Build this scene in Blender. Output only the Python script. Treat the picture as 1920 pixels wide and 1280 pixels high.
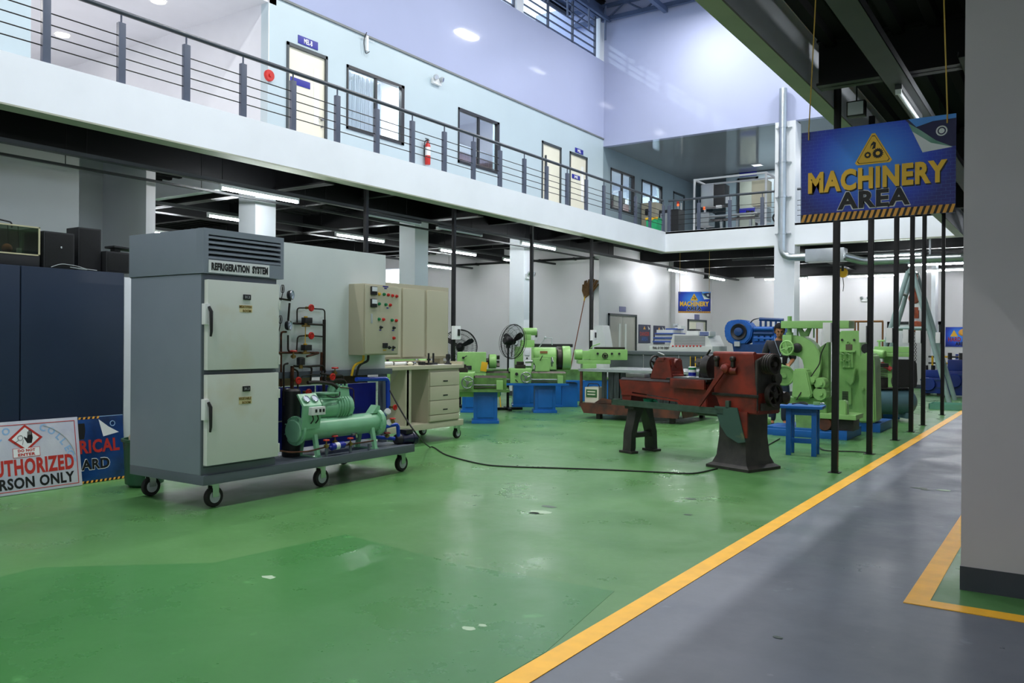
import bpy, bmesh, math, random
from mathutils import Vector, Matrix
from math import sin, cos, pi, radians, atan2, sqrt
random.seed(7)
for _o in list(bpy.data.objects): bpy.data.objects.remove(_o, do_unlink=True)
SC = bpy.context.scene
COL = SC.collection

# ------------------------------------------------------------------ camera
F_PX, YAW, ROLL, PITCH, CAM_H = 1568.0, radians(33.93), 0.0074, -0.0019, 1.40
_S, _C = sin(YAW), cos(YAW)
_R0, _U0, _F0 = Vector((_C, _S, 0)), Vector((0, 0, 1)), Vector((-_S, _C, 0))
_FW = _F0 * cos(PITCH) + _U0 * sin(PITCH)
_UP = _U0 * cos(PITCH) - _F0 * sin(PITCH)
_AX = _R0 * cos(ROLL) + _UP * sin(ROLL)
_AY = _UP * cos(ROLL) - _R0 * sin(ROLL)
CAM = Vector((0, 0, CAM_H))
cd = bpy.data.cameras.new('camera'); cam = bpy.data.objects.new('camera', cd); COL.objects.link(cam)
cd.sensor_width = 36.0; cd.lens = 36.0 * F_PX / 1920.0; cd.clip_start = 0.05; cd.clip_end = 300
m = Matrix.Identity(4)
for i in range(3):
    m[i][0], m[i][1], m[i][2], m[i][3] = _AX[i], _AY[i], -_FW[i], CAM[i]
cam.matrix_world = m
SC.camera = cam
# a photo pixel (1920x1280) is only a direction; these meet it with a floor, wall or other plane
def ray(px, py): return (_AX * (px - 960.0) + _AY * (640.0 - py) + _FW * F_PX)
def G(px, py, z=0.0):
    d = ray(px, py); t = (z - CAM_H) / d.z; return CAM + d * t
def AX(px, py, X):
    d = ray(px, py); return CAM + d * (X / d.x)
def AY(px, py, Y):
    d = ray(px, py); return CAM + d * (Y / d.y)

# ------------------------------------------------------------------ world, exposure
W = bpy.data.worlds.new('sky'); SC.world = W; W.use_nodes = True
wn = W.node_tree.nodes; wl = W.node_tree.links
bg = wn['Background']; bg.inputs[0].default_value = (0.66, 0.82, 1.0, 1); bg.inputs[1].default_value = 2.9
vs = SC.view_settings
vs.view_transform = 'Standard'; vs.look = 'None'; vs.gamma = 1.0; vs.use_curve_mapping = False
vs.exposure = -0.05
try: SC.cycles.max_bounces = 8
except Exception: pass
HIGHBAY_W = 205.0      # power of each lamp high in the hall
TUBE_E = 130.0          # emission of the fluorescent tubes

# ------------------------------------------------------------------ materials
def lin(c):
    if isinstance(c, str):
        c = c.lstrip('#'); c = [int(c[i:i + 2], 16) / 255 for i in (0, 2, 4)]
        return tuple((x / 12.92 if x <= .04045 else ((x + .055) / 1.055) ** 2.4) for x in c)
    return tuple(c)
MATS = {}
def mat(name, col, rough=.5, metal=0.0, var=.10, scale=3.0, bump=0.0, bscale=60.0, col2=None, emit=0.0, spec=.5, coat=0.0, thr=None, stretch=None):
    """plain painted or metal surface: two close tones mixed by noise, slight relief"""
    if name in MATS: return MATS[name]
    mt = bpy.data.materials.new(name); mt.use_nodes = True
    nt = mt.node_tree; n = nt.nodes; l = nt.links; b = n['Principled BSDF']
    c = lin(col); c2 = lin(col2) if col2 else tuple(x * (1 - var) for x in c)
    tc = n.new('ShaderNodeTexCoord'); src = tc.outputs['Object']
    if stretch:
        mp = n.new('ShaderNodeMapping'); mp.inputs['Scale'].default_value = stretch; l.new(src, mp.inputs[0]); src = mp.outputs[0]
    nz = n.new('ShaderNodeTexNoise'); nz.inputs['Scale'].default_value = scale; nz.inputs['Detail'].default_value = 5
    l.new(src, nz.inputs['Vector'])
    rp = n.new('ShaderNodeValToRGB'); rp.color_ramp.elements[0].position, rp.color_ramp.elements[1].position = thr or (.35, .65)
    rp.color_ramp.elements[0].color = (*c2, 1); rp.color_ramp.elements[1].color = (*c, 1)
    l.new(nz.outputs['Fac'], rp.inputs[0]); l.new(rp.outputs[0], b.inputs['Base Color'])
    b.inputs['Roughness'].default_value = rough; b.inputs['Metallic'].default_value = metal
    b.inputs['Specular IOR Level'].default_value = spec
    if coat: b.inputs['Coat Weight'].default_value = coat; b.inputs['Coat Roughness'].default_value = .08
    if bump:
        n2 = n.new('ShaderNodeTexNoise'); n2.inputs['Scale'].default_value = bscale; n2.inputs['Detail'].default_value = 3
        l.new(tc.outputs['Object'], n2.inputs['Vector'])
        bp = n.new('ShaderNodeBump'); bp.inputs['Strength'].default_value = bump; bp.inputs['Distance'].default_value = .01
        l.new(n2.outputs['Fac'], bp.inputs['Height']); l.new(bp.outputs[0], b.inputs['Normal'])
    if emit:
        b.inputs['Emission Color'].default_value = (*c, 1); b.inputs['Emission Strength'].default_value = emit
    MATS[name] = mt
    return mt
def glass(name, col=(.9, .95, .95), rough=.02, alpha=.25):
    if name in MATS: return MATS[name]
    mt = bpy.data.materials.new(name); mt.use_nodes = True; nt = mt.node_tree; n = nt.nodes; l = nt.links
    out = n['Material Output']; n.remove(n['Principled BSDF'])
    tr = n.new('ShaderNodeBsdfTransparent'); tr.inputs[0].default_value = (*col, 1)
    gl = n.new('ShaderNodeBsdfGlossy'); gl.inputs['Roughness'].default_value = rough; gl.inputs[0].default_value = (.95, .97, 1, 1)
    mx = n.new('ShaderNodeMixShader'); fr = n.new('ShaderNodeLayerWeight'); fr.inputs[0].default_value = .5; pw = n.new('ShaderNodeMath'); pw.operation = 'POWER'; pw.inputs[1].default_value = 3.5
    ad = n.new('ShaderNodeMath'); ad.operation = 'ADD'; ad.inputs[1].default_value = alpha
    l.new(fr.outputs['Facing'], pw.inputs[0]); l.new(pw.outputs[0], ad.inputs[0]); l.new(ad.outputs[0], mx.inputs[0]); l.new(tr.outputs[0], mx.inputs[1]); l.new(gl.outputs[0], mx.inputs[2])
    l.new(mx.outputs[0], out.inputs[0]); MATS[name] = mt
    return mt

# ------------------------------------------------------------------ mesh builder
def rounded(pts, rad, n=4):
    """polyline with its corners turned into short arcs"""
    pts = [Vector(p) for p in pts]; out = [pts[0]]
    for a, b, c in zip(pts, pts[1:], pts[2:]):
        u, v = (a - b), (c - b); r = min(rad, u.length * .45, v.length * .45)
        p, q = b + u.normalized() * r, b + v.normalized() * r
        for k in range(n + 1):
            t = k / n; out.append(p * (1 - t) ** 2 + b * 2 * t * (1 - t) + q * t * t)
    out.append(pts[-1]); return out
class MB:
    def __init__(s): s.bm = bmesh.new()
    def _new(s, verts, faces, M=None):
        vs_ = [s.bm.verts.new(M @ Vector(v) if M else v) for v in verts]
        for f in faces:
            try: s.bm.faces.new([vs_[i] for i in f])
            except ValueError: pass
        return vs_
    def box(s, x0, x1, y0, y1, z0, z1, bev=0.0, M=None):
        if x0 > x1: x0, x1 = x1, x0
        if y0 > y1: y0, y1 = y1, y0
        if z0 > z1: z0, z1 = z1, z0
        v = [(x, y, z) for z in (z0, z1) for y in (y0, y1) for x in (x0, x1)]
        vs_ = s._new(v, [(0, 2, 3, 1), (4, 5, 7, 6), (0, 1, 5, 4), (2, 6, 7, 3), (0, 4, 6, 2), (1, 3, 7, 5)], M)
        if bev:
            bev = min(bev, .45 * min(x1 - x0, y1 - y0, z1 - z0))
            es = {e for v_ in vs_ for e in v_.link_edges}
            bmesh.ops.bevel(s.bm, geom=list(es), offset=bev, segments=2, affect='EDGES', profile=.7)
        return s
    def cyl(s, p0, p1, r, r2=None, seg=16, caps=True):
        p0, p1 = Vector(p0), Vector(p1); r2 = r if r2 is None else r2
        w = (p1 - p0).normalized(); a = w.orthogonal().normalized(); b = w.cross(a)
        if abs(w.z) < .999:
            b = (Vector((0, 0, 1)) - w * w.z).normalized(); a = b.cross(w)
        V = []
        for P, R in ((p0, r), (p1, r2)):
            for k in range(seg):
                t = 2 * pi * k / seg; V.append(P + a * cos(t) * R + b * sin(t) * R)
        Fs = [(k, (k + 1) % seg, seg + (k + 1) % seg, seg + k) for k in range(seg)]
        if caps: Fs += [tuple(range(seg - 1, -1, -1)), tuple(range(seg, 2 * seg))]
        s._new(V, Fs); return s
    def tube(s, pts, r, seg=8, closed=False, flat=None):
        pts = [Vector(p) for p in pts]; N = len(pts); V = []
        T = []
        for i in range(N):
            if closed: d = pts[(i + 1) % N] - pts[i - 1]
            else: d = pts[min(i + 1, N - 1)] - pts[max(i - 1, 0)]
            T.append(d.normalized() if d.length > 1e-9 else Vector((0, 0, 1)))
        a = T[0].orthogonal().normalized()
        for i in range(N):
            a = (a - T[i] * a.dot(T[i]))
            a = a.normalized() if a.length > 1e-6 else T[i].orthogonal().normalized()
            b = T[i].cross(a); rr = r[i] if isinstance(r, (list, tuple)) else r
            for k in range(seg):
                t = 2 * pi * k / seg; V.append(pts[i] + a * cos(t) * rr + b * sin(t) * rr)
        Fs = []
        for i in range(N if closed else N - 1):
            j = (i + 1) % N
            for k in range(seg): Fs.append((i * seg + k, i * seg + (k + 1) % seg, j * seg + (k + 1) % seg, j * seg + k))
        if not closed: Fs += [tuple(range(seg - 1, -1, -1)), tuple((N - 1) * seg + k for k in range(seg))]
        s._new(V, Fs); return s
    def lathe(s, prof, o, axis, seg=24, ring=False):
        """profile of (radius, distance along axis) from origin o"""
        o = Vector(o); w = Vector(axis).normalized(); a = w.orthogonal().normalized(); b = w.cross(a); V = []; Fs = []
        for r, h in prof:
            for k in range(seg):
                t = 2 * pi * k / seg; V.append(o + w * h + (a * cos(t) + b * sin(t)) * max(r, 1e-4))
        n = len(prof)
        for i in range(n if ring else n - 1):
            j = (i + 1) % n
            for k in range(seg): Fs.append((i * seg + k, i * seg + (k + 1) % seg, j * seg + (k + 1) % seg, j * seg + k))
        if not ring: Fs += [tuple(range(seg - 1, -1, -1)), tuple((n - 1) * seg + k for k in range(seg))]
        s._new(V, Fs); return s
    def prism(s, poly, axis, d0, d1, M=None, bev=0):
        """polygon extruded along an axis: x -> (y,z), y -> (x,z), z -> (x,y)"""
        def P(a, b, d): return {'x': (d, a, b), 'y': (a, d, b), 'z': (a, b, d)}[axis]
        n = len(poly); V = [P(a, b, d0) for a, b in poly] + [P(a, b, d1) for a, b in poly]
        Fs = [tuple(range(n - 1, -1, -1)), tuple(range(n, 2 * n))] + [(k, (k + 1) % n, n + (k + 1) % n, n + k) for k in range(n)]
        vs_ = s._new(V, Fs, M)
        if bev:
            es = {e for v_ in vs_ for e in v_.link_edges}
            bmesh.ops.bevel(s.bm, geom=list(es), offset=bev, segments=2, affect='EDGES')
        return s
    def sphere(s, c, r, seg=12, sc=(1, 1, 1)):
        c = Vector(c); V = [c + Vector((0, 0, -r * sc[2]))]; rings = max(4, seg // 2)
        for i in range(1, rings):
            t = pi * i / rings
            for k in range(seg):
                p = 2 * pi * k / seg; V.append(c + Vector((r * sin(t) * cos(p) * sc[0], r * sin(t) * sin(p) * sc[1], -r * cos(t) * sc[2])))
        V.append(c + Vector((0, 0, r * sc[2]))); Fs = []
        for k in range(seg): Fs.append((0, 1 + (k + 1) % seg, 1 + k)); Fs.append((len(V) - 1, 1 + (rings - 2) * seg + k, 1 + (rings - 2) * seg + (k + 1) % seg))
        for i in range(rings - 2):
            for k in range(seg): Fs.append((1 + i * seg + k, 1 + i * seg + (k + 1) % seg, 1 + (i + 1) * seg + (k + 1) % seg, 1 + (i + 1) * seg + k))
        s._new(V, Fs); return s
    def torus(s, c, axis, R, r, seg=28, rs=8):
        c = Vector(c); w = Vector(axis).normalized(); a = w.orthogonal().normalized(); b = w.cross(a)
        return s.tube([c + (a * cos(2 * pi * k / seg) + b * sin(2 * pi * k / seg)) * R for k in range(seg)], r, rs, closed=True)
    def build(s, name, mt, parent=None, kind=None, ang=35, loc=None, rot=None):
        bmesh.ops.recalc_face_normals(s.bm, faces=s.bm.faces[:])
        me = bpy.data.meshes.new(name); s.bm.to_mesh(me); s.bm.free()
        return mk(name, me, mt, parent, kind, ang, loc, rot)
def mk(name, me, mt, parent=None, kind=None, ang=35, loc=None, rot=None):
    if ang and len(me.polygons):
        me.polygons.foreach_set('use_smooth', [True] * len(me.polygons)); me.set_sharp_from_angle(angle=radians(ang))
    me.materials.append(mt)
    o = bpy.data.objects.new(name, me); COL.objects.link(o)
    if parent: o.parent = parent
    if loc is not None: o.location = loc
    if rot is not None: o.rotation_euler = rot
    if kind: o['kind'] = kind
    return o
def tag(o, label, cat=None, group=None):
    o['label'] = label
    if cat: o['category'] = cat
    if group: o['group'] = group
    return o
def thing(name, label, cat, loc=(0, 0, 0), rz=0.0, group=None):
    o = bpy.data.objects.new(name, None); COL.objects.link(o); o.location = loc; o.rotation_euler = (0, 0, rz)
    o.empty_display_size = .1
    return tag(o, label, cat, group)
def copy_tree(o, parent=None):
    c = o.copy(); COL.objects.link(c); c.parent = parent
    for ch in list(o.children): copy_tree(ch, c)
    return c
def dup(o, loc, rz=0.0, label=None):
    kids = list(o.children); c = o.copy(); COL.objects.link(c); c.location = loc; c.rotation_euler = (0, 0, rz)
    if label: c['label'] = label
    for k in kids: copy_tree(k, c)
    return c
_TXT = {}
def text_mesh(body, size=1.0, bold=0.0, sx=1.0, ext=.002, align='CENTER', shear=0.0):
    cu = bpy.data.curves.new('t', 'FONT'); cu.body = body; cu.size = size; cu.offset = bold; cu.extrude = ext; cu.align_x = align; cu.align_y = 'CENTER'; cu.shear = shear
    cu.resolution_u = 3; cu.space_character = 1 + 2.4 * bold / size
    ob = bpy.data.objects.new('t', cu); COL.objects.link(ob)
    dg = bpy.context.evaluated_depsgraph_get(); me = bpy.data.meshes.new_from_object(ob.evaluated_get(dg))
    bpy.data.objects.remove(ob, do_unlink=True); bpy.data.curves.remove(cu)
    if sx != 1.0: me.transform(Matrix.Diagonal((sx, 1, 1, 1)))
    me.materials.clear()
    return me
def text(name, body, mt, parent, loc, face, size, bold=0.0, fit=None, ext=.0015, shear=0.0, tilt=0.0, hfit=None):
    """flat lettering; face = '+x' | '-y' : the side it is read from; fit / hfit = overall width / height"""
    me = text_mesh(body, size, bold, 1.0, ext, shear=shear)
    xs = [v.co.x for v in me.vertices]; ys = [v.co.y for v in me.vertices]; w = max(xs) - min(xs); h = max(ys) - min(ys)
    cx, cy = (max(xs) + min(xs)) / 2, (max(ys) + min(ys)) / 2
    me.transform(Matrix.Diagonal((fit / w if fit else 1, hfit / h if hfit else 1, 1, 1)) @ Matrix.Translation((-cx, -cy, 0)))
    R = {'+x': Matrix(((0, 0, 1), (1, 0, 0), (0, 1, 0))), '-y': Matrix(((1, 0, 0), (0, 0, -1), (0, 1, 0)))}[face].to_4x4()
    me.transform(R @ Matrix.Rotation(tilt, 4, 'Z'))
    return mk(name, me, mt, parent, ang=0, loc=loc)
def strut(kind, name, bm, mt, parent=None, **k):
    return bm.build(name, mt, parent, kind, **k)
# ------------------------------------------------------------------ surface materials
def floor_mat(name, col, col2, rough, patch=None):
    mt = mat(name, col, rough, var=.1, scale=.55, col2=col2, bump=.05, bscale=9, thr=(.3, .7))
    nt = mt.node_tree; n = nt.nodes; l = nt.links; b = n['Principled BSDF']
    tc = [x for x in n if x.type == 'TEX_COORD'][0]
    # dull, wiped streaks in the coating: only the gloss changes
    nz = n.new('ShaderNodeTexNoise'); nz.inputs['Scale'].default_value = 1.3; nz.inputs['Detail'].default_value = 6; nz.inputs['Roughness'].default_value = .65
    l.new(tc.outputs['Object'], nz.inputs['Vector'])
    mr = n.new('ShaderNodeMapRange'); mr.inputs[1].default_value = .3; mr.inputs[2].default_value = .7
    mr.inputs[3].default_value = rough * .75; mr.inputs[4].default_value = rough * 1.5
    l.new(nz.outputs['Fac'], mr.inputs[0]); l.new(mr.outputs[0], b.inputs['Roughness'])
    # scuffs: pale specks scattered over the paint
    vo = n.new('ShaderNodeTexNoise'); vo.inputs['Scale'].default_value = 5.5; vo.inputs['Detail'].default_value = 8
    l.new(tc.outputs['Object'], vo.inputs['Vector'])
    r2 = n.new('ShaderNodeValToRGB'); r2.color_ramp.elements[0].position = .66; r2.color_ramp.elements[1].position = .80
    l.new(vo.outputs['Fac'], r2.inputs[0])
    old = b.inputs['Base Color'].links[0].from_socket
    mx = n.new('ShaderNodeMix'); mx.data_type = 'RGBA'
    l.new(r2.outputs[0], mx.inputs[0]); l.new(old, mx.inputs[6]); mx.inputs[7].default_value = (*[min(1, x * 1.5 + .02) for x in lin(col)], 1)
    l.new(mx.outputs[2], b.inputs['Base Color'])
    return mt
M_FLOOR = floor_mat('green_floor_coating', '#588c4f', '#487a44', .30)
M_AISLE = floor_mat('grey_floor_coating', '#6d7480', '#5d646f', .34)
M_FLOOR2 = floor_mat('newer_green_coating', '#458445', '#3c783d', .27)
M_LINE = mat('yellow_line_paint', '#ffc021', .4, scale=8, var=.12)
M_WHITE = mat('white_wall_paint', '#ece9ec', .45, scale=.8, var=.05)
M_WHITE2 = mat('pale_blue_wall_paint', '#b6c8d0', .38, scale=.8, var=.04)
M_PANEL = mat('gloss_lilac_wall_panel', '#adb5d4', .05, scale=.5, var=.05, bump=.02, bscale=1.2)
M_FASCIA = mat('white_fascia_paint', '#e8edf3', .42, scale=1.2, var=.05)
M_SOFFIT = mat('bare_soffit_edge', '#a7ab9a', .7, scale=2, var=.12)
M_BLACK = mat('black_deck_paint', '#0d0e0e', .7, scale=2, var=.3, spec=.15)
M_STEEL_BLK = mat('black_steel_paint', '#101113', .45, scale=4, var=.25, spec=.35)
M_GREYWALL = mat('plain_grey_wall', '#c9c7c9', .6, scale=1.4, var=.05, bump=.03, bscale=140)
M_BASE = mat('dark_slate_skirting', '#3a4049', .5, var=.08)
M_TRIM = mat('grey_trim', '#73797a', .5)
M_RAIL = mat('slate_rail_paint', '#4c5466', .38, var=.10, scale=6)
M_ROOF = mat('roof_sheet', '#56627a', .5, var=.25, scale=2)
M_TRUSS = mat('blue_grey_truss', '#4f5f80', .45, var=.2)
M_CEIL = mat('white_ceiling', '#dbdfe6', .5, var=.03)
M_CEILG = mat('gloss_grey_ceiling', '#7c878b', .08, var=.06, scale=.6)
M_BLUEG = mat('blue_grey_wall', '#7d919a', .4, var=.05)
M_CREAM = mat('cream_door_paint', '#e4e2cf', .45, var=.04)
M_FRAME = mat('black_window_frame', '#23262a', .35)
M_GLASS = glass('window_glass', (.86, .92, .94), .02, .12)
M_MAROON = mat('maroon_blind', '#8d6a6c', .7, var=.2, scale=40, stretch=(1, 1, .1))

XL, XR, YF = -9.60, -2.33, 22.0        # balcony edges and the far edge of the hall
ZB, ZT = 3.90, 4.47                    # underside and top of the balcony fascia
XW = -11.6                             # upper wall and column line
YB, YN = 31.0, -5.0                    # back wall and the wall behind the camera
S = 'structure'
# ---- floor
MB().box(-20, -1.95, YN, YB, -.1, 0).build('floor', M_FLOOR, kind=S)
MB().box(-1.95, 4, YN, YB, -.1, -.0005).build('floor_aisle', M_AISLE, kind=S)
MB().box(-1.952, -1.835, YN, 28, -.01, .003).build('floor_line', M_LINE, kind=S)
MB().prism([(-.757, 4.92), (1.6, 4.92), (1.6, 5.04), (-.64, 5.04), (-.64, 12), (-.757, 12)], 'z', -.01, .003).build('floor_line', M_LINE, kind=S)
MB().box(-.64, 1.6, 5.04, 12, -.01, .001).build('floor_patch', M_FLOOR, kind=S)
# a newer coat of green in the foreground with straight taped edges
pts = [(G(a, b).x, G(a, b).y) for a, b in ((400, 1055), (648, 1002), (862, 1058), (1152, 1108))]
pts += [(-1.96, 3.2), (-1.96, 1.0), (-5.0, 1.0), (-5.2, 2.6)]
MB().prism(pts, 'z', -.01, .0012).build('floor_patch', M_FLOOR2, kind=S)
M_SCUFF = mat('pale_scuff', '#a9c4a6', .5); M_STAIN0 = mat('dark_stain', '#2f4a38', .35)
rs = random.Random(3)
for px, py, w, m_ in ((505, 1082, .06, M_SCUFF), (880, 1178, .045, M_SCUFF), (905, 1172, .03, M_SCUFF), (1012, 960, .12, M_SCUFF), (1030, 950, .09, M_STAIN0), (1002, 962, .06, M_STAIN0), (1295, 935, .07, M_STAIN0), (1290, 965, .05, M_STAIN0), (1770, 919, .08, M_SCUFF), (1725, 915, .1, M_STAIN0), (1735, 918, .05, M_STAIN0), (1460, 1195, .03, M_STAIN0)):
    g = G(px, py); n = 9
    MB().prism([(g.x + w * (.55 + .45 * rs.random()) * cos(2 * pi * k / n), g.y + w * .7 * (.55 + .45 * rs.random()) * sin(2 * pi * k / n)) for k in range(n)], 'z', .0012, .0018).build('floor_scuff', m_, kind=S)
# ---- ground-floor walls
MB().box(-20.3, 4.2, YB, YB + .2, 0, 4.4).build('wall_back', M_WHITE, kind=S)
MB().box(-20.2, -11.78, 21.8, 22.0, 0, 4.4).build('wall_inner', M_WHITE, kind=S)
MB().box(-11.85, -11.6, 21.8, YB, 0, 4.4).build('wall_left', M_WHITE, kind=S)
MB().box(-20.2, -20, 6, 22, 0, 7.2).build('wall_far_left', M_WHITE, kind=S)
MB().box(-20.3, 4.2, YN - .2, YN, 0, 11.5).build('wall_behind', M_WHITE, kind=S)
MB().box(4.0, 4.2, YN, YB, 0, 5.3).build('wall_right', M_WHITE, kind=S)
MB().box(4.0, 4.2, YN, YB, 7.3, 9.2).build('wall_right_upper', M_WHITE, kind=S)
MB().box(4.0, 4.2, YN, YB, 10.9, 11.5).build('wall_right_top', M_WHITE, kind=S)
for k in range(9): MB().box(4.0, 4.2, YN + k * 3.4, YN + k * 3.4 + .5, 5.3, 11.0).build('wall_right_pier', M_WHITE, kind=S)
MB().box(-11.6, -11.35, YN, 6.2, 0, 4.3).build('wall_alcove', M_GREYWALL, kind=S)
MB().box(-12.7, -12.5, 6.0, 7.35, 0, 4.3).build('wall_recess', M_GREYWALL, kind=S)
MB().box(-20, -11.35, 7.2, 7.35, 0, 4.3).build('wall_partition', M_GREYWALL, kind=S)
# pilaster where the left wall steps near the back
MB().box(-11.62, -11.45, 27.1, 27.5, 0, 3.9).build('wall_pilaster', M_WHITE, kind=S)
# ---- upper walls
# left upper wall with its openings cut as separate wall pieces
ops = [(10.03, 11.0, 4.47, 6.65), (11.5, 13.15, 5.42, 6.65), (14.99, 16.61, 5.4, 6.65), (18.57, 19.56, 4.47, 6.62), (20.02, 21.02, 4.47, 6.62), (22.48, 24.1, 5.37, 6.6), (24.65, 26.24, 5.37, 6.6), (27.2, 28.2, 4.47, 6.6)]
def pierced(b, y0, y1, z0, z1, x0, x1):
    y = y0
    for a, c, d, e in ops:
        if c <= y0 or a >= y1: continue
        b.box(x0, x1, y, a, z0, z1)
        if d > z0: b.box(x0, x1, a, c, z0, d)
        b.box(x0, x1, a, c, e, z1); y = c
    b.box(x0, x1, y, y1, z0, z1); return b
pierced(MB(), 9.62, YF, 4.47, 7.33, XW - .18, XW).build('wall_upper_left', M_WHITE2, kind=S)
pierced(MB(), YF, YB, 4.47, 7.16, XW - .18, XW).build('wall_upper_lobby', M_BLUEG, kind=S)
MB().box(XW - .18, XW + .012, YN, YF, 7.37, 9.63).build('wall_upper_panel', M_PANEL, kind=S)
MB().box(XW, XW + .03, 9.62, YF, 7.33, 7.37).build('trim_1', M_TRIM, kind=S)
MB().box(-14, 4, YF, YF + .18, 7.13, 11.5).build('wall_upper_far', M_PANEL, kind=S)
# lobby on the upper floor, left: side wall, back wall, ceiling
MB().box(-20, XW - .18, 9.62, 9.8, 4.47, 7.4).build('wall_lobby_side', M_CEIL, kind=S)
MB().box(-20.2, -20, YN, 9.8, 4.47, 7.4).build('wall_lobby_back', M_WHITE, kind=S)
MB().box(-20.2, XW, YN, 9.8, 7.2, 7.37).build('ceiling_lobby', M_CEIL, kind=S)
# rooms behind the upper windows
MB().box(-16, -15.8, 9.8, YB, 4.47, 7.3).build('wall_room_back', M_GREYWALL, kind=S)
MB().box(-16, XW - .18, 9.8, YB, 7.2, 7.3).build('ceiling_rooms', M_CEIL, kind=S)
for y in (14.0, 18.0, 22.3): MB().box(-16, XW - .18, y, y + .1, 4.47, 7.2).build('wall_room_divider', M_GREYWALL, kind=S)
# far lobby on the upper floor
MB().box(XW, 4, YF + .18, YB, 7.15, 7.25).build('ceiling_far', M_CEILG, kind=S)
p = AY(1361, 400, 28.0)
MB().box(p.x, 4, 28, 28.2, 4.47, 7.13).build('wall_upper_back', M_BLUEG, kind=S)
MB().box(XW, 4, YB, YB + .2, 4.4, 7.2).build('wall_upper_end', M_BLUEG, kind=S)
# ---- slabs (black ribbed deck seen from below, floor on top)
def deck(name, x0, x1, y0, y1, z=4.30, step=.30):
    b = MB().box(x0, x1, y0, y1, z, 4.42)
    x = x0 + .1
    while x < x1 - .12:
        b.prism([(x - .07, z), (x + .07, z), (x + .045, z - .06), (x - .045, z - .06)], 'y', y0, y1); x += step
    return b.build(name, M_BLACK, kind=S, ang=20)
deck('ceiling_left', -20, XL - .26, YN, YF)
deck('ceiling_far_bay', -20, 4, YF + .28, YB)
deck('ceiling_right', XR + .26, 4, YN, YF + .28)
MB().box(-20, XL - .1, YN, YF, 4.42, ZT).build('floor_balcony_left', M_WHITE, kind=S)
MB().box(-20, 4, YF, YB, 4.42, ZT).build('floor_balcony_far', M_WHITE, kind=S)
MB().box(XR + .1, 4, YN, YF, 4.42, ZT).build('floor_balcony_right', M_WHITE, kind=S)
# fascia beams with their bare undersides
def fascia(name, x0, x1, y0, y1):
    f = MB().box(x0, x1, y0, y1, ZB + .02, ZT + .005).build(name, M_FASCIA, kind=S)
    MB().box(x0, x1, y0, y1, ZB, ZB + .02).build('soffit', M_SOFFIT, f)
fascia('beam_left', XL - .26, XL, YN, YF)
fascia('beam_far', XL - .26, XR + .26, YF, YF + .28)
fascia('beam_right', XR, XR + .165, YN, YF)
# black steel beams below the decks
bb = 0
def ibeam(x0, x1, y0, y1, z0=3.86, z1=4.3, f=.10):
    b = MB()
    if abs(x1 - x0) > abs(y1 - y0):
        c = (y0 + y1) / 2; b.box(x0, x1, c - f, c + f, z0, z0 + .025).box(x0, x1, c - f, c + f, z1 - .025, z1).box(x0, x1, c - .012, c + .012, z0, z1)
    else:
        c = (x0 + x1) / 2; b.box(c - f, c + f, y0, y1, z0, z0 + .025).box(c - f, c + f, y0, y1, z1 - .025, z1).box(c - .012, c + .012, y0, y1, z0, z1)
    return b.build('beam', M_STEEL_BLK, kind=S)
COLY = [5.3, 9.42, 13.5, 17.65]
for y in (9.42, 13.5, 17.65): ibeam(-20, XL - .26, y, y)
for y in (11.45, 15.6, 19.7): ibeam(-20, XL - .26, y, y, 4.02, 4.3, .06)
ibeam(-15.0, -15.0, 7.4, 21.8)
MB().box(-11.345, -11.12, YN, 21.78, 3.86, 4.3).build('beam', M_STEEL_BLK, kind=S)
for y in (4.2, 8.4, 12.8, 17.2): ibeam(XR + .25, 4, y, y)
ibeam(-.2, -.2, 5.6, 22, 3.9)
for y in (24.6, 27.3, 30.2): ibeam(-11.6, 4, y, y, 3.76 if y > 30 else 3.9)
ibeam(-6.3, -6.3, 22.3, YB)
# painted girder glimpsed above the dark beam, deep behind the first column
MB().box(-20, -11.9, 9.1, 9.28, 3.95, 4.29).build('beam_girder', M_FASCIA, kind=S)
# ---- columns
def column(x, y, w=.43, z1=4.3, m=M_FASCIA, base=True):
    c = MB().box(x - w / 2, x + w / 2, y - w / 2, y + w / 2, 0, z1).build('column', m, kind=S)
    if base: MB().box(x - w / 2 - .006, x + w / 2 + .006, y - w / 2 - .006, y + w / 2 + .006, 0, .12).build('skirting', M_BASE, c)
for y in COLY[1:]: column(XW, y)
MB().box(XW - .25, XW + .25, 5.05, 5.55, 4.47, 7.2).build('column', M_WHITE2, kind=S)
column(-6.28, 22.25, .52, 7.13)
column(-3.95, 28.6, .62, 4.2, M_GREYWALL); MB().box(-3.64, -3.52, 28.3, 28.9, 0, 4.2).build('column', M_FASCIA, kind=S)
q = G(1801, 1105)
c = MB().box(q.x, q.x + .62, q.y, q.y + .62, 0, 4.3).build('column', M_GREYWALL, kind=S)
MB().box(q.x - .004, q.x + .626, q.y - .006, q.y + .626, 0, .135).build('skirting', M_BASE, c)
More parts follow.
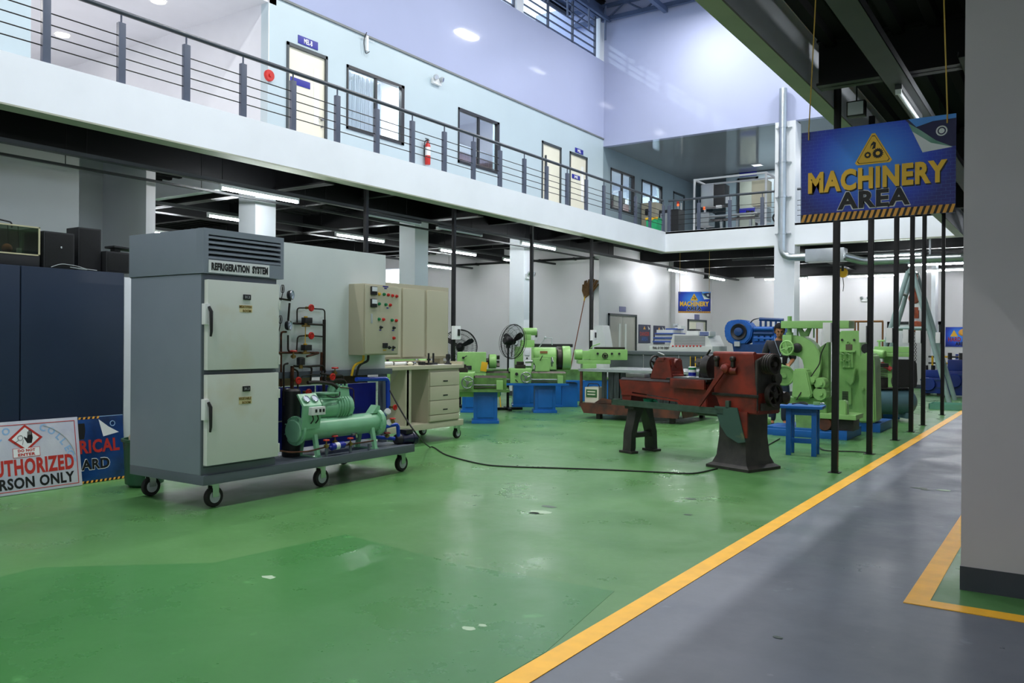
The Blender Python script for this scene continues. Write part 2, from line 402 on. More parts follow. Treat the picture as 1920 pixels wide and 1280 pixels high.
# ---- roof, clerestory
MB().box(-13, 4.2, YN, YF + .2, 11.45, 11.55).build('ceiling_roof', M_ROOF, kind=S)
for k in range(14): ibeam(-12.8 + k * 1.2, -12.8 + k * 1.2, YN, YF, 11.25, 11.42, .05)
def truss(y, x0=-12.6, x1=3.9):
    t = MB()
    t.box(x0, x1, y - .05, y + .05, 10.75, 10.87).box(x0, x1, y - .05, y + .05, 11.15, 11.25)
    n = 14; dx = (x1 - x0) / n
    for k in range(n):
        a, b = x0 + k * dx, x0 + (k + 1) * dx
        t.tube([(a, y, 10.81), ((a + b) / 2, y, 11.2), (b, y, 10.81)], .03, 6)
    t.build('truss', M_TRUSS, kind=S)
for y in (4.5, 9.0, 13.5, 18.0, 21.85): truss(y)
for x in (-9.6, -7.4): MB().box(x - .06, x + .06, YN, 21.9, 10.62, 10.76).build('purlin', M_TRUSS, kind=S)
# clerestory in the left wall: pillars, then window after window of louvre slats
ys = [9.0, 13.2, 17.5, 21.75]
for i, (a, b) in enumerate(zip(ys, ys[1:])):
    MB().box(XW - .18, XW, a - .16, a + .16, 9.63, 10.85).build('wall_pier', M_FASCIA, kind=S)
    w = MB()
    n = 3
    for k in range(n + 1):
        y = a + .16 + (b - a - .32) * k / n; w.box(XW - .12, XW - .06, y - .025, y + .025, 9.63, 10.85)
    wo = w.build('window_%d' % (i + 1), M_RAIL, kind=S)
    for k in range(6):
        z = 9.72 + k * .2
        MB().box(XW - .11, XW - .07, a + .16, b - .16, z, z + .03).build('louvre_slat', M_RAIL, wo)
MB().box(XW - .18, XW, YF - .25, YF, 9.63, 10.85).build('wall_pier', M_FASCIA, kind=S)
MB().box(XW - .18, XW, YN, 8.84, 9.63, 11.45).build('wall_clerestory', M_PANEL, kind=S)
MB().box(XW - .18, XW, 8.84, YF, 10.85, 11.45).build('wall_eaves', M_TRUSS, kind=S)
tr = MB()
for y in (18.2, 19.4, 20.6, 21.6):
    tr.tube([(XW + .25, y, 11.1), (XW + .12, y + .25, 10.2)], .03, 6)
tr.box(XW + .2, XW + .28, 17, 21.9, 10.72, 10.82)
tr.build('truss_brace', M_TRUSS, kind=S)
# ---- high lamps of the hall, out of frame above
M_LAMP = mat('lamp_diffuser', '#f4f8ff', .3, emit=30)
M_LAMPB = mat('lamp_housing', '#9aa0a6', .4, metal=.6)
for x in (-8.0, -3.7):
    for y in (0.0, 5.0, 10.0, 15.0, 20.0):
        t = thing('high_bay_lamp', 'long high bay lamp hung below the hall roof', 'lamp', (x, y, 10.55), 0, 'high bay lamps below the roof')
        MB().box(-.12, .12, -.45, .45, .0, .09, .01).build('housing', M_LAMPB, t)
        MB().box(-.1, .1, -.42, .42, -.02, .0).build('diffuser', M_LAMP, t)
        for s_ in (-.3, .3): MB().cyl((0, s_, .09), (0, s_, .75), .006).build('hanger', M_LAMPB, t)
        ld = bpy.data.lights.new('bay_light', 'AREA'); ld.shape = 'RECTANGLE'; ld.size = .2; ld.size_y = .84; ld.energy = HIGHBAY_W; ld.color = (1, .985, .95)
        lo = bpy.data.objects.new('bay_light', ld); COL.objects.link(lo); lo.parent = t; lo.location = (0, 0, -.03)
# ------------------------------------------------------------------ railings
def railing(name, label, p0, d, n, step, first, length, group=None):
    """flat posts with a round rail on pins and four thin rods; runs from p0 along unit vector d"""
    t = thing(name, label, 'railing', p0, atan2(d[1], d[0]))
    pm = None
    for k in range(n):
        x = first + k * step
        if pm is None:
            pm = MB().box(-.045, .045, -.03, .03, 0, .75, .006).build('post', M_RAIL, t, loc=(x, 0, 0))
            pn = MB().cyl((0, 0, .75), (0, 0, .85), .012, seg=8).build('pin', M_RAIL, pm)
        else:
            o = pm.copy(); COL.objects.link(o); o.parent = t; o.location = (x, 0, 0)
            q_ = pn.copy(); COL.objects.link(q_); q_.parent = o
    MB().cyl((0, 0, .88), (length, 0, .88), .032, seg=14).build('handrail', mat('dark_handrail', '#3d444d', .35), t)
    for z in (.20, .33, .46, .59): MB().cyl((0, 0, z), (length, 0, z), .0075, seg=6).build('rod', M_STEEL_BLK, t)
    return t
railing('balcony_railing', 'slate grey railing along the long balcony with doors behind it', (XL - .07, 3.0, ZT + .005), (0, 1), 22, .9, .09 - .0, 18.95)
railing('balcony_railing', 'short slate grey railing in front of the upper floor machines', (XL + .05, YF + .07, ZT + .005), (1, 0), 4, .88, .02, 3.0)
railing('balcony_railing', 'slate grey railing beyond the downpipe, hidden by the large hanging sign', (-5.98, YF + .07, ZT + .005), (1, 0), 4, 1.0, .3, 3.6)

# ------------------------------------------------------------------ doors and windows
M_STEELH = mat('brushed_handle', '#8f9294', .3, metal=.8)
M_NAVY = mat('navy_sign_plate', '#1a1f8f', .4, var=.05)
M_LETTER_W = mat('white_lettering', '#f1f3f4', .5, var=.02)
M_LETTER_B = mat('black_lettering', '#121314', .5, var=.02)
M_DKFRAME = mat('dark_door_frame', '#3b4448', .4)
M_REFL_RAIL = mat('white_reflection_and_rail', '#eceef2', .8, var=.06, scale=9, stretch=(1, 4, .3))  # white for the imitated window reflections and for the blind rail
M_REFL_RAIL.node_tree.nodes['Principled BSDF'].inputs['Transmission Weight'].default_value = .6
def door_x(n, y0, y1, z0, z1, x=XW, slit=True, pull=False, double=False, leafm=None):
    """door in a wall facing +x"""
    d = MB().box(x - .1, x + .02, y0, y0 + .05, z0, z1).box(x - .1, x + .02, y1 - .05, y1, z0, z1).box(x - .1, x + .02, y0, y1, z1 - .06, z1).build('door_%d' % n, M_DKFRAME, kind=S)
    spans = [(y0 + .05, y1 - .05)] if not double else [(y0 + .05, (y0 + y1) / 2 - .004), ((y0 + y1) / 2 + .004, y1 - .05)]
    for i, (a, b) in enumerate(spans):
        lf = MB().box(x - .06, x - .015, a, b, z0 + .01, z1 - .06, .004).build('door_leaf', leafm or M_CREAM, d)
        if slit:
            c = b - .2 if (not double or i == 0) else a + .2
            MB().box(x - .02, x - .008, c - .06, c + .06, z0 + .85, z1 - .3).build('vision_panel', mat('frosted_panel', '#eff2ee', .15, var=.03), lf)
        if pull: MB().box(x - .01, x + .03, a + .12, a + .16, z0 + .3, z1 - .35, .008).build('pull_handle', M_DKFRAME, lf)
        elif not double:
            h = MB().cyl((x - .02, b - .07, z0 + .98), (x + .04, b - .07, z0 + .98), .025, seg=10).cyl((x + .03, b - .07, z0 + .98), (x + .03, b - .17, z0 + .98), .011, seg=8)
            h.cyl((x - .02, b - .07, z0 + .85), (x + .02, b - .07, z0 + .85), .02, seg=10).build('door_handle', M_STEELH, lf)
    return d
door_x(1, 10.03, 11.0, ZT, 6.65)
door_x(2, 18.57, 19.56, ZT, 6.62, slit=False, pull=True)
door_x(3, 20.02, 21.02, ZT, 6.62)
door_x(4, 27.2, 28.2, ZT, 6.6, leafm=M_BLUEG)
def plate(name, label, y, z, w, h, txt=None, x=XW, m=None, cat='sign'):
    t = thing(name, label, cat, (x, y, z))
    MB().box(.001, .012, -w / 2, w / 2, -h / 2, h / 2, .002).build('plate', m or M_NAVY, t)
    if txt: text('lettering', txt, M_LETTER_W, t, (.013, 0, 0), '+x', .1, .002, fit=w * .42, hfit=h * .62)
    return t
a, b = AX(558.5, 73, XW), AX(595.5, 87, XW)
plate('door_sign', 'navy plate lettered MEL-B above the first upper door', (a.y + b.y) / 2, (a.z + b.z) / 2, b.y - a.y, .145, 'MEL-B')
a, b = AX(545, 149, XW), AX(582, 161, XW)
plate('door_sign', 'navy plate fixed across the upper cream door with a red bell beside it', (a.y + b.y) / 2, (a.z + b.z) / 2, b.y - a.y, .12, None, XW - .015)
a, b = AX(1078, 280, XW), AX(1093, 287, XW)
plate('door_sign', 'small navy plate above the upper door nearest the hall corner', (a.y + b.y) / 2, (a.z + b.z) / 2, b.y - a.y, .13, 'MEL')
a, b = AX(1073, 329, XW), AX(1088, 335, XW)
plate('door_sign', 'small navy plate on the upper door nearest the hall corner', (a.y + b.y) / 2, (a.z + b.z) / 2, b.y - a.y, .12, 'ME', XW - .015)
def window_x(n, y0, y1, z0, z1, x=XW, blind=None, jamb=.09):
    w = MB().box(x - .06, x + .02, y0, y1, z0, z0 + .06).box(x - .06, x + .02, y0, y1, z1 - .06, z1)
    w.box(x - .06, x + .02, y0, y0 + .04, z0, z1).box(x - .06, x + .02, y1 - jamb, y1, z0, z1)
    c = (y0 + y1) / 2; w.box(x - .045, x + .0, c - .03, c + .03, z0, z1)
    o = w.build('window_%d' % n, M_FRAME, kind=S)
    for a, b in ((y0 + .04, c - .03), (c + .03, y1 - jamb)):
        MB().box(x - .035, x - .029, a, b, z0 + .06, z1 - .06).build('pane', M_GLASS, o)
    if blind == 'white':
        bl = MB()
        for k in range(16):
            ya = y0 + .25 + k * .06; bl.box(x - .24 - .02 * (k % 2), x - .2 - .02 * (k % 2), ya, ya + .06, z0 - .1, z1 - .02 - .03 * ((k * 7) % 5) / 5)
        bl.build('reflection_sheet', M_REFL_RAIL, o)  # pleated white sheet stands in for bright reflections on the panes
    if blind == 'maroon':
        k = 0; y = y0 - .3
        while y < y1 + 1.2:
            MB().box(x - 1.0, x - .99, y, y + .085, z0 - .5, z0 + .62).build('blind_slat', M_MAROON, o); y += .095; k += 1
        MB().box(x - 1.05, x - .95, y0 - .4, y1 + 1.3, z0 + .62, z0 + .8).build('blind_rail', M_REFL_RAIL, o)
    return o
window_x(11, 11.5, 13.15, 5.42, 6.65, blind='white')
window_x(12, 14.99, 16.61, 5.4, 6.65, blind='maroon')
window_x(13, 22.48, 24.1, 5.37, 6.6, blind='maroon')
window_x(14, 24.65, 26.24, 5.37, 6.6, blind='maroon')
# ground-floor doors in the left wall
M_GREYDOOR = mat('warm_grey_door', '#b9b6ad', .5, var=.05)
a, b = AX(1140, 587, XW), AX(1192, 590, XW)
door_x(5, a.y, b.y, 0, (a.z + b.z) / 2, x=XW + .03, double=True, leafm=M_GREYDOOR)
a, b = AX(1161, 579, XW), AX(1173, 579, XW)
M_GREYSIGN = mat('pale_navy_plate', '#6f72a0', .5)
plate('door_sign', 'grey blue plate above the grey double door', (a.y + b.y) / 2, a.z, b.y - a.y, .16, None, m=M_GREYSIGN)
a, b = AX(1289, 598, XW), AX(1323, 600, XW)
door_x(6, a.y, b.y, 0, a.z, x=XW + .03, slit=False)
MB().box(XW + .016, XW + .03, (a.y + b.y) / 2 - .1, b.y - .3, .9, a.z - .1).build('bright_room_sheet', mat('bright_room_beyond', '#e9e4ea', .6), kind=S)  # pale sheet on the leaf, its colour standing in for a bright room beyond
a, b = AX(1302, 594, XW), AX(1311, 594, XW)
plate('door_sign', 'grey blue plate above the single door under the far hanging sign', (a.y + b.y) / 2, a.z, b.y - a.y, .2, None, m=M_GREYSIGN)
# glass-block window deep behind the columns
wo = MB().box(-19.98, -18.5, 21.74, 21.79, 2.8, 3.85).build('window_15', M_FASCIA, kind=S)
M_GB = mat('lit_glass_block', '#f4f8ff', .2, emit=3.0)
for i in range(7):
    for k in range(5): MB().box(-19.93 + i * .205, -19.75 + i * .205, 21.72, 21.745, 2.83 + k * .2, 3.01 + k * .2, .01).build('glass_block', M_GB, wo)

# ------------------------------------------------------------------ things on the upper wall
M_RED = mat('red_enamel', '#c3261d', .35, var=.1)
M_DARK = mat('dark_plastic', '#1c1d20', .45, var=.15)
M_GREYP = mat('grey_plastic', '#b4bbc0', .4, var=.06)
M_WHITEP = mat('white_plastic', '#e6e9ea', .4, var=.04)
M_CHROME = mat('bright_metal', '#c8cdd2', .18, metal=1.0, var=.05)
p = AX(503, 142, XW)
t = thing('alarm_bell', 'round red fire alarm bell on the pale upper wall', 'bell', p)
MB().lathe([(.0, .05), (.09, .05), (.1, .03), (.1, .0)], (.005, 0, 0), (1, 0, 0), 20).build('gong', M_RED, t)
MB().cyl((.05, 0, 0), (.075, 0, 0), .03, seg=12).build('hub', M_RED, t)
MB().cyl((.004, 0, .1), (.004, 0, 2.4), .008, seg=6).build('conduit', M_WHITEP, t)
def twin_light(loc, label, face):
    t = thing('emergency_light', label, 'light', loc, face)
    MB().box(.0, .07, -.14, .14, -.06, .06, .01).build('housing', M_WHITEP, t)
    for s in (-1, 1):
        h = MB().lathe([(.02, -.05), (.055, .0), (.06, .045), (.05, .05)], (.09, s * .1, .07), (.9, s * .35, -.25), 16).build('lamp_head', M_GREYP, t)
        MB().lathe([(.0, .051), (.045, .051), (.05, .046)], (.09, s * .1, .07), (.9, s * .35, -.25), 16).build('lens', M_CHROME, h)
    return t
twin_light(AX(816, 154, XW), 'twin headed emergency light high on the pale upper wall', 0)
twin_light(Vector((XW + .216, 17.62, AX(987, 518, XW + .22).z)), 'twin headed emergency light on the column beside the black post', 0)
p = AX(802, 285, XW + .08)
t = thing('fire_extinguisher', 'red fire extinguisher hung on the upper wall behind the railing', 'extinguisher', p)
MB().lathe([(.0, -.27), (.055, -.27), (.06, -.25), (.06, .12), (.045, .18), (.02, .21), (.02, .23), (.0, .23)], (0, 0, 0), (0, 0, 1), 18).build('cylinder', M_RED, t)
MB().lathe([(.0615, -.08), (.0615, .1)], (0, 0, 0), (0, 0, 1), 18).build('paper_label', M_WHITEP, t)
MB().box(-.015, .015, -.06, .05, .24, .255, .003).box(-.015, .015, -.08, .03, .27, .283, .003).cyl((0, 0, .22), (0, 0, .27), .018, seg=10).build('valve', M_DARK, t)
MB().tube(rounded([(0, -.02, .24), (0, -.1, .22), (0, -.1, -.1)], .06), .011, 8).build('hose', M_DARK, t)
MB().box(-.08, -.06, -.04, .04, -.1, .15).build('bracket', M_DARK, t)
p = AX(686, 85, XW)
t = thing('wall_bracket', 'white antenna bracket with a loose black cable on the upper wall', 'bracket', p)
MB().box(.0, .05, -.03, .03, -.12, .18, .01).build('bracket_plate', M_WHITEP, t)
MB().tube(rounded([(.04, -.02, .24), (.05, -.12, .05), (.05, -.06, -.2), (.05, .05, -.12)], .12, 6), .008, 6).build('cable', M_DARK, t)
MB().cyl((.03, -.2, .1), (.03, .2, .12), .005, seg=6).build('rod', M_WHITEP, t)
# round downlights in the lobby ceiling
M_DOWN = mat('downlight_glow', '#fff6e2', .3, emit=22)
for px, py in ((297, 2), (117, 66)):
    p = G(px, py, 7.195)
    t = thing('downlight', 'round lit downlight in the white lobby ceiling', 'light', p, 0, 'lobby downlights')
    MB().lathe([(.13, .0), (.14, -.012), (.12, -.014), (.115, -.004)], (0, 0, 0), (0, 0, 1), 24, ring=True).build('ring', M_WHITEP, t)
    MB().lathe([(.0, -.008), (.114, -.008), (.114, -.004), (.0, -.004)], (0, 0, 0), (0, 0, 1), 24).build('diffuser', M_DOWN, t)
for x, y in ((-14.5, 2.5), (-17.2, 5.0)):
    ld = bpy.data.lights.new('lobby_light', 'AREA'); ld.size = .3; ld.energy = 170; ld.color = (1, .97, .92)
    lo = bpy.data.objects.new('lobby_light', ld); COL.objects.link(lo); lo.location = (x, y, 7.15)
for y, e in ((12.3, 380), (16, 80), (20, 20), (25.0, 240)):
    ld = bpy.data.lights.new('room_fill', 'AREA'); ld.size = .8; ld.energy = e  # added lamps with no fixture, brightening what shows behind the windows
    lo = bpy.data.objects.new('room_fill', ld); COL.objects.link(lo); lo.location = (-12.25, y, 7.15)

# ------------------------------------------------------------------ tubes, trays, conduit under the decks
M_TUBE = mat('lit_tube', '#f7fbff', .3, emit=TUBE_E)
M_TUBE0 = mat('unlit_tube', '#b9bfc2', .35)
M_TRAY = mat('grey_tray', '#333638', .5, var=.2)
def tray(name, label, p0, p1, w=.1, h=.05, lips=True):
    p0, p1 = Vector(p0), Vector(p1); L = (p1 - p0).length; a = atan2(p1.y - p0.y, p1.x - p0.x)
    t = thing(name, label, 'cable tray', p0, a)
    MB().box(0, L, -w / 2, w / 2, 0, .006).box(0, L, -w / 2, -w / 2 + .006, 0, h).box(0, L, w / 2 - .006, w / 2, 0, h).build('channel', M_TRAY, t)
    k = .6
    while k < L:
        MB().cyl((k, 0, .0), (k, 0, 4.3 - p0.z), .006, seg=6).build('hanger', M_STEEL_BLK, t); k += 2.05
    return t
_tube = {}
def tube_light(p, ang, lit, label, group, L=1.22):
    t = thing('tube_light', label, 'tube light', p, ang, group)
    key = (lit, L)
    if key not in _tube:
        _tube[key] = [MB().box(-L / 2, L / 2, -.03, .03, .0, .045, .006).build('fitting', M_WHITEP if lit else M_TRAY, t),
                      MB().cyl((-L / 2 + .02, 0, -.02), (L / 2 - .02, 0, -.02), .02, seg=12).build('tube', M_TUBE if lit else M_TUBE0, t),
                      MB().box(-L / 2, -L / 2 + .025, -.025, .025, -.042, .0).build('lamp_holder', M_WHITEP, t),
                      MB().box(L / 2 - .025, L / 2, -.025, .025, -.042, .0).build('lamp_holder', M_WHITEP, t)]
    else:
        for o in _tube[key]:
            c = o.copy(); COL.objects.link(c); c.parent = t
    return t
ZTUBE = 3.62
tray('cable_tray', 'dark cable tray hung under the long balcony with lit tubes', (-10.45, -3, ZTUBE + .05), (-10.45, 30.6, ZTUBE + .05), .12)
tray('cable_tray', 'thin dark cable tray hung between the white columns and the long balcony', (-10.95, -3, ZTUBE + .0), (-10.95, 20.5, ZTUBE + .0), .06, .03)
tray('cable_tray', 'dark cable tray hung behind the row of white columns', (-13.0, 7.5, ZTUBE + .05), (-13.0, 21.6, ZTUBE + .05), .08)
tray('cable_tray', 'dark cable tray hung deepest behind the row of white columns', (-16.1, 7.5, ZTUBE + .05), (-16.1, 21.6, ZTUBE + .05), .08)
def ymid(pa, pb): a, b = G(*pa, ZTUBE), G(*pb, ZTUBE); return (a.y + b.y) / 2
HP = pi / 2
for pa, pb in (((450, 347), (567, 374)), ((985, 453), (1040, 466)), ((1247, 505), (1280, 511)), ((1314, 519), (1341, 525))):
    tube_light((-10.45, ymid(pa, pb), ZTUBE), HP, True, 'lit white tube on the tray under the long balcony', 'lit tubes under the long balcony', 1.5)
for y in (1.5, 4.0, 11.6, 13.6): tube_light((-10.45, y, ZTUBE), HP, False, 'unlit tube on the tray under the long balcony', 'unlit tubes under the long balcony', 1.5)
for y in (10.2, 13.35, 16.85, 19.6): tube_light((-13.0, y, ZTUBE), HP, True, 'lit white tube on the tray behind the white columns', 'lit tubes behind the columns', 1.5)
for y in (10.2, 15.5, 19.8): tube_light((-16.1, y, ZTUBE), HP, True, 'lit white tube hung deepest behind the white columns', 'lit tubes deepest behind the columns', 1.5)
for x, y in ((-3.78, 22.95), (-3.2, 26.0), (-3.1, 28.3), (-8.4, 29.6), (-5.6, 29.6), (-.6, 23.5)):
    tube_light((x, y, ZTUBE), 0, True, 'lit white tube hung across the far bay', 'lit tubes of the far bay', 1.5 if x != -3.78 else 1.22)
for y in (22.95, 26.0, 29.6):
    x0 = -9.5 if y > 29 else -8
    tray('cable_tray', {22.95: 'dark cable tray crossing the far bay just beyond the balcony', 26.0: 'dark cable tray crossing the middle of the far bay', 29.6: 'dark cable tray crossing the far bay along the back wall'}[y], (x0, y, ZTUBE + .05), (1.0, y, ZTUBE + .05), .07)
# tray overhead on the right with an unlit tube under it, and cross conduits
tray('cable_tray', 'wide dark cable tray overhead above the grey aisle', (-1.33, -2, 3.72), (-1.33, 21, 3.72), .2, .07)
p = G(1715, 195, 3.68); tube_light((-1.33, p.y, 3.675), HP, False, 'unlit tube under the wide tray above the grey aisle', 'unlit tube above the aisle', 1.22)
p = G(1800, 330, 3.62); tube_light((-.75, 8.9, 3.62), HP, True, 'lit tube glimpsed between the hanging sign and the large grey column', 'lit tube beside the sign', 1.22)
# floodlight below the right beam
p = G(1606, 205, 3.8)
t = thing('flood_light', 'small black floodlight hung under the right balcony', 'light', p)
MB().box(-.09, .09, -.05, .05, -.08, .08, .01).build('housing', M_STEEL_BLK, t)
MB().box(-.075, .075, -.056, -.05, -.065, .065).build('lens', M_GREYP, t)
MB().cyl((0, 0, .08), (0, 0, .5), .008, seg=6).build('hanger', M_STEEL_BLK, t)
# ------------------------------------------------------------------ black posts with switch boxes
def post(px, py, label, side, x=None, y=None, group=None):
    if x is None: g = G(px, py); x, y = -2.13, g.y
    t = thing('black_post', label, 'post', (x, y, 0), 0, group)
    MB().box(-.032, .032, -.032, .032, 0, 4.24, .004).build('tube', M_STEEL_BLK, t)
    MB().box(-.06, .06, -.06, .06, 0, .006).build('base_plate', M_STEEL_BLK, t)
    if side < 0:
        bx = MB().box(-.115, -.034, -.09, .03, 1.40, 1.61, .006).build('switch_box', M_WHITEP, t)
        MB().box(-.125, -.115, -.05, -.02, 1.47, 1.54).build('knob', M_GREYP, bx)
    else:
        bx = MB().box(.034, .12, -.1, .08, 1.40, 1.66, .006).build('switch_box', M_WHITEP, t)
        MB().box(.12, .135, -.02, .05, 1.47, 1.6, .004).build('switch', M_DARK, bx)
    return t
names = ['beside the red lathe stand', 'in front of the large green machine', 'in front of the grey air tank', 'second beyond the air tank end', 'third beyond the air tank end', 'alone before the blue engines']
names = ['black steel post next to the blue stool, white box on it', 'black steel post before the tall green machine with white switch box', 'black steel post before the round end of the air tank', 'black steel post crossing the middle of the air tank', 'black steel post beside the far end of the air tank', 'black steel post standing before the grey hoist frame leg']
for (px, py), nm in zip(((1558, 885), (1631, 851), (1676, 825), (1705, 809), (1729, 797), (1770, 778)), names): post(px, py, nm, -1)
for px, nm in ((685, 'black post rising behind the white panel board'), (850, 'black post beside the beige control cabinets'), (996, 'black post next to the large pedestal fan'), (1108, 'black post next to the leaning broom')):
    p = AX(px, 600, -9.98); post(0, 0, nm, 1, -9.98, p.y)
# ------------------------------------------------------------------ duct and downpipe at the far corner
M_GALV = mat('galvanised_steel', '#aeb6ba', .28, metal=.85, var=.12, scale=5)
t = thing('air_duct', 'galvanised downpipe with elbow and box duct at the far column', 'duct', (-6.3, 21.85, 3.45))
MB().tube(rounded([(0, 0, 4.5), (0, 0, .12), (.75, .02, .12)], .32, 8), .1, 16).build('downpipe', M_GALV, t)
for z in (.75, 1.7, 2.6, 3.5): MB().lathe([(.112, -.02), (.112, .02)], (0, 0, z), (0, 0, 1), 16).box(-.2, .2, .04, .12, z - .015, z + .015).build('clamp', M_GALV, t)
MB().box(.62, 1.55, -.14, .3, -.02, .3, .01).build('duct_box', M_GALV, t)
MB().tube(rounded([(1.5, .2, .1), (1.9, .4, -.02), (2.3, .45, -.02)], .2, 5) + [Vector((6.2, .45, -.02))], .1, 16).build('round_duct', M_GALV, t)
for x in (3.4, 5.2): MB().box(x - .02, x + .02, .4, .5, .08, .6).lathe([(.108, -.02), (.108, .02)], (x, .45, -.02), (1, 0, 0), 16).build('hanger', M_GALV, t)

for x, y in ((.6, -3.2), (.6, -1.2), (-.7, -3.2)): tube_light((x, y, 3.62), HP, True, 'added lit tube behind the camera brightening the large grey column', 'added tubes behind the camera', 1.5)  # unseen tubes added behind the camera to light the large grey column
tray('cable_tray', 'dark cable tray overhead beyond the large grey column', (.6, -4, 3.67), (.6, 20, 3.67), .1)
tray('cable_tray', 'dark cable tray overhead behind the photographer', (-.7, -4.5, 3.67), (-.7, -1.5, 3.67), .08)
tray('cable_tray', 'short dark tray beside the large grey column', (-.75, 7.5, 3.67), (-.75, 14, 3.67), .08)
# ------------------------------------------------------------------ refrigeration trainer on its wheeled platform
M_UNIT = mat('grey_blue_sheet', '#7e8894', .42, var=.06, scale=2.5)
M_UNITD = mat('dark_grey_blue_sheet', '#5c656f', .45, var=.08, scale=3)
M_DOORW = mat('stained_white_door', '#d7dcd6', .4, scale=1.6, col2='#cdc9b2', thr=(.22, .42))
M_RUBBER = mat('black_rubber', '#1a1a1b', .7, var=.2)
M_COPPER = mat('dull_copper', '#6b4230', .4, metal=.7, col2='#3a2a24', scale=14)
M_COPPERB = mat('blackened_copper', '#2f2824', .5, metal=.4, var=.3, scale=12)
M_BRASS = mat('brass', '#9a8148', .35, metal=.8, var=.2, scale=20)
M_SEAF = mat('seafoam_enamel', '#8cc8a2', .3, var=.12, scale=5)
M_SEAFD = mat('seafoam_enamel_worn', '#7fb996', .35, var=.15, scale=8)
M_RBLUE = mat('royal_blue_panel', '#10209a', .35, var=.12, scale=3)
M_BPIPE = mat('blue_pipe', '#1546c0', .3, var=.08)
M_BEIGE = mat('beige_sheet', '#b3ae97', .42, var=.05, scale=2)
M_BEIGE2 = mat('beige_sheet_light', '#c0bca4', .42, var=.04, scale=2)
M_YEL = mat('yellow_enamel', '#e0b11f', .4)
M_GRN = mat('green_button', '#0f7d4e', .35)
M_DIAL = mat('blue_white_dial', '#b9c7de', .3)
M_ACR = mat('meter_face', '#e8edf2', .3)
RX0, RY0 = -5.81, 4.20
RT = thing('refrigeration_trainer', 'grey refrigeration system trainer with white doors and green condenser on wheels', 'trainer', (RX0, RY0, 0))
def L(px, py, x):
    p = AX(px, py, RX0 + x); return Vector((x, p.y - RY0, p.z))
MB().box(-1.03, 0, 0, 2.6, .205, .285, .006).build('platform', M_UNITD, RT)
def caster(t, x, y, z_top, r=.075, swivel=0.3, m=None, w=.045, hub=None):
    c = MB().box(x - .05, x + .05, y - .05, y + .05, z_top - .012, z_top).box(x - .035, x - .028, y - .03, y + .03, r, z_top - .01).box(x + .028, x + .035, y - .03, y + .03, r, z_top - .01).build('caster', M_CHROME, t)
    MB().lathe([(r * .55, -w / 2), (r * .93, -w / 2), (r, -w * .3), (r, w * .3), (r * .93, w / 2), (r * .55, w / 2)], (x, y, r), (1, 0, 0), 22).build('wheel', M_RUBBER, c)
    MB().lathe([(.0, -w / 2 - .004), (r * .6, -w / 2 - .002), (r * .6, w / 2 + .002), (.0, w / 2 + .004)], (x, y, r), (1, 0, 0), 18).build('hub', M_GREYP, c)
for x, y in ((-.1, .17), (-.1, 1.36), (-.1, 2.5), (-.95, .15), (-.95, 2.5)): caster(RT, x, y, .205, .085)
# cabinet: lower body, head with louvres, sign plate
MB().box(-1.03, -.045, .0, .755, .285, 1.915, .006).build('cabinet_body', M_UNIT, RT)
MB().box(-.045, -.03, .0, .755, .285, .345).box(-.045, -.03, 0, .02, .345, 1.915).box(-.045, -.03, .02, .755, 1.105, 1.13).box(-.045, -.03, .02, .755, 1.875, 1.915).build('door_frame', M_UNITD, RT)
hd = MB().box(-1.045, -.1, -.01, .81, 1.92, 2.285, .006).box(-.1, 0, -.01, .035, 1.92, 2.285).box(-.1, 0, .775, .81, 1.92, 2.285).box(-.1, 0, .035, .775, 1.92, 2.035).box(-.1, 0, .035, .775, 2.235, 2.285).build('header', M_UNIT, RT)
for k in range(5):
    z = 2.052 + k * .041
    MB().prism([(0, z - .012), (0, z + .004), (-.06, z + .03), (-.06, z + .014)], 'y', .035, .775).build('louvre_slat', M_UNIT, hd)
MB().box(-.098, -.09, .035, .775, 2.035, 2.235).build('louvre_back', M_DARK, hd)
MB().box(-1.046, -1.044, 0, .1, 1.915, 1.92).build('seam', M_DARK, hd)
sp = MB().box(.0, .008, .035, .645, 1.928, 2.03).build('sign_plate', M_WHITEP, RT)
text('lettering', 'REFRIGERATION', M_LETTER_B, sp, (.009, .245, 1.979), '+x', .08, .0045, fit=.375, hfit=.064)
text('lettering', 'SYSTEM', M_LETTER_B, sp, (.009, .545, 1.979), '+x', .08, .0045, fit=.165, hfit=.064)
for z0, z1, w1 in ((1.137, 1.87, 'MEAT/FISH'), (.365, 1.1, 'VEGETABLE')):
    d = MB().box(-.03, .02, .018, .745, z0, z1, .006).build('door', M_DOORW, RT)
    zc = z1 - .28
    MB().box(-.02, .03, -.012, .03, zc - .085, zc + .085, .006).build('latch', M_WHITEP, d)
    MB().tube([(.03, .02, zc + .06), (.05, .028, zc + .02), (.05, .03, zc - .14), (.042, .03, zc - .18)], [.012, .015, .012, .009], 8).build('handle', M_DARK, d)
    for s in (.1, .75): MB().box(-.02, .025, .742, .758, z0 + (z1 - z0) * s - .04, z0 + (z1 - z0) * s + .04, .003).build('hinge', M_DOORW, d)
    e = MB().box(.02, .03, .36, .435, z1 - .15, z1 - .105, .003).build('display', M_DARK, d)
    text('digits', '31.2' if 'MEAT' in w1 else '31.1', M_GREYP, e, (.0305, .397, z1 - .127), '+x', .03, .0004, fit=.05, hfit=.02)
    M_TAPE = mat('masking_tape', '#dccf9f', .7)
    MB().box(.02, .0215, .325, .455, z1 - .255, z1 - .195).build('tape', M_TAPE, d)
    text('lettering', w1, M_BRASS, d, (.022, .385, z1 - .208), '+x', .03, .0008, fit=.125, hfit=.022)
    text('lettering', 'ROOM', M_BRASS, d, (.022, .4, z1 - .242), '+x', .03, .0008, fit=.085, hfit=.022)
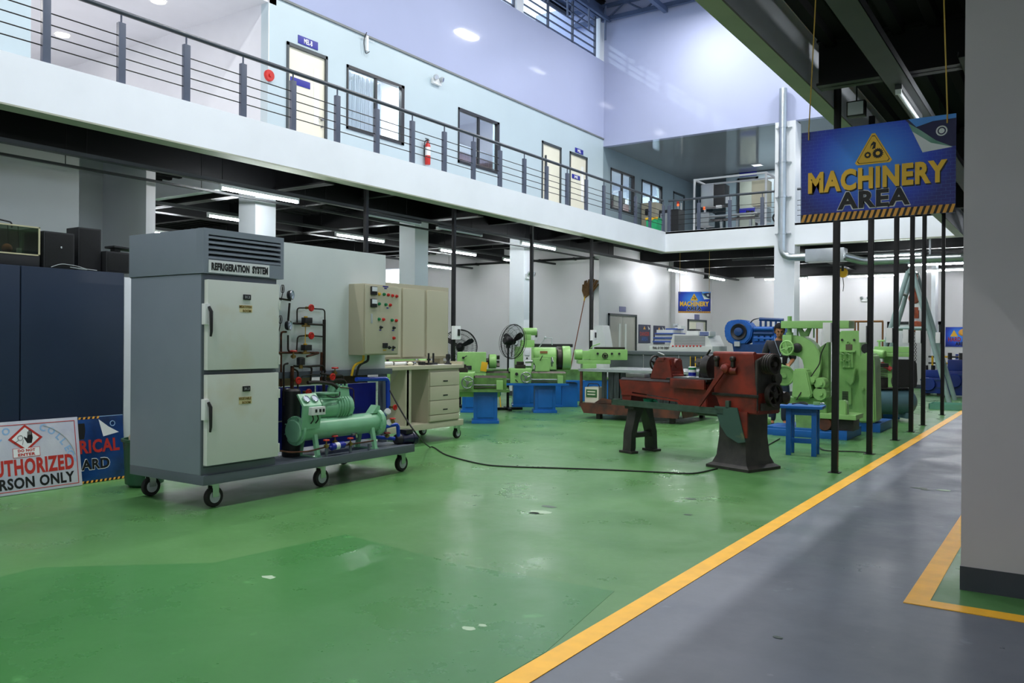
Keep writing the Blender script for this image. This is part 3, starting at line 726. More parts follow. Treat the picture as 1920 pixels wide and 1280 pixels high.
# board, its stand and blue panels
MB().box(-.43, -.41, .78, 2.575, 1.08, 2.31, .004).build('panel_board', mat('pale_board', '#d3dcdb', .35, var=.04), RT)
MB().box(-.46, -.36, .78, 2.64, 1.02, 1.08, .004).build('board_rail', M_UNITD, RT)
for y in (.85, 2.55): MB().box(-.455, -.385, y - .035, y + .035, .285, 1.02, .004).build('stand_leg', M_UNITD, RT)
for y0, y1 in ((.8, 1.62), (1.66, 2.5)):
    MB().box(-.5, -.47, y0, y1, .33, .93, .004).build('blue_panel', M_RBLUE, RT)
    MB().box(-.468, -.462, y0, y1, .6, .612).build('panel_strip', M_GREYP, RT)
MB().box(-.52, -.5, 1.0, 1.6, .94, 1.02).build('tan_panel', mat('tan_board', '#a08b62', .7, var=.1), RT)
# control box
cb = MB().box(-.41, -.2, 2.02, 2.545, 1.232, 1.965, .008).build('control_box', M_BEIGE, RT)
MB().box(-.2, -.185, 2.035, 2.535, 1.245, 1.952, .005).build('door', M_BEIGE2, cb)
def F(x, y): return 2.035 + (x - 1280) / 435 * .50, 1.952 - (y - 345) / 835 * .707
M_BTN = {'y': M_YEL, 'g': M_GRN, 'r': M_RED}
for x, y, c in ((1450, 447, 'y'), (1513, 447, 'g'), (1570, 450, 'r'), (1627, 455, 'r'), (1683, 460, 'r'), (1450, 568, 'g'), (1537, 572, 'g'), (1597, 575, 'r'), (1450, 755, 'g'), (1507, 757, 'r'), (1622, 762, 'g'), (1680, 765, 'r'), (1648, 985, 'r')):
    u, v = F(x, y)
    o = MB().lathe([(.017, 0), (.017, .008), (.013, .01), (.013, .02), (.0, .022)], (-.185, u, v), (1, 0, 0), 14).build('button', M_BTN[c], cb)
for y in (410, 560):
    u, v = F(1375, y)
    MB().box(-.185, -.165, u - .042, u + .042, v - .045, v + .042, .004).build('meter', M_DARK, cb)
    MB().box(-.165, -.16, u - .036, u + .036, v - .008, v + .036).build('meter_face', M_ACR, cb)
for x, y in ((1475, 855), (1648, 858), (1590, 1103), (1645, 1103)):
    u, v = F(x, y); MB().lathe([(.018, 0), (.018, .006), (.011, .01), (.009, .028), (.0, .028)], (-.185, u, v), (1, 0, 0), 12).build('selector_knob', M_DARK, cb)
u, v = F(1532, 1078); MB().box(-.185, -.172, u - .035, u + .035, v - .026, v + .026, .003).build('counter', M_DARK, cb)
for x, y, w, m_ in ((1537, 350, .085, M_NAVY), (1537, 372, .04, M_NAVY), (1565, 612, .03, M_NAVY), (1470, 888, .03, M_NAVY), (1642, 890, .035, M_NAVY), (1530, 1135, .05, M_YEL), (1640, 1133, .035, M_NAVY)):
    u, v = F(x, y); MB().box(-.1855, -.184, u - w / 2, u + w / 2, v - .006, v + .006).build('label_strip', m_, cb)
u, v = F(1357, 750); MB().box(-.1855, -.18, u - .012, u + .012, v - .05, v + .05, .002).build('key_slot', M_GREYP, cb)
for u in (2.13, 2.2):
    MB().tube(rounded([(-.3, u, 1.24), (-.3, u, 1.17), (-.32, u - .12, 1.13), (-.34, u - .13, 1.02)], .05), .013, 8).build('cable', M_DARK if u > 2.15 else M_YEL, cb)
# ---- copper circuit on the board
XP = -.37
def pipe(name, pts, r=.008, m=None, x=XP, rad=.035):
    return MB().tube(rounded([L(a, b, x if len(c) == 0 else c[0]) for a, b, *c in pts], rad), r, 8).build(name, m or M_COPPERB, RT)
pipe('pipe', [(513, 580), (520, 580), (520, 674)], .011)
pipe('pipe', [(505, 558), (520, 559), (545, 563)], .009)
pipe('pipe', [(543, 568), (540, 604)], .010)
pipe('pipe', [(537, 622), (527, 622), (527, 725)], .010, M_COPPER)
pipe('pipe', [(540, 628), (540, 657), (546, 660)], .009)
pipe('pipe', [(557, 605), (557, 577), (573, 577)], .007)
pipe('pipe', [(583, 578), (609, 580), (609, 600)], .007)
pipe('pipe', [(550, 606), (609, 609)], .010)
pipe('pipe', [(556, 659), (558, 630), (573, 629)], .007)
pipe('pipe', [(583, 629), (607, 631)], .007)
pipe('pipe', [(520, 661), (545, 661), (600, 661), (575, 668)], .011, M_COPPER)
pipe('pipe', [(608, 599), (607, 735)], .016, M_COPPERB)
pipe('pipe', [(603, 660), (602, 716)], .013, M_COPPER)
pipe('pipe', [(540, 681), (532, 683), (532, 760)], .009, x=-.34)
pipe('pipe', [(548, 686), (547, 748)], .018, M_COPPER, x=-.33)
pipe('pipe', [(551, 686), (570, 687), (606, 685), (610, 697)], .010, x=-.34)
pipe('pipe', [(552, 692), (559, 696), (558, 740)], .009, x=-.32)
pipe('pipe', [(575, 687), (585, 688), (582, 715)], .010, x=-.34)
pipe('pipe', [(562, 715), (566, 705), (583, 702), (600, 703)], .005, x=-.33)
# gauges with capillary coils
def gauge(px, py, x, r=.045, nx=.85, ny=.45, coil=True):
    c = L(px, py, x); ax_ = Vector((nx, ny, .0)).normalized()
    g = MB().lathe([(.0, -.035), (r * .85, -.035), (r, -.02), (r, .0), (r * .88, .004)], c, ax_, 24).build('gauge', M_DARK, RT)
    MB().lathe([(r * .86, -.002), (r * 1.02, .0), (r * 1.02, .01), (r * .88, .012)], c, ax_, 24, ring=True).build('bezel', M_CHROME, g)
    MB().lathe([(.0, .003), (r * .88, .003), (r * .88, .005), (.0, .005)], c, ax_, 24).build('dial', M_DIAL, g)
    MB().box(-.001, .001, -r * .7, r * .15, -.002, .002).build('needle', M_DARK, g, loc=c + ax_ * .007, rot=(.6, 0, atan2(ny, nx)))
    if coil:
        k = MB()
        for q_ in range(2): k.torus(c + Vector((-.02, -.1 + q_ * .015, .055)), (.5, 1, 0), .036, .0035, 20, 6)
        k.tube([c + Vector((-.02, -.09, .02)), c + Vector((-.02, -.11, -.055))], .004, 6)
        k.build('capillary_coil', M_COPPERB, g)
gauge(547, 553, -.33); gauge(543, 610, -.33)
def hand(c, ax_, r=.026, m=None, stem=.05):
    v = MB().cyl(c - ax_ * .02, c + ax_ * .02, .013, seg=10).cyl(c, c + ax_ * stem, .006, seg=8).box(c.x - .018, c.x + .018, c.y - .018, c.y + .018, c.z - .012, c.z + .012, .004).build('valve', M_BRASS, RT)
    k = MB().torus(c + ax_ * stem, ax_, r * .8, r * .28, 14, 6).cyl(c + ax_ * (stem - .006), c + ax_ * (stem + .006), r * .5, seg=10)
    k.build('handwheel', m or M_RED, v)
AXF, AXU = Vector((1, 0, 0)), Vector((0, 0, 1))
for px, py, x, a_ in ((577, 577, -.36, AXF), (577, 629, -.36, AXF), (553, 713, -.32, AXF), (572, 735, -.28, AXF), (617, 706, -.3, AXF), (550, 668, -.33, AXU), (628, 699, -.34, AXU)): hand(L(px, py, x), a_, .034)
# solenoid valves and a regulator
for px, py in ((574, 601), (573, 652)):
    c = L(px, py, -.34)
    s_ = MB().box(c.x - .03, c.x + .03, c.y - .035, c.y + .055, c.z - .025, c.z + .03, .006).build('solenoid_valve', M_DARK, RT)
    MB().cyl(c + Vector((0, -.005, .03)), c + Vector((0, -.005, .042)), .018, seg=12).build('cap', M_YEL, s_)
    MB().cyl(c + Vector((0, -.005, -.06)), c + Vector((0, -.005, -.02)), .016, seg=10).box(c.x - .015, c.x + .015, c.y - .045, c.y + .04, c.z - .06, c.z - .042, .004).build('valve_body', M_BRASS, s_)
c = L(564, 677, -.32); s_ = MB().lathe([(.0, -.035), (.04, -.035), (.04, .03), (.025, .04), (.0, .04)], c, (0, 0, 1), 16).build('regulator', M_DARK, RT)
MB().cyl(c - AXU * .07, c - AXU * .035, .02, seg=10).build('regulator_body', M_BRASS, s_)
MB().tube([L(573, 607, -.35), L(572, 648, -.35)], .004, 6).build('capillary_line', M_YEL, RT)
# receiver: dark tank standing behind the gauge panel
c = L(546, 790, -.33); MB().lathe([(.0, .285), (.08, .285), (.085, .3), (.085, c.z + .29), (.07, c.z + .31), (.0, c.z + .315)], (c.x, c.y, 0), AXU, 20).build('receiver_tank', M_DARK, RT)
# ---- condenser shell along the front
XC = -.2
a_, b_ = L(553, 808, XC), L(702, 791, XC); zc = (a_.z + b_.z) / 2; y0, y1 = a_.y, b_.y
cs = MB().lathe([(.102, .0), (.102, y1 - y0)], (XC, y0, zc), (0, 1, 0), 32).build('condenser', M_SEAF, RT)
MB().lathe([(.0, -.03), (.1, -.03), (.108, -.022), (.108, -.008), (.135, -.008), (.138, .0), (.138, .015), (.1, .018)], (XC, y0, zc), (0, 1, 0), 32).build('end_cap', M_SEAF, cs)
MB().lathe([(.1, -.018), (.138, -.015), (.142, .0), (.142, .03), (.11, .04), (.0, .045)], (XC, y1, zc), (0, 1, 0), 32).build('flange', M_SEAF, cs)
MB().prism([(y1 - .09, zc + .1), (y1 + .02, zc + .1), (y1 + .02, zc + .17), (y1 - .01, zc + .18)], 'x', XC - .04, XC + .06).build('lug', M_SEAF, cs)
for k in range(8):
    t_ = 2 * pi * k / 8 + .3
    for yy in (y0 - .012, y1 - .02): MB().cyl((XC + .123 * cos(t_), yy - .008, zc + .123 * sin(t_)), (XC + .123 * cos(t_), yy + .06 * (yy > y0 + .1), zc + .123 * sin(t_)), .007, seg=6).build('bolt', M_SEAFD, cs)
for yy in (y0 + .17, y1 - .12):
    for s in (-1, 1):
        x_ = XC + s * .075
        MB().prism([(x_ - .018, zc - .03), (x_ + .018, zc - .03), (x_ + .018 + s * .05, .285), (x_ - .018 + s * .05, .285)], 'y', yy - .02, yy + .02).build('leg', M_SEAF, cs)
    MB().box(XC - .15, XC + .15, yy - .03, yy + .03, .285, .293).build('foot', M_SEAF, cs)
pipe('pipe', [(660, 815), (668, 812), (668, 820)], .014, M_CHROME, x=-.1)
# ---- compressor above the condenser
cc = L(622, 762, -.25); Y_, Z_ = cc.y, cc.z
cp = MB().lathe([(.0, -.2), (.09, -.2), (.11, -.17), (.115, -.05), (.125, .02), (.125, .14), (.11, .2), (.07, .22), (.0, .225)], (-.25, Y_, Z_), (0, 1, 0), 28).build('compressor', M_SEAF, RT)
for k in range(5): MB().lathe([(.05, 0), (.135, 0), (.135, .016), (.05, .016)], (-.25, Y_ - .02 + k * .035, Z_), (0, 1, 0), 28).build('body_fin', M_SEAFD, cp)
MB().prism([(Y_ + .0, Z_ + .07), (Y_ + .17, Z_ + .07), (Y_ + .15, Z_ + .2), (Y_ + .02, Z_ + .2)], 'x', -.34, -.16, bev=.012).build('cylinder_head', M_SEAF, cp)
for k in range(3):
    for s in (-1, 1): MB().cyl((-.25 + s * .07, Y_ + .03 + k * .05, Z_ + .2), (-.25 + s * .07, Y_ + .03 + k * .05, Z_ + .222), .011, seg=6).build('bolt', M_SEAFD, cp)
MB().box(-.36, -.14, Y_ - .19, Y_ + .0, Z_ + .13, Z_ + .145, .005).build('terminal_cover', M_SEAF, cp)
MB().box(-.33, -.17, Y_ - .17, Y_ - .03, Z_ + .08, Z_ + .13, .008).build('terminal_box', M_SEAF, cp)
MB().lathe([(.0, -.012), (.1, -.012), (.1, .0), (.085, .01)], (-.25, Y_ + .215, Z_ - .02), (0, 1, 0), 8).build('end_plate', M_SEAF, cp)
MB().prism([(Y_ - .2, Z_ - .19), (Y_ + .22, Z_ - .19), (Y_ + .18, Z_ - .1), (Y_ - .15, Z_ - .1)], 'x', -.35, -.15).build('saddle', M_SEAFD, cp)
MB().tube(rounded([(-.14, Y_ - .17, Z_ + .12), (-.13, Y_ - .08, Z_ + .095), (-.13, Y_ - .01, Z_ + .11), (-.14, Y_, Z_ + .15)], .05), .006, 6).build('cable', M_DARK, cp)
pipe('pipe', [(577, 717), (598, 716), (627, 720), (640, 737)], .017, M_COPPERB, x=-.2, rad=.06)
pipe('pipe', [(610, 716), (630, 712), (648, 712), (650, 740)], .017, M_COPPERB, x=-.3, rad=.06)
pipe('pipe', [(638, 726), (663, 728), (664, 760)], .005, M_COPPER, x=-.16)
pipe('pipe', [(600, 748), (645, 746)], .006, M_SEAFD, x=-.13)
pipe('pipe', [(601, 700), (630, 705), (643, 703), (643, 715)], .009, x=-.3)
# gauge panel before the condenser
pa, pb = L(563, 750, -.07), L(600, 750, -.07)
ya, yb = pa.y + .02, pb.y + .0
gp = MB().prism([(-.085, .56), (-.07, .56), (-.045, .78), (-.13, .885), (-.145, .878), (-.07, .775)], 'y', ya, yb).build('gauge_panel', M_SEAF, RT)
for k in (0, 1):
    yy = ya + (yb - ya) * (.28 + .46 * k); n_ = Vector((.78, 0, .63)); c_ = Vector((-.085, yy, .835))
    g = MB().lathe([(.032, .002), (.038, .002), (.038, .013), (.033, .015)], c_, n_, 22, ring=True).build('dial_rim', M_CHROME, gp)
    MB().lathe([(.0, .002), (.034, .002), (.034, .01), (.0, .01)], c_, n_, 22).build('dial_face', M_DIAL, gp)
bx_ = MB().box(-.06, -.005, ya + .065, yb + .01, .69, .765, .004).build('pressure_switch', M_WHITEP, gp)
for k in (.3, .6, .85): MB().box(-.006, -.002, ya + .065 + (yb - ya - .055) * k - .012, ya + .065 + (yb - ya - .055) * k + .012, .715, .745).build('switch_window', M_DARK, gp)
for k in (.1, .16): MB().tube(rounded([(-.04, ya + k, .69), (-.03, ya + k + .01, .65), (-.06, ya + k, .61)], .03), .006, 6).build('cable', M_DARK, gp)
# liquid line along the platform edge: valves, blue filter drier
def fl(px, py): p = L(px, py, -.04); return p
MB().tube(rounded([fl(505, 842), fl(545, 848), fl(578, 846), fl(610, 838)], .05), .008, 8).build('liquid_line', M_COPPER, RT)
MB().tube([fl(640, 836), fl(662, 832), fl(700, 826)], .008, 8).build('liquid_line', M_COPPER, RT)
for px, py in ((612, 836), (657, 832)): hand(fl(px, py), AXU, .03, None, .055)
hand(L(628, 828, -.12), AXU, .03, None, .055)
a_, b_ = fl(620, 838), fl(645, 833)
fd = MB().lathe([(.012, -.02), (.015, .0), (.034, .01), (.034, (b_ - a_).length - .01), (.015, (b_ - a_).length), (.012, (b_ - a_).length + .02)], a_, b_ - a_, 20).build('filter_drier', M_RBLUE, RT)
MB().lathe([(.0345, .05), (.0345, .1)], a_, b_ - a_, 20).build('paper_label', M_WHITEP, fd)
for px in (612, 657, 692): p = fl(px, 838 if px < 640 else 830); MB().box(p.x - .01, p.x + .01, p.y - .01, p.y + .01, .285, p.z - .01).build('support', M_UNITD, RT)
# water circuit in blue pipe with a pump
def bp(pts, x, r=.022, rad=.05): return MB().tube(rounded([L(a, b, x if not c else c[0]) for a, b, *c in pts], rad, 6), r, 12).build('blue_pipe', M_BPIPE, RT)
bp([(668, 711), (727, 710), (728, 776)], -.3, .024)
bp([(705, 783, -.2), (716, 780, -.15), (727, 774, -.15)], -.15, .02)
bp([(706, 806, -.2), (716, 802, -.12), (735, 797, -.12), (746, 795, -.12), (747, 818, -.12)], -.12, .02)
bp([(694, 818, -.25), (740, 822, -.12)], -.12, .02)
for px, py in ((726, 772), (728, 793)):
    c = L(px, py, -.13); MB().lathe([(.0, -.03), (.032, -.03), (.035, .02), (.028, .03), (.0, .03)], c, (.8, -.5, .3), 16).build('flow_meter', M_WHITEP, RT)
hand(L(734, 763, -.16), AXF, .03); hand(L(736, 790, -.09), AXU, .03, None, .03); hand(L(726, 817, -.09), AXU, .034, mat('dark_red_enamel', '#7b1d1b', .4), .03)
c = L(762, 822, -.12)
pm = MB().lathe([(.0, -.08), (.05, -.08), (.062, -.07), (.062, .06), (.07, .065), (.07, .11), (.055, .125), (.0, .125)], c, (.25, 1, 0), 22).build('pump_motor', mat('dark_navy_enamel', '#161a3c', .35), RT)
MB().lathe([(.0, .0), (.05, .0), (.06, .02), (.06, .06), (.0, .06)], c - Vector((.03, .14, 0)), (.25, 1, 0), 18).build('pump_casing', M_DARK, pm)
MB().box(c.x - .05, c.x + .05, c.y - .06, c.y + .05, c.z + .055, c.z + .1, .008).build('terminal_box', M_DARK, pm)
MB().box(c.x - .07, c.x + .07, c.y - .07, c.y + .07, .285, c.z - .05, .004).build('pump_foot', M_DARK, pm)

# cable snaking over the floor from the trainer to the red lathe
pts = [L(772, 826, -.1) + Vector((RX0, RY0, 0)), Vector((RX0 + .03, RY0 + 2.68, .3)), Vector((RX0 + .1, RY0 + 2.8, .012))]
pts = [AX(731, 732, -5.95), AX(758, 780, -5.74), AX(785, 818, -5.66)] + [G(a, b, .008) for a, b in ((806, 838), (838, 853), (900, 869), (950, 874), (1040, 877), (1130, 880), (1240, 885), (1300, 887), (1345, 878))]
sm = []
for i in range(len(pts) - 1):
    p0, p1, p2, p3 = pts[max(i - 1, 0)], pts[i], pts[i + 1], pts[min(i + 2, len(pts) - 1)]
    for k in range(6):
        t_ = k / 6; sm.append(.5 * ((2 * p1) + (p2 - p0) * t_ + (2 * p0 - 5 * p1 + 4 * p2 - p3) * t_ ** 2 + (3 * p1 - p0 - 3 * p2 + p3) * t_ ** 3))
for p in sm: p.z = max(p.z, .008)
tag(MB().tube(sm + [pts[-1]], .008, 8).build('power_cable', M_RUBBER), 'black cable snaking over the green floor to the red lathe', 'cable')
# ------------------------------------------------------------------ signs
def sign_blue():
    if 'blue_poster' in MATS: return MATS['blue_poster']
    mt = bpy.data.materials.new('blue_poster'); mt.use_nodes = True; n = mt.node_tree.nodes; l = mt.node_tree.links; b = n['Principled BSDF']
    tc = n.new('ShaderNodeTexCoord'); gr = n.new('ShaderNodeTexGradient'); gr.gradient_type = 'SPHERICAL'
    mp = n.new('ShaderNodeMapping'); mp.inputs['Scale'].default_value = (2.0, 1, 2.4); mp.inputs['Location'].default_value = (.06, 0, -.9)
    l.new(tc.outputs['Object'], mp.inputs[0]); l.new(mp.outputs[0], gr.inputs[0])
    rp = n.new('ShaderNodeValToRGB'); e = rp.color_ramp.elements
    e[0].color = (*lin('#14237e'), 1); e[1].color = (*lin('#3f95ff'), 1); e[1].position = .75
    q = e.new(.3); q.color = (*lin('#1a44cc'), 1)
    l.new(gr.outputs['Fac'], rp.inputs[0])
    br = n.new('ShaderNodeTexBrick'); br.inputs['Scale'].default_value = 11; br.inputs['Mortar Size'].default_value = .012; br.inputs['Color1'].default_value = (0, 0, 0, 1); br.inputs['Color2'].default_value = (0, 0, 0, 1); br.inputs['Mortar'].default_value = (1, 1, 1, 1)
    m2 = n.new('ShaderNodeMapping'); m2.inputs['Rotation'].default_value = (pi / 2, .5, 0); l.new(tc.outputs['Object'], m2.inputs[0]); l.new(m2.outputs[0], br.inputs['Vector'])
    mx = n.new('ShaderNodeMix'); mx.data_type = 'RGBA'; ml = n.new('ShaderNodeMath'); ml.operation = 'MULTIPLY'; ml.inputs[1].default_value = .3
    l.new(br.outputs['Color'], ml.inputs[0]); l.new(ml.outputs[0], mx.inputs[0]); l.new(rp.outputs[0], mx.inputs[6]); mx.inputs[7].default_value = (*lin('#4f86e0'), 1)
    l.new(mx.outputs[2], b.inputs['Base Color']); b.inputs['Roughness'].default_value = .35
    MATS['blue_poster'] = mt; return mt
M_SIGNY = mat('sign_yellow', '#ffcb3c', .45, var=.05)
M_SIGNO = mat('sign_orange', '#f0ad48', .45, var=.06)
M_SIGNK = mat('sign_black', '#141516', .45, var=.03)
M_SIGNW = mat('sign_white', '#e4e8ea', .45, var=.03)
M_CURLG = mat('sign_curl_green', '#2f7a62', .45, col2='#8fb6a8', scale=3)
M_BACKING = mat('sign_backing', '#b9bcbd', .6)
def gear(b, cx, cz, R, teeth, d0, d1, hole):
    pts = []
    for k in range(teeth * 4):
        t = 2 * pi * k / (teeth * 4); r = R if (k % 4) < 2 else R * .82
        pts.append((cx + r * cos(t), cz + r * sin(t)))
    b.prism(pts, 'y', d0, d1)
    return b
def sign_panel(t, W_, H_, stripes=True, curl=True, y=0.0, stripe_top=False):
    """poster panel facing local -y; its lower left corner at x=-W/2, z=0"""
    MB().box(-W_ / 2, W_ / 2, y, y + .012, 0, H_).build('panel', sign_blue(), t)
    if stripes:
        hb = H_ * .085
        st = MB().box(-W_ / 2, W_ / 2, y - .0015, y, 0, hb).build('hazard_band', M_SIGNK, t)
        n = 26; dx = W_ / n
        for k in range(n):
            x0 = -W_ / 2 + k * dx; sh = hb * .35
            P = [(x0, 0), (x0 + dx * .55, 0), (min(x0 + dx * .55 + sh, W_ / 2), hb), (min(x0 + sh, W_ / 2), hb)]
            MB().prism(P, 'y', y - .003, y - .0015).build('hazard_stripe', M_SIGNO, st)
    if curl:
        # turned-up corner print, upper right
        x1, z1 = W_ / 2, H_
        c1 = [(x1 - .33 * W_, z1 - .0), (x1 - .27 * W_, z1 - .1 * H_), (x1 - .2 * W_, z1 - .36 * H_), (x1 - .01 * W_, z1 - .33 * H_), (x1 - .1 * W_, z1 - .24 * H_), (x1 - .2 * W_, z1 - .1 * H_), (x1 - .26 * W_, z1 - .02 * H_)]
        MB().prism([(x1 - .31 * W_, z1), (x1, z1), (x1, z1 - .33 * H_), (x1 - .12 * W_, z1 - .3 * H_), (x1 - .24 * W_, z1 - .12 * H_)], 'y', y - .001, y).build('print_corner', mat('sign_navy', '#141b4e', .4), t)
        MB().prism([(x1 - .29 * W_, z1 - .04 * H_), (x1 - .2 * W_, z1 - .36 * H_), (x1 - .02 * W_, z1 - .335 * H_), (x1 - .12 * W_, z1 - .25 * H_), (x1 - .22 * W_, z1 - .12 * H_)], 'y', y - .002, y - .001).build('print_curl', M_SIGNW, t)
        MB().prism([(x1 - .29 * W_, z1 - .04 * H_), (x1 - .265 * W_, z1 - .13 * H_), (x1 - .15 * W_, z1 - .27 * H_), (x1 - .02 * W_, z1 - .335 * H_), (x1 - .12 * W_, z1 - .25 * H_), (x1 - .22 * W_, z1 - .12 * H_)], 'y', y - .0028, y - .002).build('print_curl_shade', M_CURLG, t)
        MB().prism([(x1 - .29 * W_, z1), (x1, z1), (x1, z1 - .045 * H_), (x1 - .14 * W_, z1 - .05 * H_), (x1 - .24 * W_, z1 - .09 * H_)], 'y', y - .0025, y - .001).build('print_sky', mat('sign_sky', '#4f9bef', .4), t)
        MB().torus((x1 - .085 * W_, y - .002, z1 - .16 * H_), (0, 1, 0), .03 * W_, .004 * W_ + .001, 20, 6).lathe([(.0, 0), (.018 * W_, 0), (.018 * W_, .001), (.0, .001)], (x1 - .085 * W_, y - .003, z1 - .16 * H_), (0, 1, 0), 10).build('emblem', M_SIGNW, t)
def machinery_sign(label, loc, rz, W_=.94, H_=.61, ropes=None, big=True):
    t = thing('machinery_area_sign', label, 'sign', loc, rz)
    sign_panel(t, W_, H_)
    cx, z0, z1, hw = -.01 * W_, .575 * H_, .9 * H_, .12 * W_
    def tri(s):
        zc_ = z0 + (z1 - z0) * .36; return [(cx + (x - cx) * s, zc_ + (z - zc_) * s) for x, z in ((cx - hw, z0 + .015), (cx - hw + .012, z0), (cx + hw - .012, z0), (cx + hw, z0 + .015), (cx + .01, z1), (cx - .01, z1))]
    wt = MB().prism(tri(1.0), 'y', -.003, 0).build('warning_triangle', M_SIGNY, t)
    MB().prism(tri(.88), 'y', -.004, -.003).build('triangle_edge', M_SIGNK, wt)
    MB().prism(tri(.84), 'y', -.005, -.004).build('triangle_field', M_SIGNY, wt)
    g = MB(); gear(g, cx + .028, z0 + .065, .034, 16, -.0065, -.005, 0); gear(g, cx - .034, z0 + .06, .022, 12, -.0065, -.005, 0)
    g.build('gear_symbol', M_SIGNK, wt)
    MB().cyl((cx + .028, -.0075, z0 + .065), (cx + .028, -.0065, z0 + .065), .013, seg=14).build('gear_hole', M_SIGNY, wt)
    MB().cyl((cx - .034, -.0075, z0 + .06), (cx - .034, -.0065, z0 + .06), .009, seg=12).build('gear_hole', M_SIGNY, wt)
    MB().prism([(cx - .008, z0 + .095), (cx + .012, z0 + .1), (cx + .016, z0 + .135), (cx + .0, z0 + .145), (cx - .014, z0 + .128), (cx - .02, z0 + .1), (cx - .012, z0 + .118), (cx + .002, z0 + .125)], 'y', -.0065, -.005).build('hand_symbol', M_SIGNK, wt)
    text('lettering_shadow', 'MACHINERY', M_SIGNK, t, (.006, -.002, .415 * H_), '-y', .2, .0095, fit=.90 * W_, hfit=.235 * H_, ext=.0006)
    text('lettering', 'MACHINERY', M_SIGNY, t, (0, -.004, .43 * H_), '-y', .2, .0095, fit=.90 * W_, hfit=.235 * H_, ext=.0006)
    text('lettering_outline', 'AREA', M_SIGNW, t, (-.01 * W_, -.002, .205 * H_), '-y', .2, .014, fit=.47 * W_ + .012, hfit=.185 * H_ + .012, ext=.0006)
    text('lettering', 'AREA', M_SIGNK, t, (-.01 * W_, -.004, .205 * H_), '-y', .2, .008, fit=.47 * W_, hfit=.185 * H_, ext=.0006)
    for x, dx, zt in ropes or ():
        z_ = H_ - .035; MB().tube([(x, -.006, z_ - .02), (x, -.004, z_ + .05), (x + dx * .35, .0, z_ + (zt - z_) * .35 + .01), (x + dx, 0, zt)], .0045, 6).build('rope', mat('yellow_cord', '#c9a54a', .7), t)
    return t
YS = 5.84
a, b, c_, d_ = AY(1503, 249, YS), AY(1793, 213, YS), AY(1800, 394, YS), AY(1504, 420, YS)
zs = (c_.z + d_.z) / 2
machinery_sign('large blue MACHINERY AREA sign hung over the aisle on yellow cords', ((a.x + b.x) / 2, YS, zs), 0, b.x - a.x, (a.z + b.z) / 2 - zs, [(-.42, .06, 4.3 - zs), (.42, -.05, 4.3 - zs)])
# far hanging copy of the same sign
d0 = ray(1302, 567); s_ = 24.6 / sqrt(d0.x ** 2 + d0.y ** 2); p = CAM + d0 * s_
machinery_sign('small distant MACHINERY AREA sign hung before the back doors', (p.x, p.y, p.z - .3), .55, .92, .61, [(-.42, .0, 4.28 - p.z + .3), (.42, 0, 4.28 - p.z + .3)])
# ------------------------------------------------------------------ left: navy cabinets with things on top
M_NAVYC = mat('dark_navy_laminate', '#26344a', .38, var=.08, scale=2)
M_BLKBOX = mat('black_vinyl', '#1d1f22', .6, var=.15, scale=20)
XN = -7.9
def navy_cab(y0, y1, label):
    t = thing('tall_cabinet', label, 'cabinet', (XN, (y0 + y1) / 2, 0), 0, 'navy cabinets')
    w = (y1 - y0) / 2
    MB().box(-.5, -.02, -w, w, 0, 2.04, .003).build('body', M_NAVYC, t)
    MB().box(-.02, 0, -w + .004, w - .004, .06, 2.036, .003).build('front_panel', M_NAVYC, t)
navy_cab(3.79, 4.78, 'tall dark navy cabinet panel beside the refrigeration trainer')
navy_cab(2.79, 3.785, 'tall dark navy cabinet panel beneath the glass tank')
tag(MB().box(XN - .45, XN - .01, 4.785, 4.87, 0, 2.0, .004).build('white_board', M_FASCIA), 'narrow white board end standing between navy cabinet and trainer', 'board')
ZC = 2.04
# glass tank
a, b = AX(75, 426, XN - .03), AX(-40, 470, XN - .03)
y1 = a.y; y0 = y1 - .72; h = a.z - ZC
t = thing('glass_tank', 'old glass tank with dark base and an orange float inside', 'tank', (XN - .03, y1, ZC))
MB().box(-.38, 0, y0 - y1, 0, 0, .1, .004).build('base', M_DARK, t)
M_TANK = glass('tank_glass', (.45, .52, .42), .05, .06)
for bx in ((-.006, 0, y0 - y1, 0), (-.38, -.374, y0 - y1, 0), (-.374, -.006, -.006, 0), (-.374, -.006, y0 - y1, y0 - y1 + .006)): MB().box(*bx, .1, h).build('pane', M_TANK, t)
for z in (.1, h - .012): MB().box(-.004, .006, y0 - y1, 0, z, z + .012).build('edge_strip', mat('cream_tape', '#cfc8a4', .6), t)
MB().box(-.004, .006, -.014, 0, .1, h).build('edge_strip', MATS['cream_tape'], t)
MB().box(-.36, -.35, y0 - y1 + .02, -.02, .1, h - .02).build('back_print', mat('mossy_print', '#4a4a38', .8, col2='#2f3328', scale=6), t)
MB().sphere((-.1, -.24, .155), .045, 14).build('float', mat('orange_float', '#b5672c', .6), t)
MB().box(-.08, -.06, -.17, -.13, .12, .165, .006).build('tag', M_WHITEP, t)
MB().tube(rounded([(-.1, -.6, h), (-.1, -.45, h + .06), (-.1, -.2, h + .03), (-.1, -.2, h - .02)], .1), .008, 6).build('cable', M_RUBBER, t)
for y in (-.24, -.15): MB().tube([(-.09, y, h), (-.09, y + .01, .17)], .004, 6).build('cord', M_RUBBER, t)
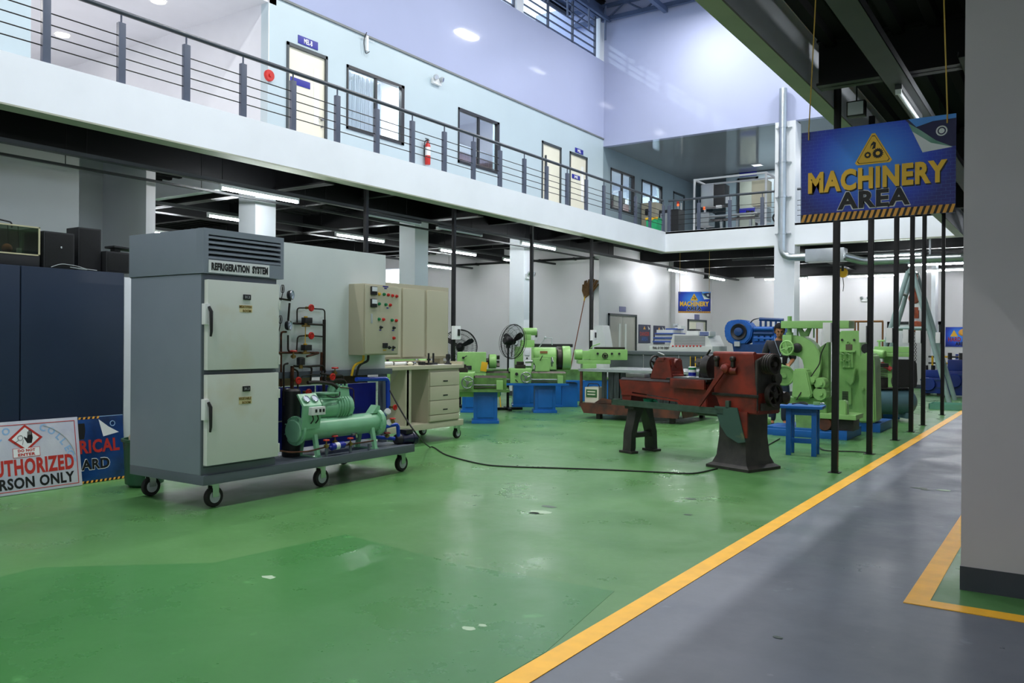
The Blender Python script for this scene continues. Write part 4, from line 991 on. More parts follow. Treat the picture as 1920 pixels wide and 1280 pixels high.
def black_box(name, label, px0, px1, pyt, x=XN - .02, d=.36, cat='speaker', screw=True):
    a, b = AX(px0, pyt, x), AX(px1, pyt + 6, x)
    t = thing(name, label, cat, (x, a.y, ZC)); w = b.y - a.y; h = a.z - ZC
    MB().box(-d, 0, 0, w, 0, h, .008).build('case', M_BLKBOX, t)
    MB().box(0, .004, .015, w - .015, .015, h - .015, .003).build('grille_cloth', mat('black_grille', '#15171a', .85, var=.3, scale=90), t)
    if screw: MB().lathe([(.0, 0), (.012, 0), (.01, .006), (0, .006)], (.003, w * .55, h * .58), (1, 0, 0), 10).build('screw', M_CHROME, t)
    return t, a.y, w, h
black_box('loudspeaker', 'squat black loudspeaker box next to the glass tank', 82, 140, 432)
black_box('loudspeaker', 'tall black loudspeaker box standing on the navy cabinet', 147, 190, 425, x=XN - .1, d=.22, screw=False)
_, yb_, wb_, hb_ = black_box('amplifier_case', 'low black case on the navy cabinet edge', 199, 243, 470, x=XN - .03, d=.3, cat='case', screw=False)
o = MB().box(-.18, .0, 0, .3, 0, .022, .008).box(-.12, -.04, .03, .09, -.03, 0).build('keyboard_pad', M_BLKBOX, loc=(XN - .04, yb_ + .09, ZC + hb_ + .042)); o.rotation_euler = (-.05, 0, 0)
tag(o, 'flat black pad lying on the low black case', 'pad')
pts = [(XN - .005, 4.06, ZC + .006), (XN + .0, 4.15, ZC + .045), (XN + .0, 4.3, ZC + .035), (XN - .005, 4.42, ZC + .005), (XN - .005, 4.35, ZC + .006), (XN, 4.2, ZC + .02), (XN - .005, 4.5, ZC + .006)]
tag(MB().tube(rounded(pts, .1, 5), .003, 6).build('loose_wire', M_GREYP), 'thin grey wire lying along the navy cabinet top', 'wire')
# ------------------------------------------------------------------ wrapped signs leaning on the cabinets
M_WRAP = mat('film_wrapped_white', '#c9cdd6', .22, col2='#b5b9cb', scale=3, bump=.12, bscale=30, coat=.6)
M_SRED = mat('sign_red', '#b8322a', .4, var=.08); M_SBLUE = mat('sign_pale_blue', '#8fb4dc', .4, var=.05)
t = thing('authorized_sign', 'film wrapped white sign reading AUTHORIZED PERSON ONLY on the floor', 'sign', (-7.74, 3.83, .004), HP)
Wd, Hd = .90, .645
t.rotation_euler = (radians(-9), 0, HP)
pn = MB().box(-Wd / 2, Wd / 2, 0, .014, 0, Hd, .003).build('panel', M_WRAP, t)
def fr(b, x0, x1, z0, z1, w, y): return b.box(x0, x1, y, 0, z0, z0 + w).box(x0, x1, y, 0, z1 - w, z1).box(x0, x0 + w, y, 0, z0, z1).box(x1 - w, x1, y, 0, z0, z1)
fr(MB(), -Wd / 2 + .022, Wd / 2 - .03, .025, Hd - .03, .006, -.0015).build('red_border', M_SRED, t)
def U(u): return u - Wd / 2
cx, cz = U(.417), .485
dm = MB().prism([(cx - .15, cz), (cx, cz - .12), (cx + .15, cz), (cx, cz + .125)], 'y', -.0015, 0).build('red_diamond', M_SRED, t)
MB().prism([(cx - .118, cz), (cx, cz - .095), (cx + .118, cz), (cx, cz + .1)], 'y', -.0022, -.0015).build('diamond_field', M_SIGNW, dm)
hnd = MB().prism([(cx + .012, cz - .045), (cx + .05, cz - .045), (cx + .062, cz + .0), (cx + .06, cz + .03), (cx + .018, cz + .03), (cx + .012, cz + .0), (cx - .012, cz + .018), (cx - .014, cz + .006)], 'y', -.003, -.0022)
for k in range(4): hnd.box(cx + .019 + k * .0108, cx + .027 + k * .0108, -.003, -.0022, cz + .028, cz + .06 + (.012 if k in (1, 2) else 0))
hnd.build('hand_symbol', M_SIGNK, dm)
MB().torus((cx - .045, -.0025, cz + .008), (0, 1, 0), .022, .002, 16, 4).tube([(cx - .1, -.0025, cz - .035), (cx - .06, -.0025, cz - .012)], .002, 4).tube([(cx - .03, -.0025, cz - .055), (cx - .02, -.0025, cz - .012)], .002, 4).build('figure_symbol', M_SIGNK, dm)
bx = MB().box(U(.3), U(.535), -.0018, 0, .318, .402).build('notice_box', M_SRED, t)
MB().box(U(.304), U(.531), -.0024, -.0018, .322, .398).build('notice_field', M_SIGNW, bx)
text('lettering', 'DO NOT', M_SRED, bx, (U(.418), -.0026, .378), '-y', .04, .002, fit=.15, hfit=.026, ext=.0004)
text('lettering', 'ENTER', M_SRED, bx, (U(.418), -.0026, .342), '-y', .04, .002, fit=.15, hfit=.026, ext=.0004)
text('lettering', 'AUTHORIZED', M_SRED, t, (U(.44), -.001, .235), '-y', .2, .008, fit=.79, hfit=.145, ext=.0006)
text('lettering', 'PERSON ONLY', M_SIGNK, t, (U(.44), -.001, .095), '-y', .15, .005, fit=.78, hfit=.1, ext=.0006)
for ch, u, v, r in (('L', .185, .5, 38), ('O', .255, .56, 28), ('C', .575, .57, -18), ('O', .65, .535, -32), ('L', .715, .475, -48), ('L', .752, .425, -55), ('E', .79, .36, -65), ('G', .81, .31, -72), ('E', .825, .245, -80)):
    text('lettering', ch, M_SBLUE, t, (U(u), -.0006, v), '-y', .085, .003, ext=.0003, tilt=radians(r))
MB().torus((U(.45), .0, .2), (0, 1, 0), .44, .0035, 60, 4)
arc = [Vector((U(.45) + .415 * cos(radians(q)), -.0006, .21 + .40 * sin(radians(q)))) for q in range(12, 75, 4)]
MB().tube(arc, .004, 4).build('grey_arc', M_BACKING, t)
t = thing('electrical_sign', 'film wrapped dark blue ELECTRICAL sign leaning behind the white sign', 'sign', (-7.80, 4.3, .004), HP)
t.rotation_euler = (radians(-6), 0, HP)
MB().box(-.45, .45, .0, .014, 0, .63, .003).build('panel', mat('film_wrapped_navy', '#15243f', .2, col2='#1c4a8e', scale=2.2, bump=.15, bscale=30, coat=.6), t)
MB().prism([(.2, .6), (.24, .43), (.4, .46), (.3, .52)], 'y', -.0012, 0).build('print_curl', M_SIGNW, t)
MB().torus((.34, -.001, .55), (0, 1, 0), .024, .004, 18, 5).build('emblem', M_SBLUE, t)
text('lettering', 'RICAL', M_SRED, t, (.2, -.001, .345), '-y', .12, .004, fit=.40, hfit=.13, ext=.0005)
text('lettering_outline', 'ARD', M_SIGNW, t, (.15, -.0005, .175), '-y', .12, .006, fit=.29, hfit=.112, ext=.0003)
text('lettering', 'ARD', M_SIGNK, t, (.15, -.0012, .175), '-y', .12, .004, fit=.28, hfit=.10, ext=.0005)
hp = MB().prism([(-.02, .42), (.05, .42), (.065, .5), (.06, .57), (.0, .57), (-.02, .5)], 'y', -.0012, 0).build('hand_symbol', M_SIGNK, t)
for z in (.0, .608):
    hb = MB().box(-.45, .45 if z == 0 else .2, -.001, 0, z, z + .022).build('hazard_band', M_SIGNK, t)
    for k in range(20 if z == 0 else 15): MB().prism([(-.45 + k * .045, z), (-.43 + k * .045, z), (-.42 + k * .045, z + .022), (-.44 + k * .045, z + .022)], 'y', -.002, -.001).build('hazard_stripe', M_SIGNO, hb)
MB().box(-.45, .45, -.001, 0, .624, .63).build('blue_edge', M_SBLUE, t)
# green bin behind the trainer wheel
p = G(266, 924); q = AX(252, 850, -7.3)
t = thing('waste_bin', 'dark green plastic bin behind the trainer platform', 'bin', (-7.28, 4.62, 0))
MB().lathe([(.0, .0), (.13, .0), (.15, .02), (.19, .42), (.205, .425), (.205, .45), (.185, .45), (.17, .03), (.0, .025)], (0, 0, 0), (0, 0, 1), 28).build('bin_body', mat('bin_green', '#174a30', .4), t)
MB().sphere((-.02, -.05, .44), .09, 10, (1.2, 1, 1)).build('bag', mat('crumpled_paper', '#b8a98f', .8, bump=.4, bscale=40), t)
# ------------------------------------------------------------------ beige trainer bench on casters
t = thing('training_bench', 'beige steel bench with drawers and upright cabinet panels on casters', 'bench', (-7.2, 7.4, 0))
# local x from -.8 (rear) to 0 (front), y from 0 to 2.1
tt = MB().box(-.8, .02, 0, 2.06, 1.0, 1.05, .006).box(-.8, .02, 2.03, 2.06, 1.05, 1.09).box(-.8, -.77, 0, 2.06, 1.05, 1.09).build('tabletop', M_BEIGE2, t)
pd = MB().box(-.7, -.01, 1.31, 1.98, .27, 1.0, .006).build('drawer_pedestal', M_BEIGE, t)
for k in range(3):
    z1 = .955 - k * .195
    d = MB().box(-.01, .012, 1.325, 1.965, z1 - .188, z1, .005).build('drawer', M_BEIGE2, pd)
    MB().box(.01, .016, 1.6, 1.7, z1 - .135, z1 - .118, .002).build('pull', M_DARK, d)
MB().box(-.01, .012, 1.325, 1.965, .29, .368, .004).build('plinth', M_BEIGE2, pd)
MB().prism([(-.7, .27), (-.0, .27), (-.0, 1.0), (-.12, 1.0)], 'y', .86, .9).build('leg_panel', M_BEIGE2, t)
MB().box(-.03, .0, .84, .95, .27, 1.0, .003).build('leg_edge', M_BEIGE2, t)
MB().box(-.75, .0, .05, 2.08, .19, .27, .006).build('base_frame', M_BEIGE2, t)
MB().box(-.72, -.68, .1, .84, .55, .95, .003).build('modesty_panel', mat('dark_maroon_panel', '#3a2a2a', .6), t)
for x, y in ((-.07, .2), (-.07, 2.02), (-.7, .2), (-.7, 2.02)): caster(t, x, y, .19, .07)
cab = MB().box(-.42, -.27, .5, 2.06, 1.13, 2.14, .006).build('upright_cabinet', M_BEIGE, t)
for y0, y1 in ((.55, 1.02), (1.06, 1.5), (1.56, 2.02)): MB().box(-.27, -.25, y0, y1, 1.16, 2.08, .005).build('cabinet_door', M_BEIGE2, cab)
for y in (.6, 1.95): MB().box(-.4, -.3, y - .04, y + .04, 1.05, 1.13).build('cabinet_foot', M_BEIGE, cab)
# parts lying on the bench
bz = 1.051
def on_bench(name, label, y, x, build, cat, rz=0):
    o = thing(name, label, cat, (-7.2 + x, 7.4 + y, bz), rz); build(o); return o
def pneu(o):
    MB().cyl((0, -.13, .03), (0, .1, .03), .028, seg=14).build('barrel', M_WHITEP, o)
    MB().cyl((0, -.15, .03), (0, -.13, .03), .029, seg=14).build('end_ring', M_RED, o)
    MB().cyl((0, .1, .03), (0, .15, .03), .02, seg=12).build('nozzle', M_DARK, o)
on_bench('pneumatic_cylinder', 'white cylinder with red end lying on the beige bench', .62, -.12, pneu, 'cylinder', .2)
on_bench('white_pipe', 'white plastic pipe lying on the beige bench', .88, -.14, lambda o: (MB().cyl((0, -.12, .027), (0, .1, .027), .022, seg=14).build('tube', M_WHITEP, o), MB().cyl((0, .1, .027), (0, .12, .027), .026, seg=14).build('collar', M_GREYP, o)), 'pipe', .05)
def clamp(o):
    MB().box(-.03, .03, -.1, .1, 0, .03, .006).build('base_block', M_DARK, o)
    for y in (-.06, .04): MB().cyl((0, y, .03), (0, y, .16), .014, seg=10).build('peg', M_DARK, o)
on_bench('clamp_block', 'black block with two upright pegs on the beige bench', 1.48, -.1, clamp, 'clamp')
def knob(o):
    MB().cyl((0, 0, 0), (0, 0, .02), .05, seg=14).build('base_disc', M_DARK, o)
    MB().lathe([(.03, .02), (.02, .05), (.035, .09), (.03, .14), (.0, .15)], (0, 0, 0), (0, 0, 1), 12).build('grip', M_DARK, o)
on_bench('pressure_regulator', 'black knobbed regulator beside the bench corner', 1.82, -.08, knob, 'regulator')
def coupl(o):
    MB().box(-.03, .03, -.05, .05, 0, .045, .008).build('body', M_DARK, o)
    MB().cyl((0, .04, .03), (0, .11, .03), .018, seg=10).build('spigot', M_CHROME, o)
on_bench('valve_block', 'small black valve block with bright spigot on the bench', 1.15, -.2, coupl, 'valve')
on_bench('valve_block', 'second black valve block further along, beside a bright cap', 1.3, -.12, coupl, 'valve', 1.2)
on_bench('cap', 'rounded pale cap lying among the black valve blocks', 1.04, -.1, lambda o: MB().sphere((0, 0, .025), .035, 12, (1, 1.4, .7)).build('dome', M_CREAM, o), 'cap')
on_bench('paper_sheet', 'white paper sheet under the pegs on the beige bench', 1.62, -.13, lambda o: MB().box(-.1, .12, -.16, .16, 0, .002).build('sheet', M_SIGNW, o), 'paper')

# ------------------------------------------------------------------ green lathes
M_LG = mat('lathe_green', '#90c274', .35, var=.14, scale=5)
M_LGD = mat('lathe_green_grimy', '#6b9a50', .45, col2='#4a6b3a', scale=6)
M_LB = mat('lathe_blue', '#1265b8', .4, var=.12, scale=4)
M_OIL = mat('oily_steel', '#3e3a36', .38, metal=.7, var=.35, scale=12)
M_BRT = mat('machined_steel', '#9da3a4', .28, metal=.9, var=.15, scale=9)
def wheel(b, c, ax_, R, r=.012, spokes=3, hub=.03):
    c = Vector(c); ax_ = Vector(ax_).normalized(); b.torus(c, ax_, R, r, 26, 8); b.cyl(c - ax_ * .02, c + ax_ * .03, hub, seg=14)
    a = ax_.orthogonal().normalized(); q = ax_.cross(a)
    for k in range(spokes):
        t_ = 2 * pi * k / spokes + .5; b.cyl(c, c + (a * cos(t_) + q * sin(t_)) * R, r * .85, seg=8)
    return b
LA = radians(36)
def lathe_machine(label, loc, rz, carriage=1.0, tail=1.5, head=True, bed=2.1, ped=(0.3, 1.7), trm=None):
    t = thing('metal_lathe', label, 'lathe', loc, rz)
    bd = MB().prism([(-.14, .55), (.14, .55), (.16, .7), (.16, .76), (-.16, .76), (-.16, .7)], 'x', .1, bed).build('bed', M_LGD, t)
    for y in (-.12, .12): MB().prism([(y - .035, .76), (y + .035, .76), (y, .79)], 'x', .1, bed).build('bed_way', M_OIL, bd)
    if head:
        h = MB().box(.0, .56, -.2, .2, .76, 1.16, .025).build('headstock', M_LG, t)
        MB().box(.0, .56, -.2, .2, .58, .76, .01).build('gearbox', M_LG, h)
        for x, z in ((.12, 1.05), (.3, .68), (.44, .68)): MB().cyl((x, -.2, z), (x, -.25, z), .025, seg=10).cyl((x, -.24, z), (x + .07, -.27, z + .04), .009, seg=6).build('gear_lever', M_DARK, h)
        MB().box(.32, .44, -.215, -.2, .86, 1.04, .005).build('instruction_plate', M_YEL, h, rot=(0, .15, 0))
        MB().box(.16, .28, -.21, -.2, .82, .9, .004).build('speed_plate', M_DARK, h)
        c = MB().lathe([(.0, .56), (.06, .56), (.06, .6), (.14, .61), (.14, .62)], (0, 0, .98), (1, 0, 0), 24).build('chuck_plate', M_OIL, t)
        MB().lathe([(.0, .62), (.135, .62), (.14, .63), (.14, .74), (.12, .76), (.0, .76)], (0, 0, .98), (1, 0, 0), 24).build('chuck', M_LG, t)
        for k in range(3):
            a_ = 2 * pi * k / 3 + .4; MB().box(.76, .82, -.018, .018, .05, .12, M=Matrix.Translation((0, 0, .98)) @ Matrix.Rotation(a_, 4, 'X')).build('chuck_jaw', M_OIL, t)
    x = carriage
    cr = MB().box(x - .02, x + .42, -.22, .2, .79, .85, .008).build('carriage', M_LG, t)
    MB().box(x, x + .4, -.3, -.2, .56, .84, .012).build('apron', M_LG, cr)
    wheel(MB(), (x + .3, -.34, .69), (0, 1, 0), .095).build('handwheel', M_BRT, cr)
    MB().box(x + .1, x + .3, -.14, .14, .85, .92, .006).box(x + .13, x + .27, -.1, .06, .92, .98, .006).build('tool_post', M_OIL, cr)
    MB().cyl((x + .12, -.3, .75), (x + .12, -.36, .75), .03, seg=12).cyl((x + .1, -.3, .64), (x + .14, -.37, .6), .01, seg=8).build('lever', M_DARK, cr)
    MB().cyl((.5, -.2, .64), (bed - .1, -.2, .64), .013, seg=10).build('lead_screw', M_BRT, t)
    MB().cyl((.5, -.2, .6), (bed - .1, -.2, .6), .009, seg=8).build('feed_rod', M_OIL, t)
    MB().box(bed - .17, bed - .06, -.26, -.14, .54, .72, .01).build('end_bracket', M_LG, t)
    if tail:
        x = tail
        ts = MB().prism([(x, .79), (x + .3, .79), (x + .27, .9), (x + .27, 1.05), (x - .03, 1.05), (x - .03, .97), (x + .03, .9)], 'y', -.11, .11, bev=.012).build('tailstock', M_LG, t)
        MB().cyl((x - .04, 0, .98), (x - .18, 0, .98), .03, seg=14).build('quill', M_BRT, ts)
        wheel(MB(), (x + .34, 0, .98), (1, 0, 0), .085).build('handwheel', M_BRT, ts)
        MB().cyl((x + .1, -.1, 1.0), (x + .14, -.2, 1.1), .009, seg=6).build('lock_lever', M_DARK, ts)
    MB().box(.05, bed + .05, -.32, .3, .53, .55, .004).box(.05, bed + .05, -.32, -.31, .55, .575).box(.05, bed + .05, .29, .3, .55, .575).build('chip_tray', trm or M_LB, t)
    for k, x in enumerate(ped):
        p_ = MB().box(x - .2, x + .2, -.2, .2, .04, .53, .012).build('pedestal', M_LB, t)
        MB().box(x - .23, x + .23, -.23, .23, .0, .05, .006).build('foot', M_LB, p_)
        MB().box(x - .14, x + .14, -.215, -.2, .1, .46, .006).build('access_panel', M_LB, p_)
    return t
dL = Vector((cos(LA), sin(LA), 0))
def org(px, py, lx, ly=-.22):
    g = G(px, py); n_ = Vector((-sin(LA), cos(LA), 0)); return g - dL * lx - n_ * ly
l1 = lathe_machine('green lathe with a broad blue front pedestal next to the beige bench', org(910, 794, 1.75), LA, carriage=1.15, tail=None, ped=(.3, 1.75), trm=M_LGD)
MB().box(.1, 2.0, -.17, .17, .44, .53, .01).build('bed_skirt', M_LG, l1)
l2 = lathe_machine('green lathe with yellow plate on its headstock in front of the pedestal fan', org(1030, 774, 1.78), LA, carriage=1.02, tail=1.5)
MB().lathe([(.0, 0), (.09, 0), (.1, .02), (.1, .2), (.08, .23), (.0, .23)], (.62, .0, .4), (1, 0, 0), 18).build('drive_motor', M_LB, l2)
MB().cyl((.84, -.34, .12), (.8, -.36, .58), .012, seg=6).build('brake_bar', M_YEL, l2)
# larger lathe behind with a huge chuck, slanted control panel and a motor on top
o3 = G(1018, 763)
n_ = Vector((-sin(LA), cos(LA), 0))
t = thing('metal_lathe', 'big green gap lathe with slanted control panel and huge chuck', 'lathe', o3 - dL * .62 + n_ * .3, LA)
base = MB().box(.0, 1.0, -.3, .3, .03, .56, .015).build('base_cabinet', M_LB, t)
MB().box(-.02, 1.02, -.32, .32, 0, .05, .006).build('foot', M_LB, base)
MB().box(.35, .7, -.31, -.3, .1, .5, .006).build('access_panel', M_LB, base)
MB().box(1.0, 1.35, -.25, .25, .0, .5, .01).build('base_wing', M_LB, base)
MB().box(-.75, 1.5, -.35, .33, .53, .56, .004).build('chip_tray', M_LB, t)
MB().prism([(-.16, .56), (.16, .56), (.18, .78), (-.18, .78)], 'x', -.6, 1.9).build('bed', M_LGD, t)
h = MB().box(.03, .42, -.26, .26, .78, 1.26, .03).build('headstock', M_LG, t)
MB().prism([(-.3, .86), (-.26, .86), (-.26, 1.22), (-.27, 1.24)], 'x', .2, .37).build('control_panel', M_WHITEP, h)
MB().box(.23, .34, -.3, -.285, 1.08, 1.2, .004).build('meter', M_ACR, h)
for z in (.95, 1.02): MB().cyl((.28, -.27, z), (.28, -.31, z), .018, seg=10).build('knob', M_DARK, h)
hb = MB().lathe([(.0, .0), (.17, .0), (.19, .03), (.19, .48), (.17, .5), (.0, .5)], (.42, .05, 1.06), (1, 0, 0), 26).build('spindle_housing', M_LG, t)
MB().lathe([(.0, .5), (.25, .5), (.27, .52), (.27, .6), (.25, .62)], (.42, .05, 1.0), (1, 0, 0), 30).build('chuck_plate', M_OIL, t)
MB().lathe([(.0, .62), (.27, .62), (.28, .64), (.28, .78), (.26, .8), (.0, .8)], (.42, .05, 1.0), (1, 0, 0), 30).build('chuck', M_LG, t)
MB().box(.56, .72, -.16, -.148, 1.12, 1.17, .003).build('maker_plate', mat('rust_plate', '#8a5a3a', .5), hb)
MB().box(.15, .45, -.05, .2, 1.26, 1.4, .02).box(.22, .38, -.03, .16, 1.4, 1.52, .02).build('motor_stand', M_LG, t)
MB().lathe([(.0, -.05), (.075, -.05), (.08, -.03), (.08, .24), (.0, .25)], (.26, .06, 1.58), (1, 0, 0), 18).build('top_motor', M_LG, t)
MB().tube([(.55, .05, 1.24), (.68, .0, 1.45), (.82, .0, 1.45), (.83, 0, 1.3)], .012, 6).sphere((.68, 0, 1.45), .03, 10).build('lamp_arm', M_GREYP, t)
MB().box(.45, 1.3, .28, .32, 1.25, 1.32, .004).build('splash_rail', M_DARK, t)
ts = MB().prism([(.55, .78), (.9, .78), (.88, .88), (.9, 1.06), (.52, 1.06), (.55, .9)], 'y', -.3, -.05, bev=.012).build('compound_slide', M_LG, t)
# green machine further right behind the steel rack
o4 = G(1112, 752)
t = thing('bench_mill', 'small green machine with round end cover behind the steel rack', 'machine', o4 - dL * .35 + n_ * .2, LA)
MB().box(-.1, .8, -.25, .25, 0, .5, .01).build('base', M_LB, t)
MB().box(-.25, .95, -.28, .28, .5, .54, .004).build('tray', M_LGD, t)
MB().box(.1, .42, -.24, .2, .54, .86, .02).box(.0, .75, -.2, .2, .86, .95, .01).build('knee', M_LG, t)
MB().box(.28, 1.15, -.17, .17, .95, 1.2, .03).build('ram', M_LG, t)
MB().lathe([(.0, .0), (.1, .0), (.12, .02), (.12, .18), (.0, .2)], (-.07, -.02, 1.07), (1, 0, 0), 22).build('end_cover', M_LG, t)
MB().box(.1, .3, -.15, .12, .96, 1.16, .02).build('saddle', M_LG, t)
MB().tube([(.3, -.1, 1.22), (.34, -.12, 1.27), (.5, -.2, 1.33)], .012, 6).build('lever', M_LG, t)
wheel(MB(), (.62, -.2, 1.05), (0, 1, 0), .06, .01).build('handwheel', M_OIL, t)
for x in (.45, .78, .95): MB().cyl((x, -.17, 1.1), (x, -.21, 1.1), .025, seg=10).build('knob', M_DARK, t)
MB().box(.4, 1.1, -.1, .12, 1.2, 1.25, .01).build('guide', M_OIL, t)

# ------------------------------------------------------------------ pedestal fans
def fan(label, loc, zc, axis, R, base_r=.3):
    t = thing('pedestal_fan', label, 'fan', loc)
    ax_ = Vector(axis).normalized(); c = Vector((0, 0, zc)) + ax_ * .12
    up = (Vector((0, 0, 1)) - ax_ * ax_.z).normalized(); sd = ax_.cross(up)
    MB().cyl((0, 0, .05), (0, 0, zc - .1), .02, seg=12).cyl((0, 0, .05), (0, 0, zc * .45), .028, seg=12).build('pole', M_STEEL_BLK, t)
    b = MB()
    for k in range(4):
        a_ = pi / 4 + k * pi / 2; b.box(0, base_r, -.03, .03, 0, .05, .01, M=Matrix.Rotation(a_, 4, 'Z'))
    b.build('base', M_STEEL_BLK, t)
    MB().lathe([(.0, -.2), (.06, -.2), (.085, -.17), (.085, -.03), (.06, .0), (.0, .0)], c - ax_ * .02, ax_, 18).box(-.03, .03, -.03, .03, zc - .14, zc - .02).build('motor', M_STEEL_BLK, t)
    cg = MB()
    for off, RR in ((-.07, R), (.07, R), (0, R * 1.01)): cg.torus(c + ax_ * off, ax_, RR * (1 if off == 0 else .97), .009 if off == 0 else .004, 48, 6)
    cg.build('guard_ring', M_STEEL_BLK, t)
    for sgn, nm in ((1, 'front_guard'), (-1, 'rear_guard')):
        g = MB(); n = 56
        for k in range(n):
            a_ = 2 * pi * k / n; d = sd * cos(a_) + up * sin(a_)
            g.tube([c + d * R * .16 + ax_ * sgn * .1, c + d * R * .6 + ax_ * sgn * .1, c + d * R * .96 + ax_ * sgn * .05, c + d * R], .0022, 4)
        for rr in (.16, .45, .75): g.torus(c + ax_ * sgn * .1, ax_, R * rr, .0025, 32, 4)
        g.build(nm, M_STEEL_BLK, t)
    for k in range(3):
        a_ = 2 * pi * k / 3 + .55; d = sd * cos(a_) + up * sin(a_); w_ = (ax_.cross(d)).normalized()
        b = MB(); pts = []
        for q_, wd in ((.1, .03), (.3, .06), (.6, .085), (.85, .07), (.9, .03)):
            m_ = c + d * R * q_; pts.append((m_ + w_ * wd * .6 + ax_ * wd * .35, m_ - w_ * wd * .6 - ax_ * wd * .35))
        th = ax_ * .003
        V = [p for pr in pts for p in (pr[0] + th, pr[1] + th, pr[1] - th, pr[0] - th)]
        Fs = []
        for i in range(len(pts) - 1):
            for j in range(4): Fs.append((i * 4 + j, i * 4 + (j + 1) % 4, (i + 1) * 4 + (j + 1) % 4, (i + 1) * 4 + j))
        Fs += [(0, 1, 2, 3), (len(V) - 4, len(V) - 3, len(V) - 2, len(V) - 1)]
        b._new(V, Fs); b.build('blade', M_STEEL_BLK, t)
    MB().lathe([(.0, .0), (.05, .0), (.055, .04), (.03, .07), (.0, .075)], c, ax_, 16).build('hub', M_STEEL_BLK, t)
    return t
g = G(952, 768); fan('large black pedestal fan turned sideways between the green lathes', g, 1.38, (.25, .95, -.12), .345)
d0 = ray(863, 651); p = CAM + d0 * (17.4 / 1568.0)
fan('black pedestal fan facing the hall behind the beige bench', (p.x, p.y, 0), p.z, (.5, -.85, .05), .36)
# ------------------------------------------------------------------ broom and white hood by the inner wall
a, b = AY(1097, 556, 21.62), AY(1086, 660, 21.5)
t = thing('ceiling_broom', 'long broom with fanned brown bristles leaning on the white wall', 'broom', (a.x - .42, 21.3, 0))
a_ = Vector((a.x - t.location.x, a.y - t.location.y, a.z))
MB().cyl((0, 0, 0), a_, .014, seg=8).build('handle', mat('bamboo', '#8a4a2c', .6), t)
u_ = a_.normalized()
b = MB(); tips = []
for k in range(13):
    s_ = (k - 6) / 6; tip = a_ + u_ * (.55 - .08 * abs(s_) - .1 * (k % 3 == 0)) + Vector((s_ * .26 + .08, .05, 0)); b.tube([a_ - u_ * .05, (a_ + tip) / 2 + Vector((s_ * .03, 0, 0)), tip], [.016, .04, .02], 6)
b.build('bristles', mat('brown_bristle', '#6a4a22', .8, var=.3, scale=20), t)
MB().lathe([(.018, -.12), (.022, -.06), (.018, .02)], a_, u_, 8).build('binding', M_YEL, t)
p = AY(1127, 610, 21.3)
t = thing('white_hood', 'white tapered hood cabinet standing behind the black post', 'hood', (p.x, 21.3, 0))
MB().prism([(-.3, 0), (.3, 0), (.3, 1.0), (.14, p.z), (-.1, p.z), (-.3, 1.0)], 'y', -.2, .25, bev=.01).build('shell', M_WHITEP, t)
MB().box(-.2, .2, -.21, -.2, .2, .8, .004).build('door_panel', M_WHITEP, t)
# ------------------------------------------------------------------ old red lathe on black cast legs
M_RLR = mat('worn_red_lathe_paint', '#822818', .45, col2='#4f1c14', scale=5, bump=.05, bscale=40)
M_CAST = mat('black_cast_iron', '#1f1f1e', .5, col2='#35332f', scale=7, bump=.12, bscale=50)
M_GREASE = mat('greasy_dark_steel', '#3a3734', .42, metal=.5, var=.4, scale=14)
M_DGRN = mat('dark_green_tray', '#2c4238', .5, col2='#3d5347', scale=8)
RL = radians(-19.3)
g0 = (G(1173, 849) + G(1227, 844)) / 2
t = thing('red_lathe', 'old red lathe with black cast legs and open gear wheels', 'lathe', g0, RL)
_ri = Matrix.Rotation(-RL, 3, 'Z')
def RLp(px, py, y):
    """pixel met with the lathe's own vertical plane at depth y"""
    n = Vector((-sin(RL), cos(RL), 0)); d = ray(px, py); s_ = ((g0 + n * y - CAM).dot(n)) / d.dot(n); return _ri @ (CAM + d * s_ - g0)
lg = MB()
for s in (-1, 1):
    lg.prism([(s * .245, 0), (s * .165, 0), (s * .15, .07), (s * .15, .2), (s * .085, .42), (s * .025, .52), (s * .02, .6), (s * .14, .6), (s * .165, .45), (s * .225, .25), (s * .235, .07)], 'x', -.07, .07)
lg.box(-.05, .05, -.17, .17, .19, .25).box(-.08, .08, -.2, .2, .55, .6)
lgo = lg.build('leg_frame', M_CAST, t)
for s in (-1, 1): MB().box(-.11, .11, s * .205 - .06, s * .205 + .06, 0, .03, .006).build('foot', M_CAST, lgo)
MB().box(-.28, 1.5, -.24, .22, .585, .61, .004).box(-.28, 1.5, -.24, -.22, .61, .66).box(-.28, -.26, -.24, .22, .61, .66).build('chip_tray', M_DGRN, t)
bedp = [(-.2, .78), (-.24, .91), (1.2, .91), (1.2, .58), (.95, .58), (.78, .72), (.0, .77), (-.02, .6), (-.16, .6), (-.17, .74)]
bd = MB().prism(bedp, 'y', -.16, .12, bev=.008).build('bed', M_RLR, t)
MB().prism([(-.17, .735), (.0, .745), (.78, .705), (.93, .6), (.9, .59), (.76, .685), (.0, .72), (-.17, .715)], 'y', -.175, -.16).build('bed_rib', M_RLR, bd)
for y in (-.13, .08): MB().prism([(y - .03, .91), (y + .03, .91), (y, .935)], 'x', -.2, 1.2).build('bed_way', M_GREASE, bd)
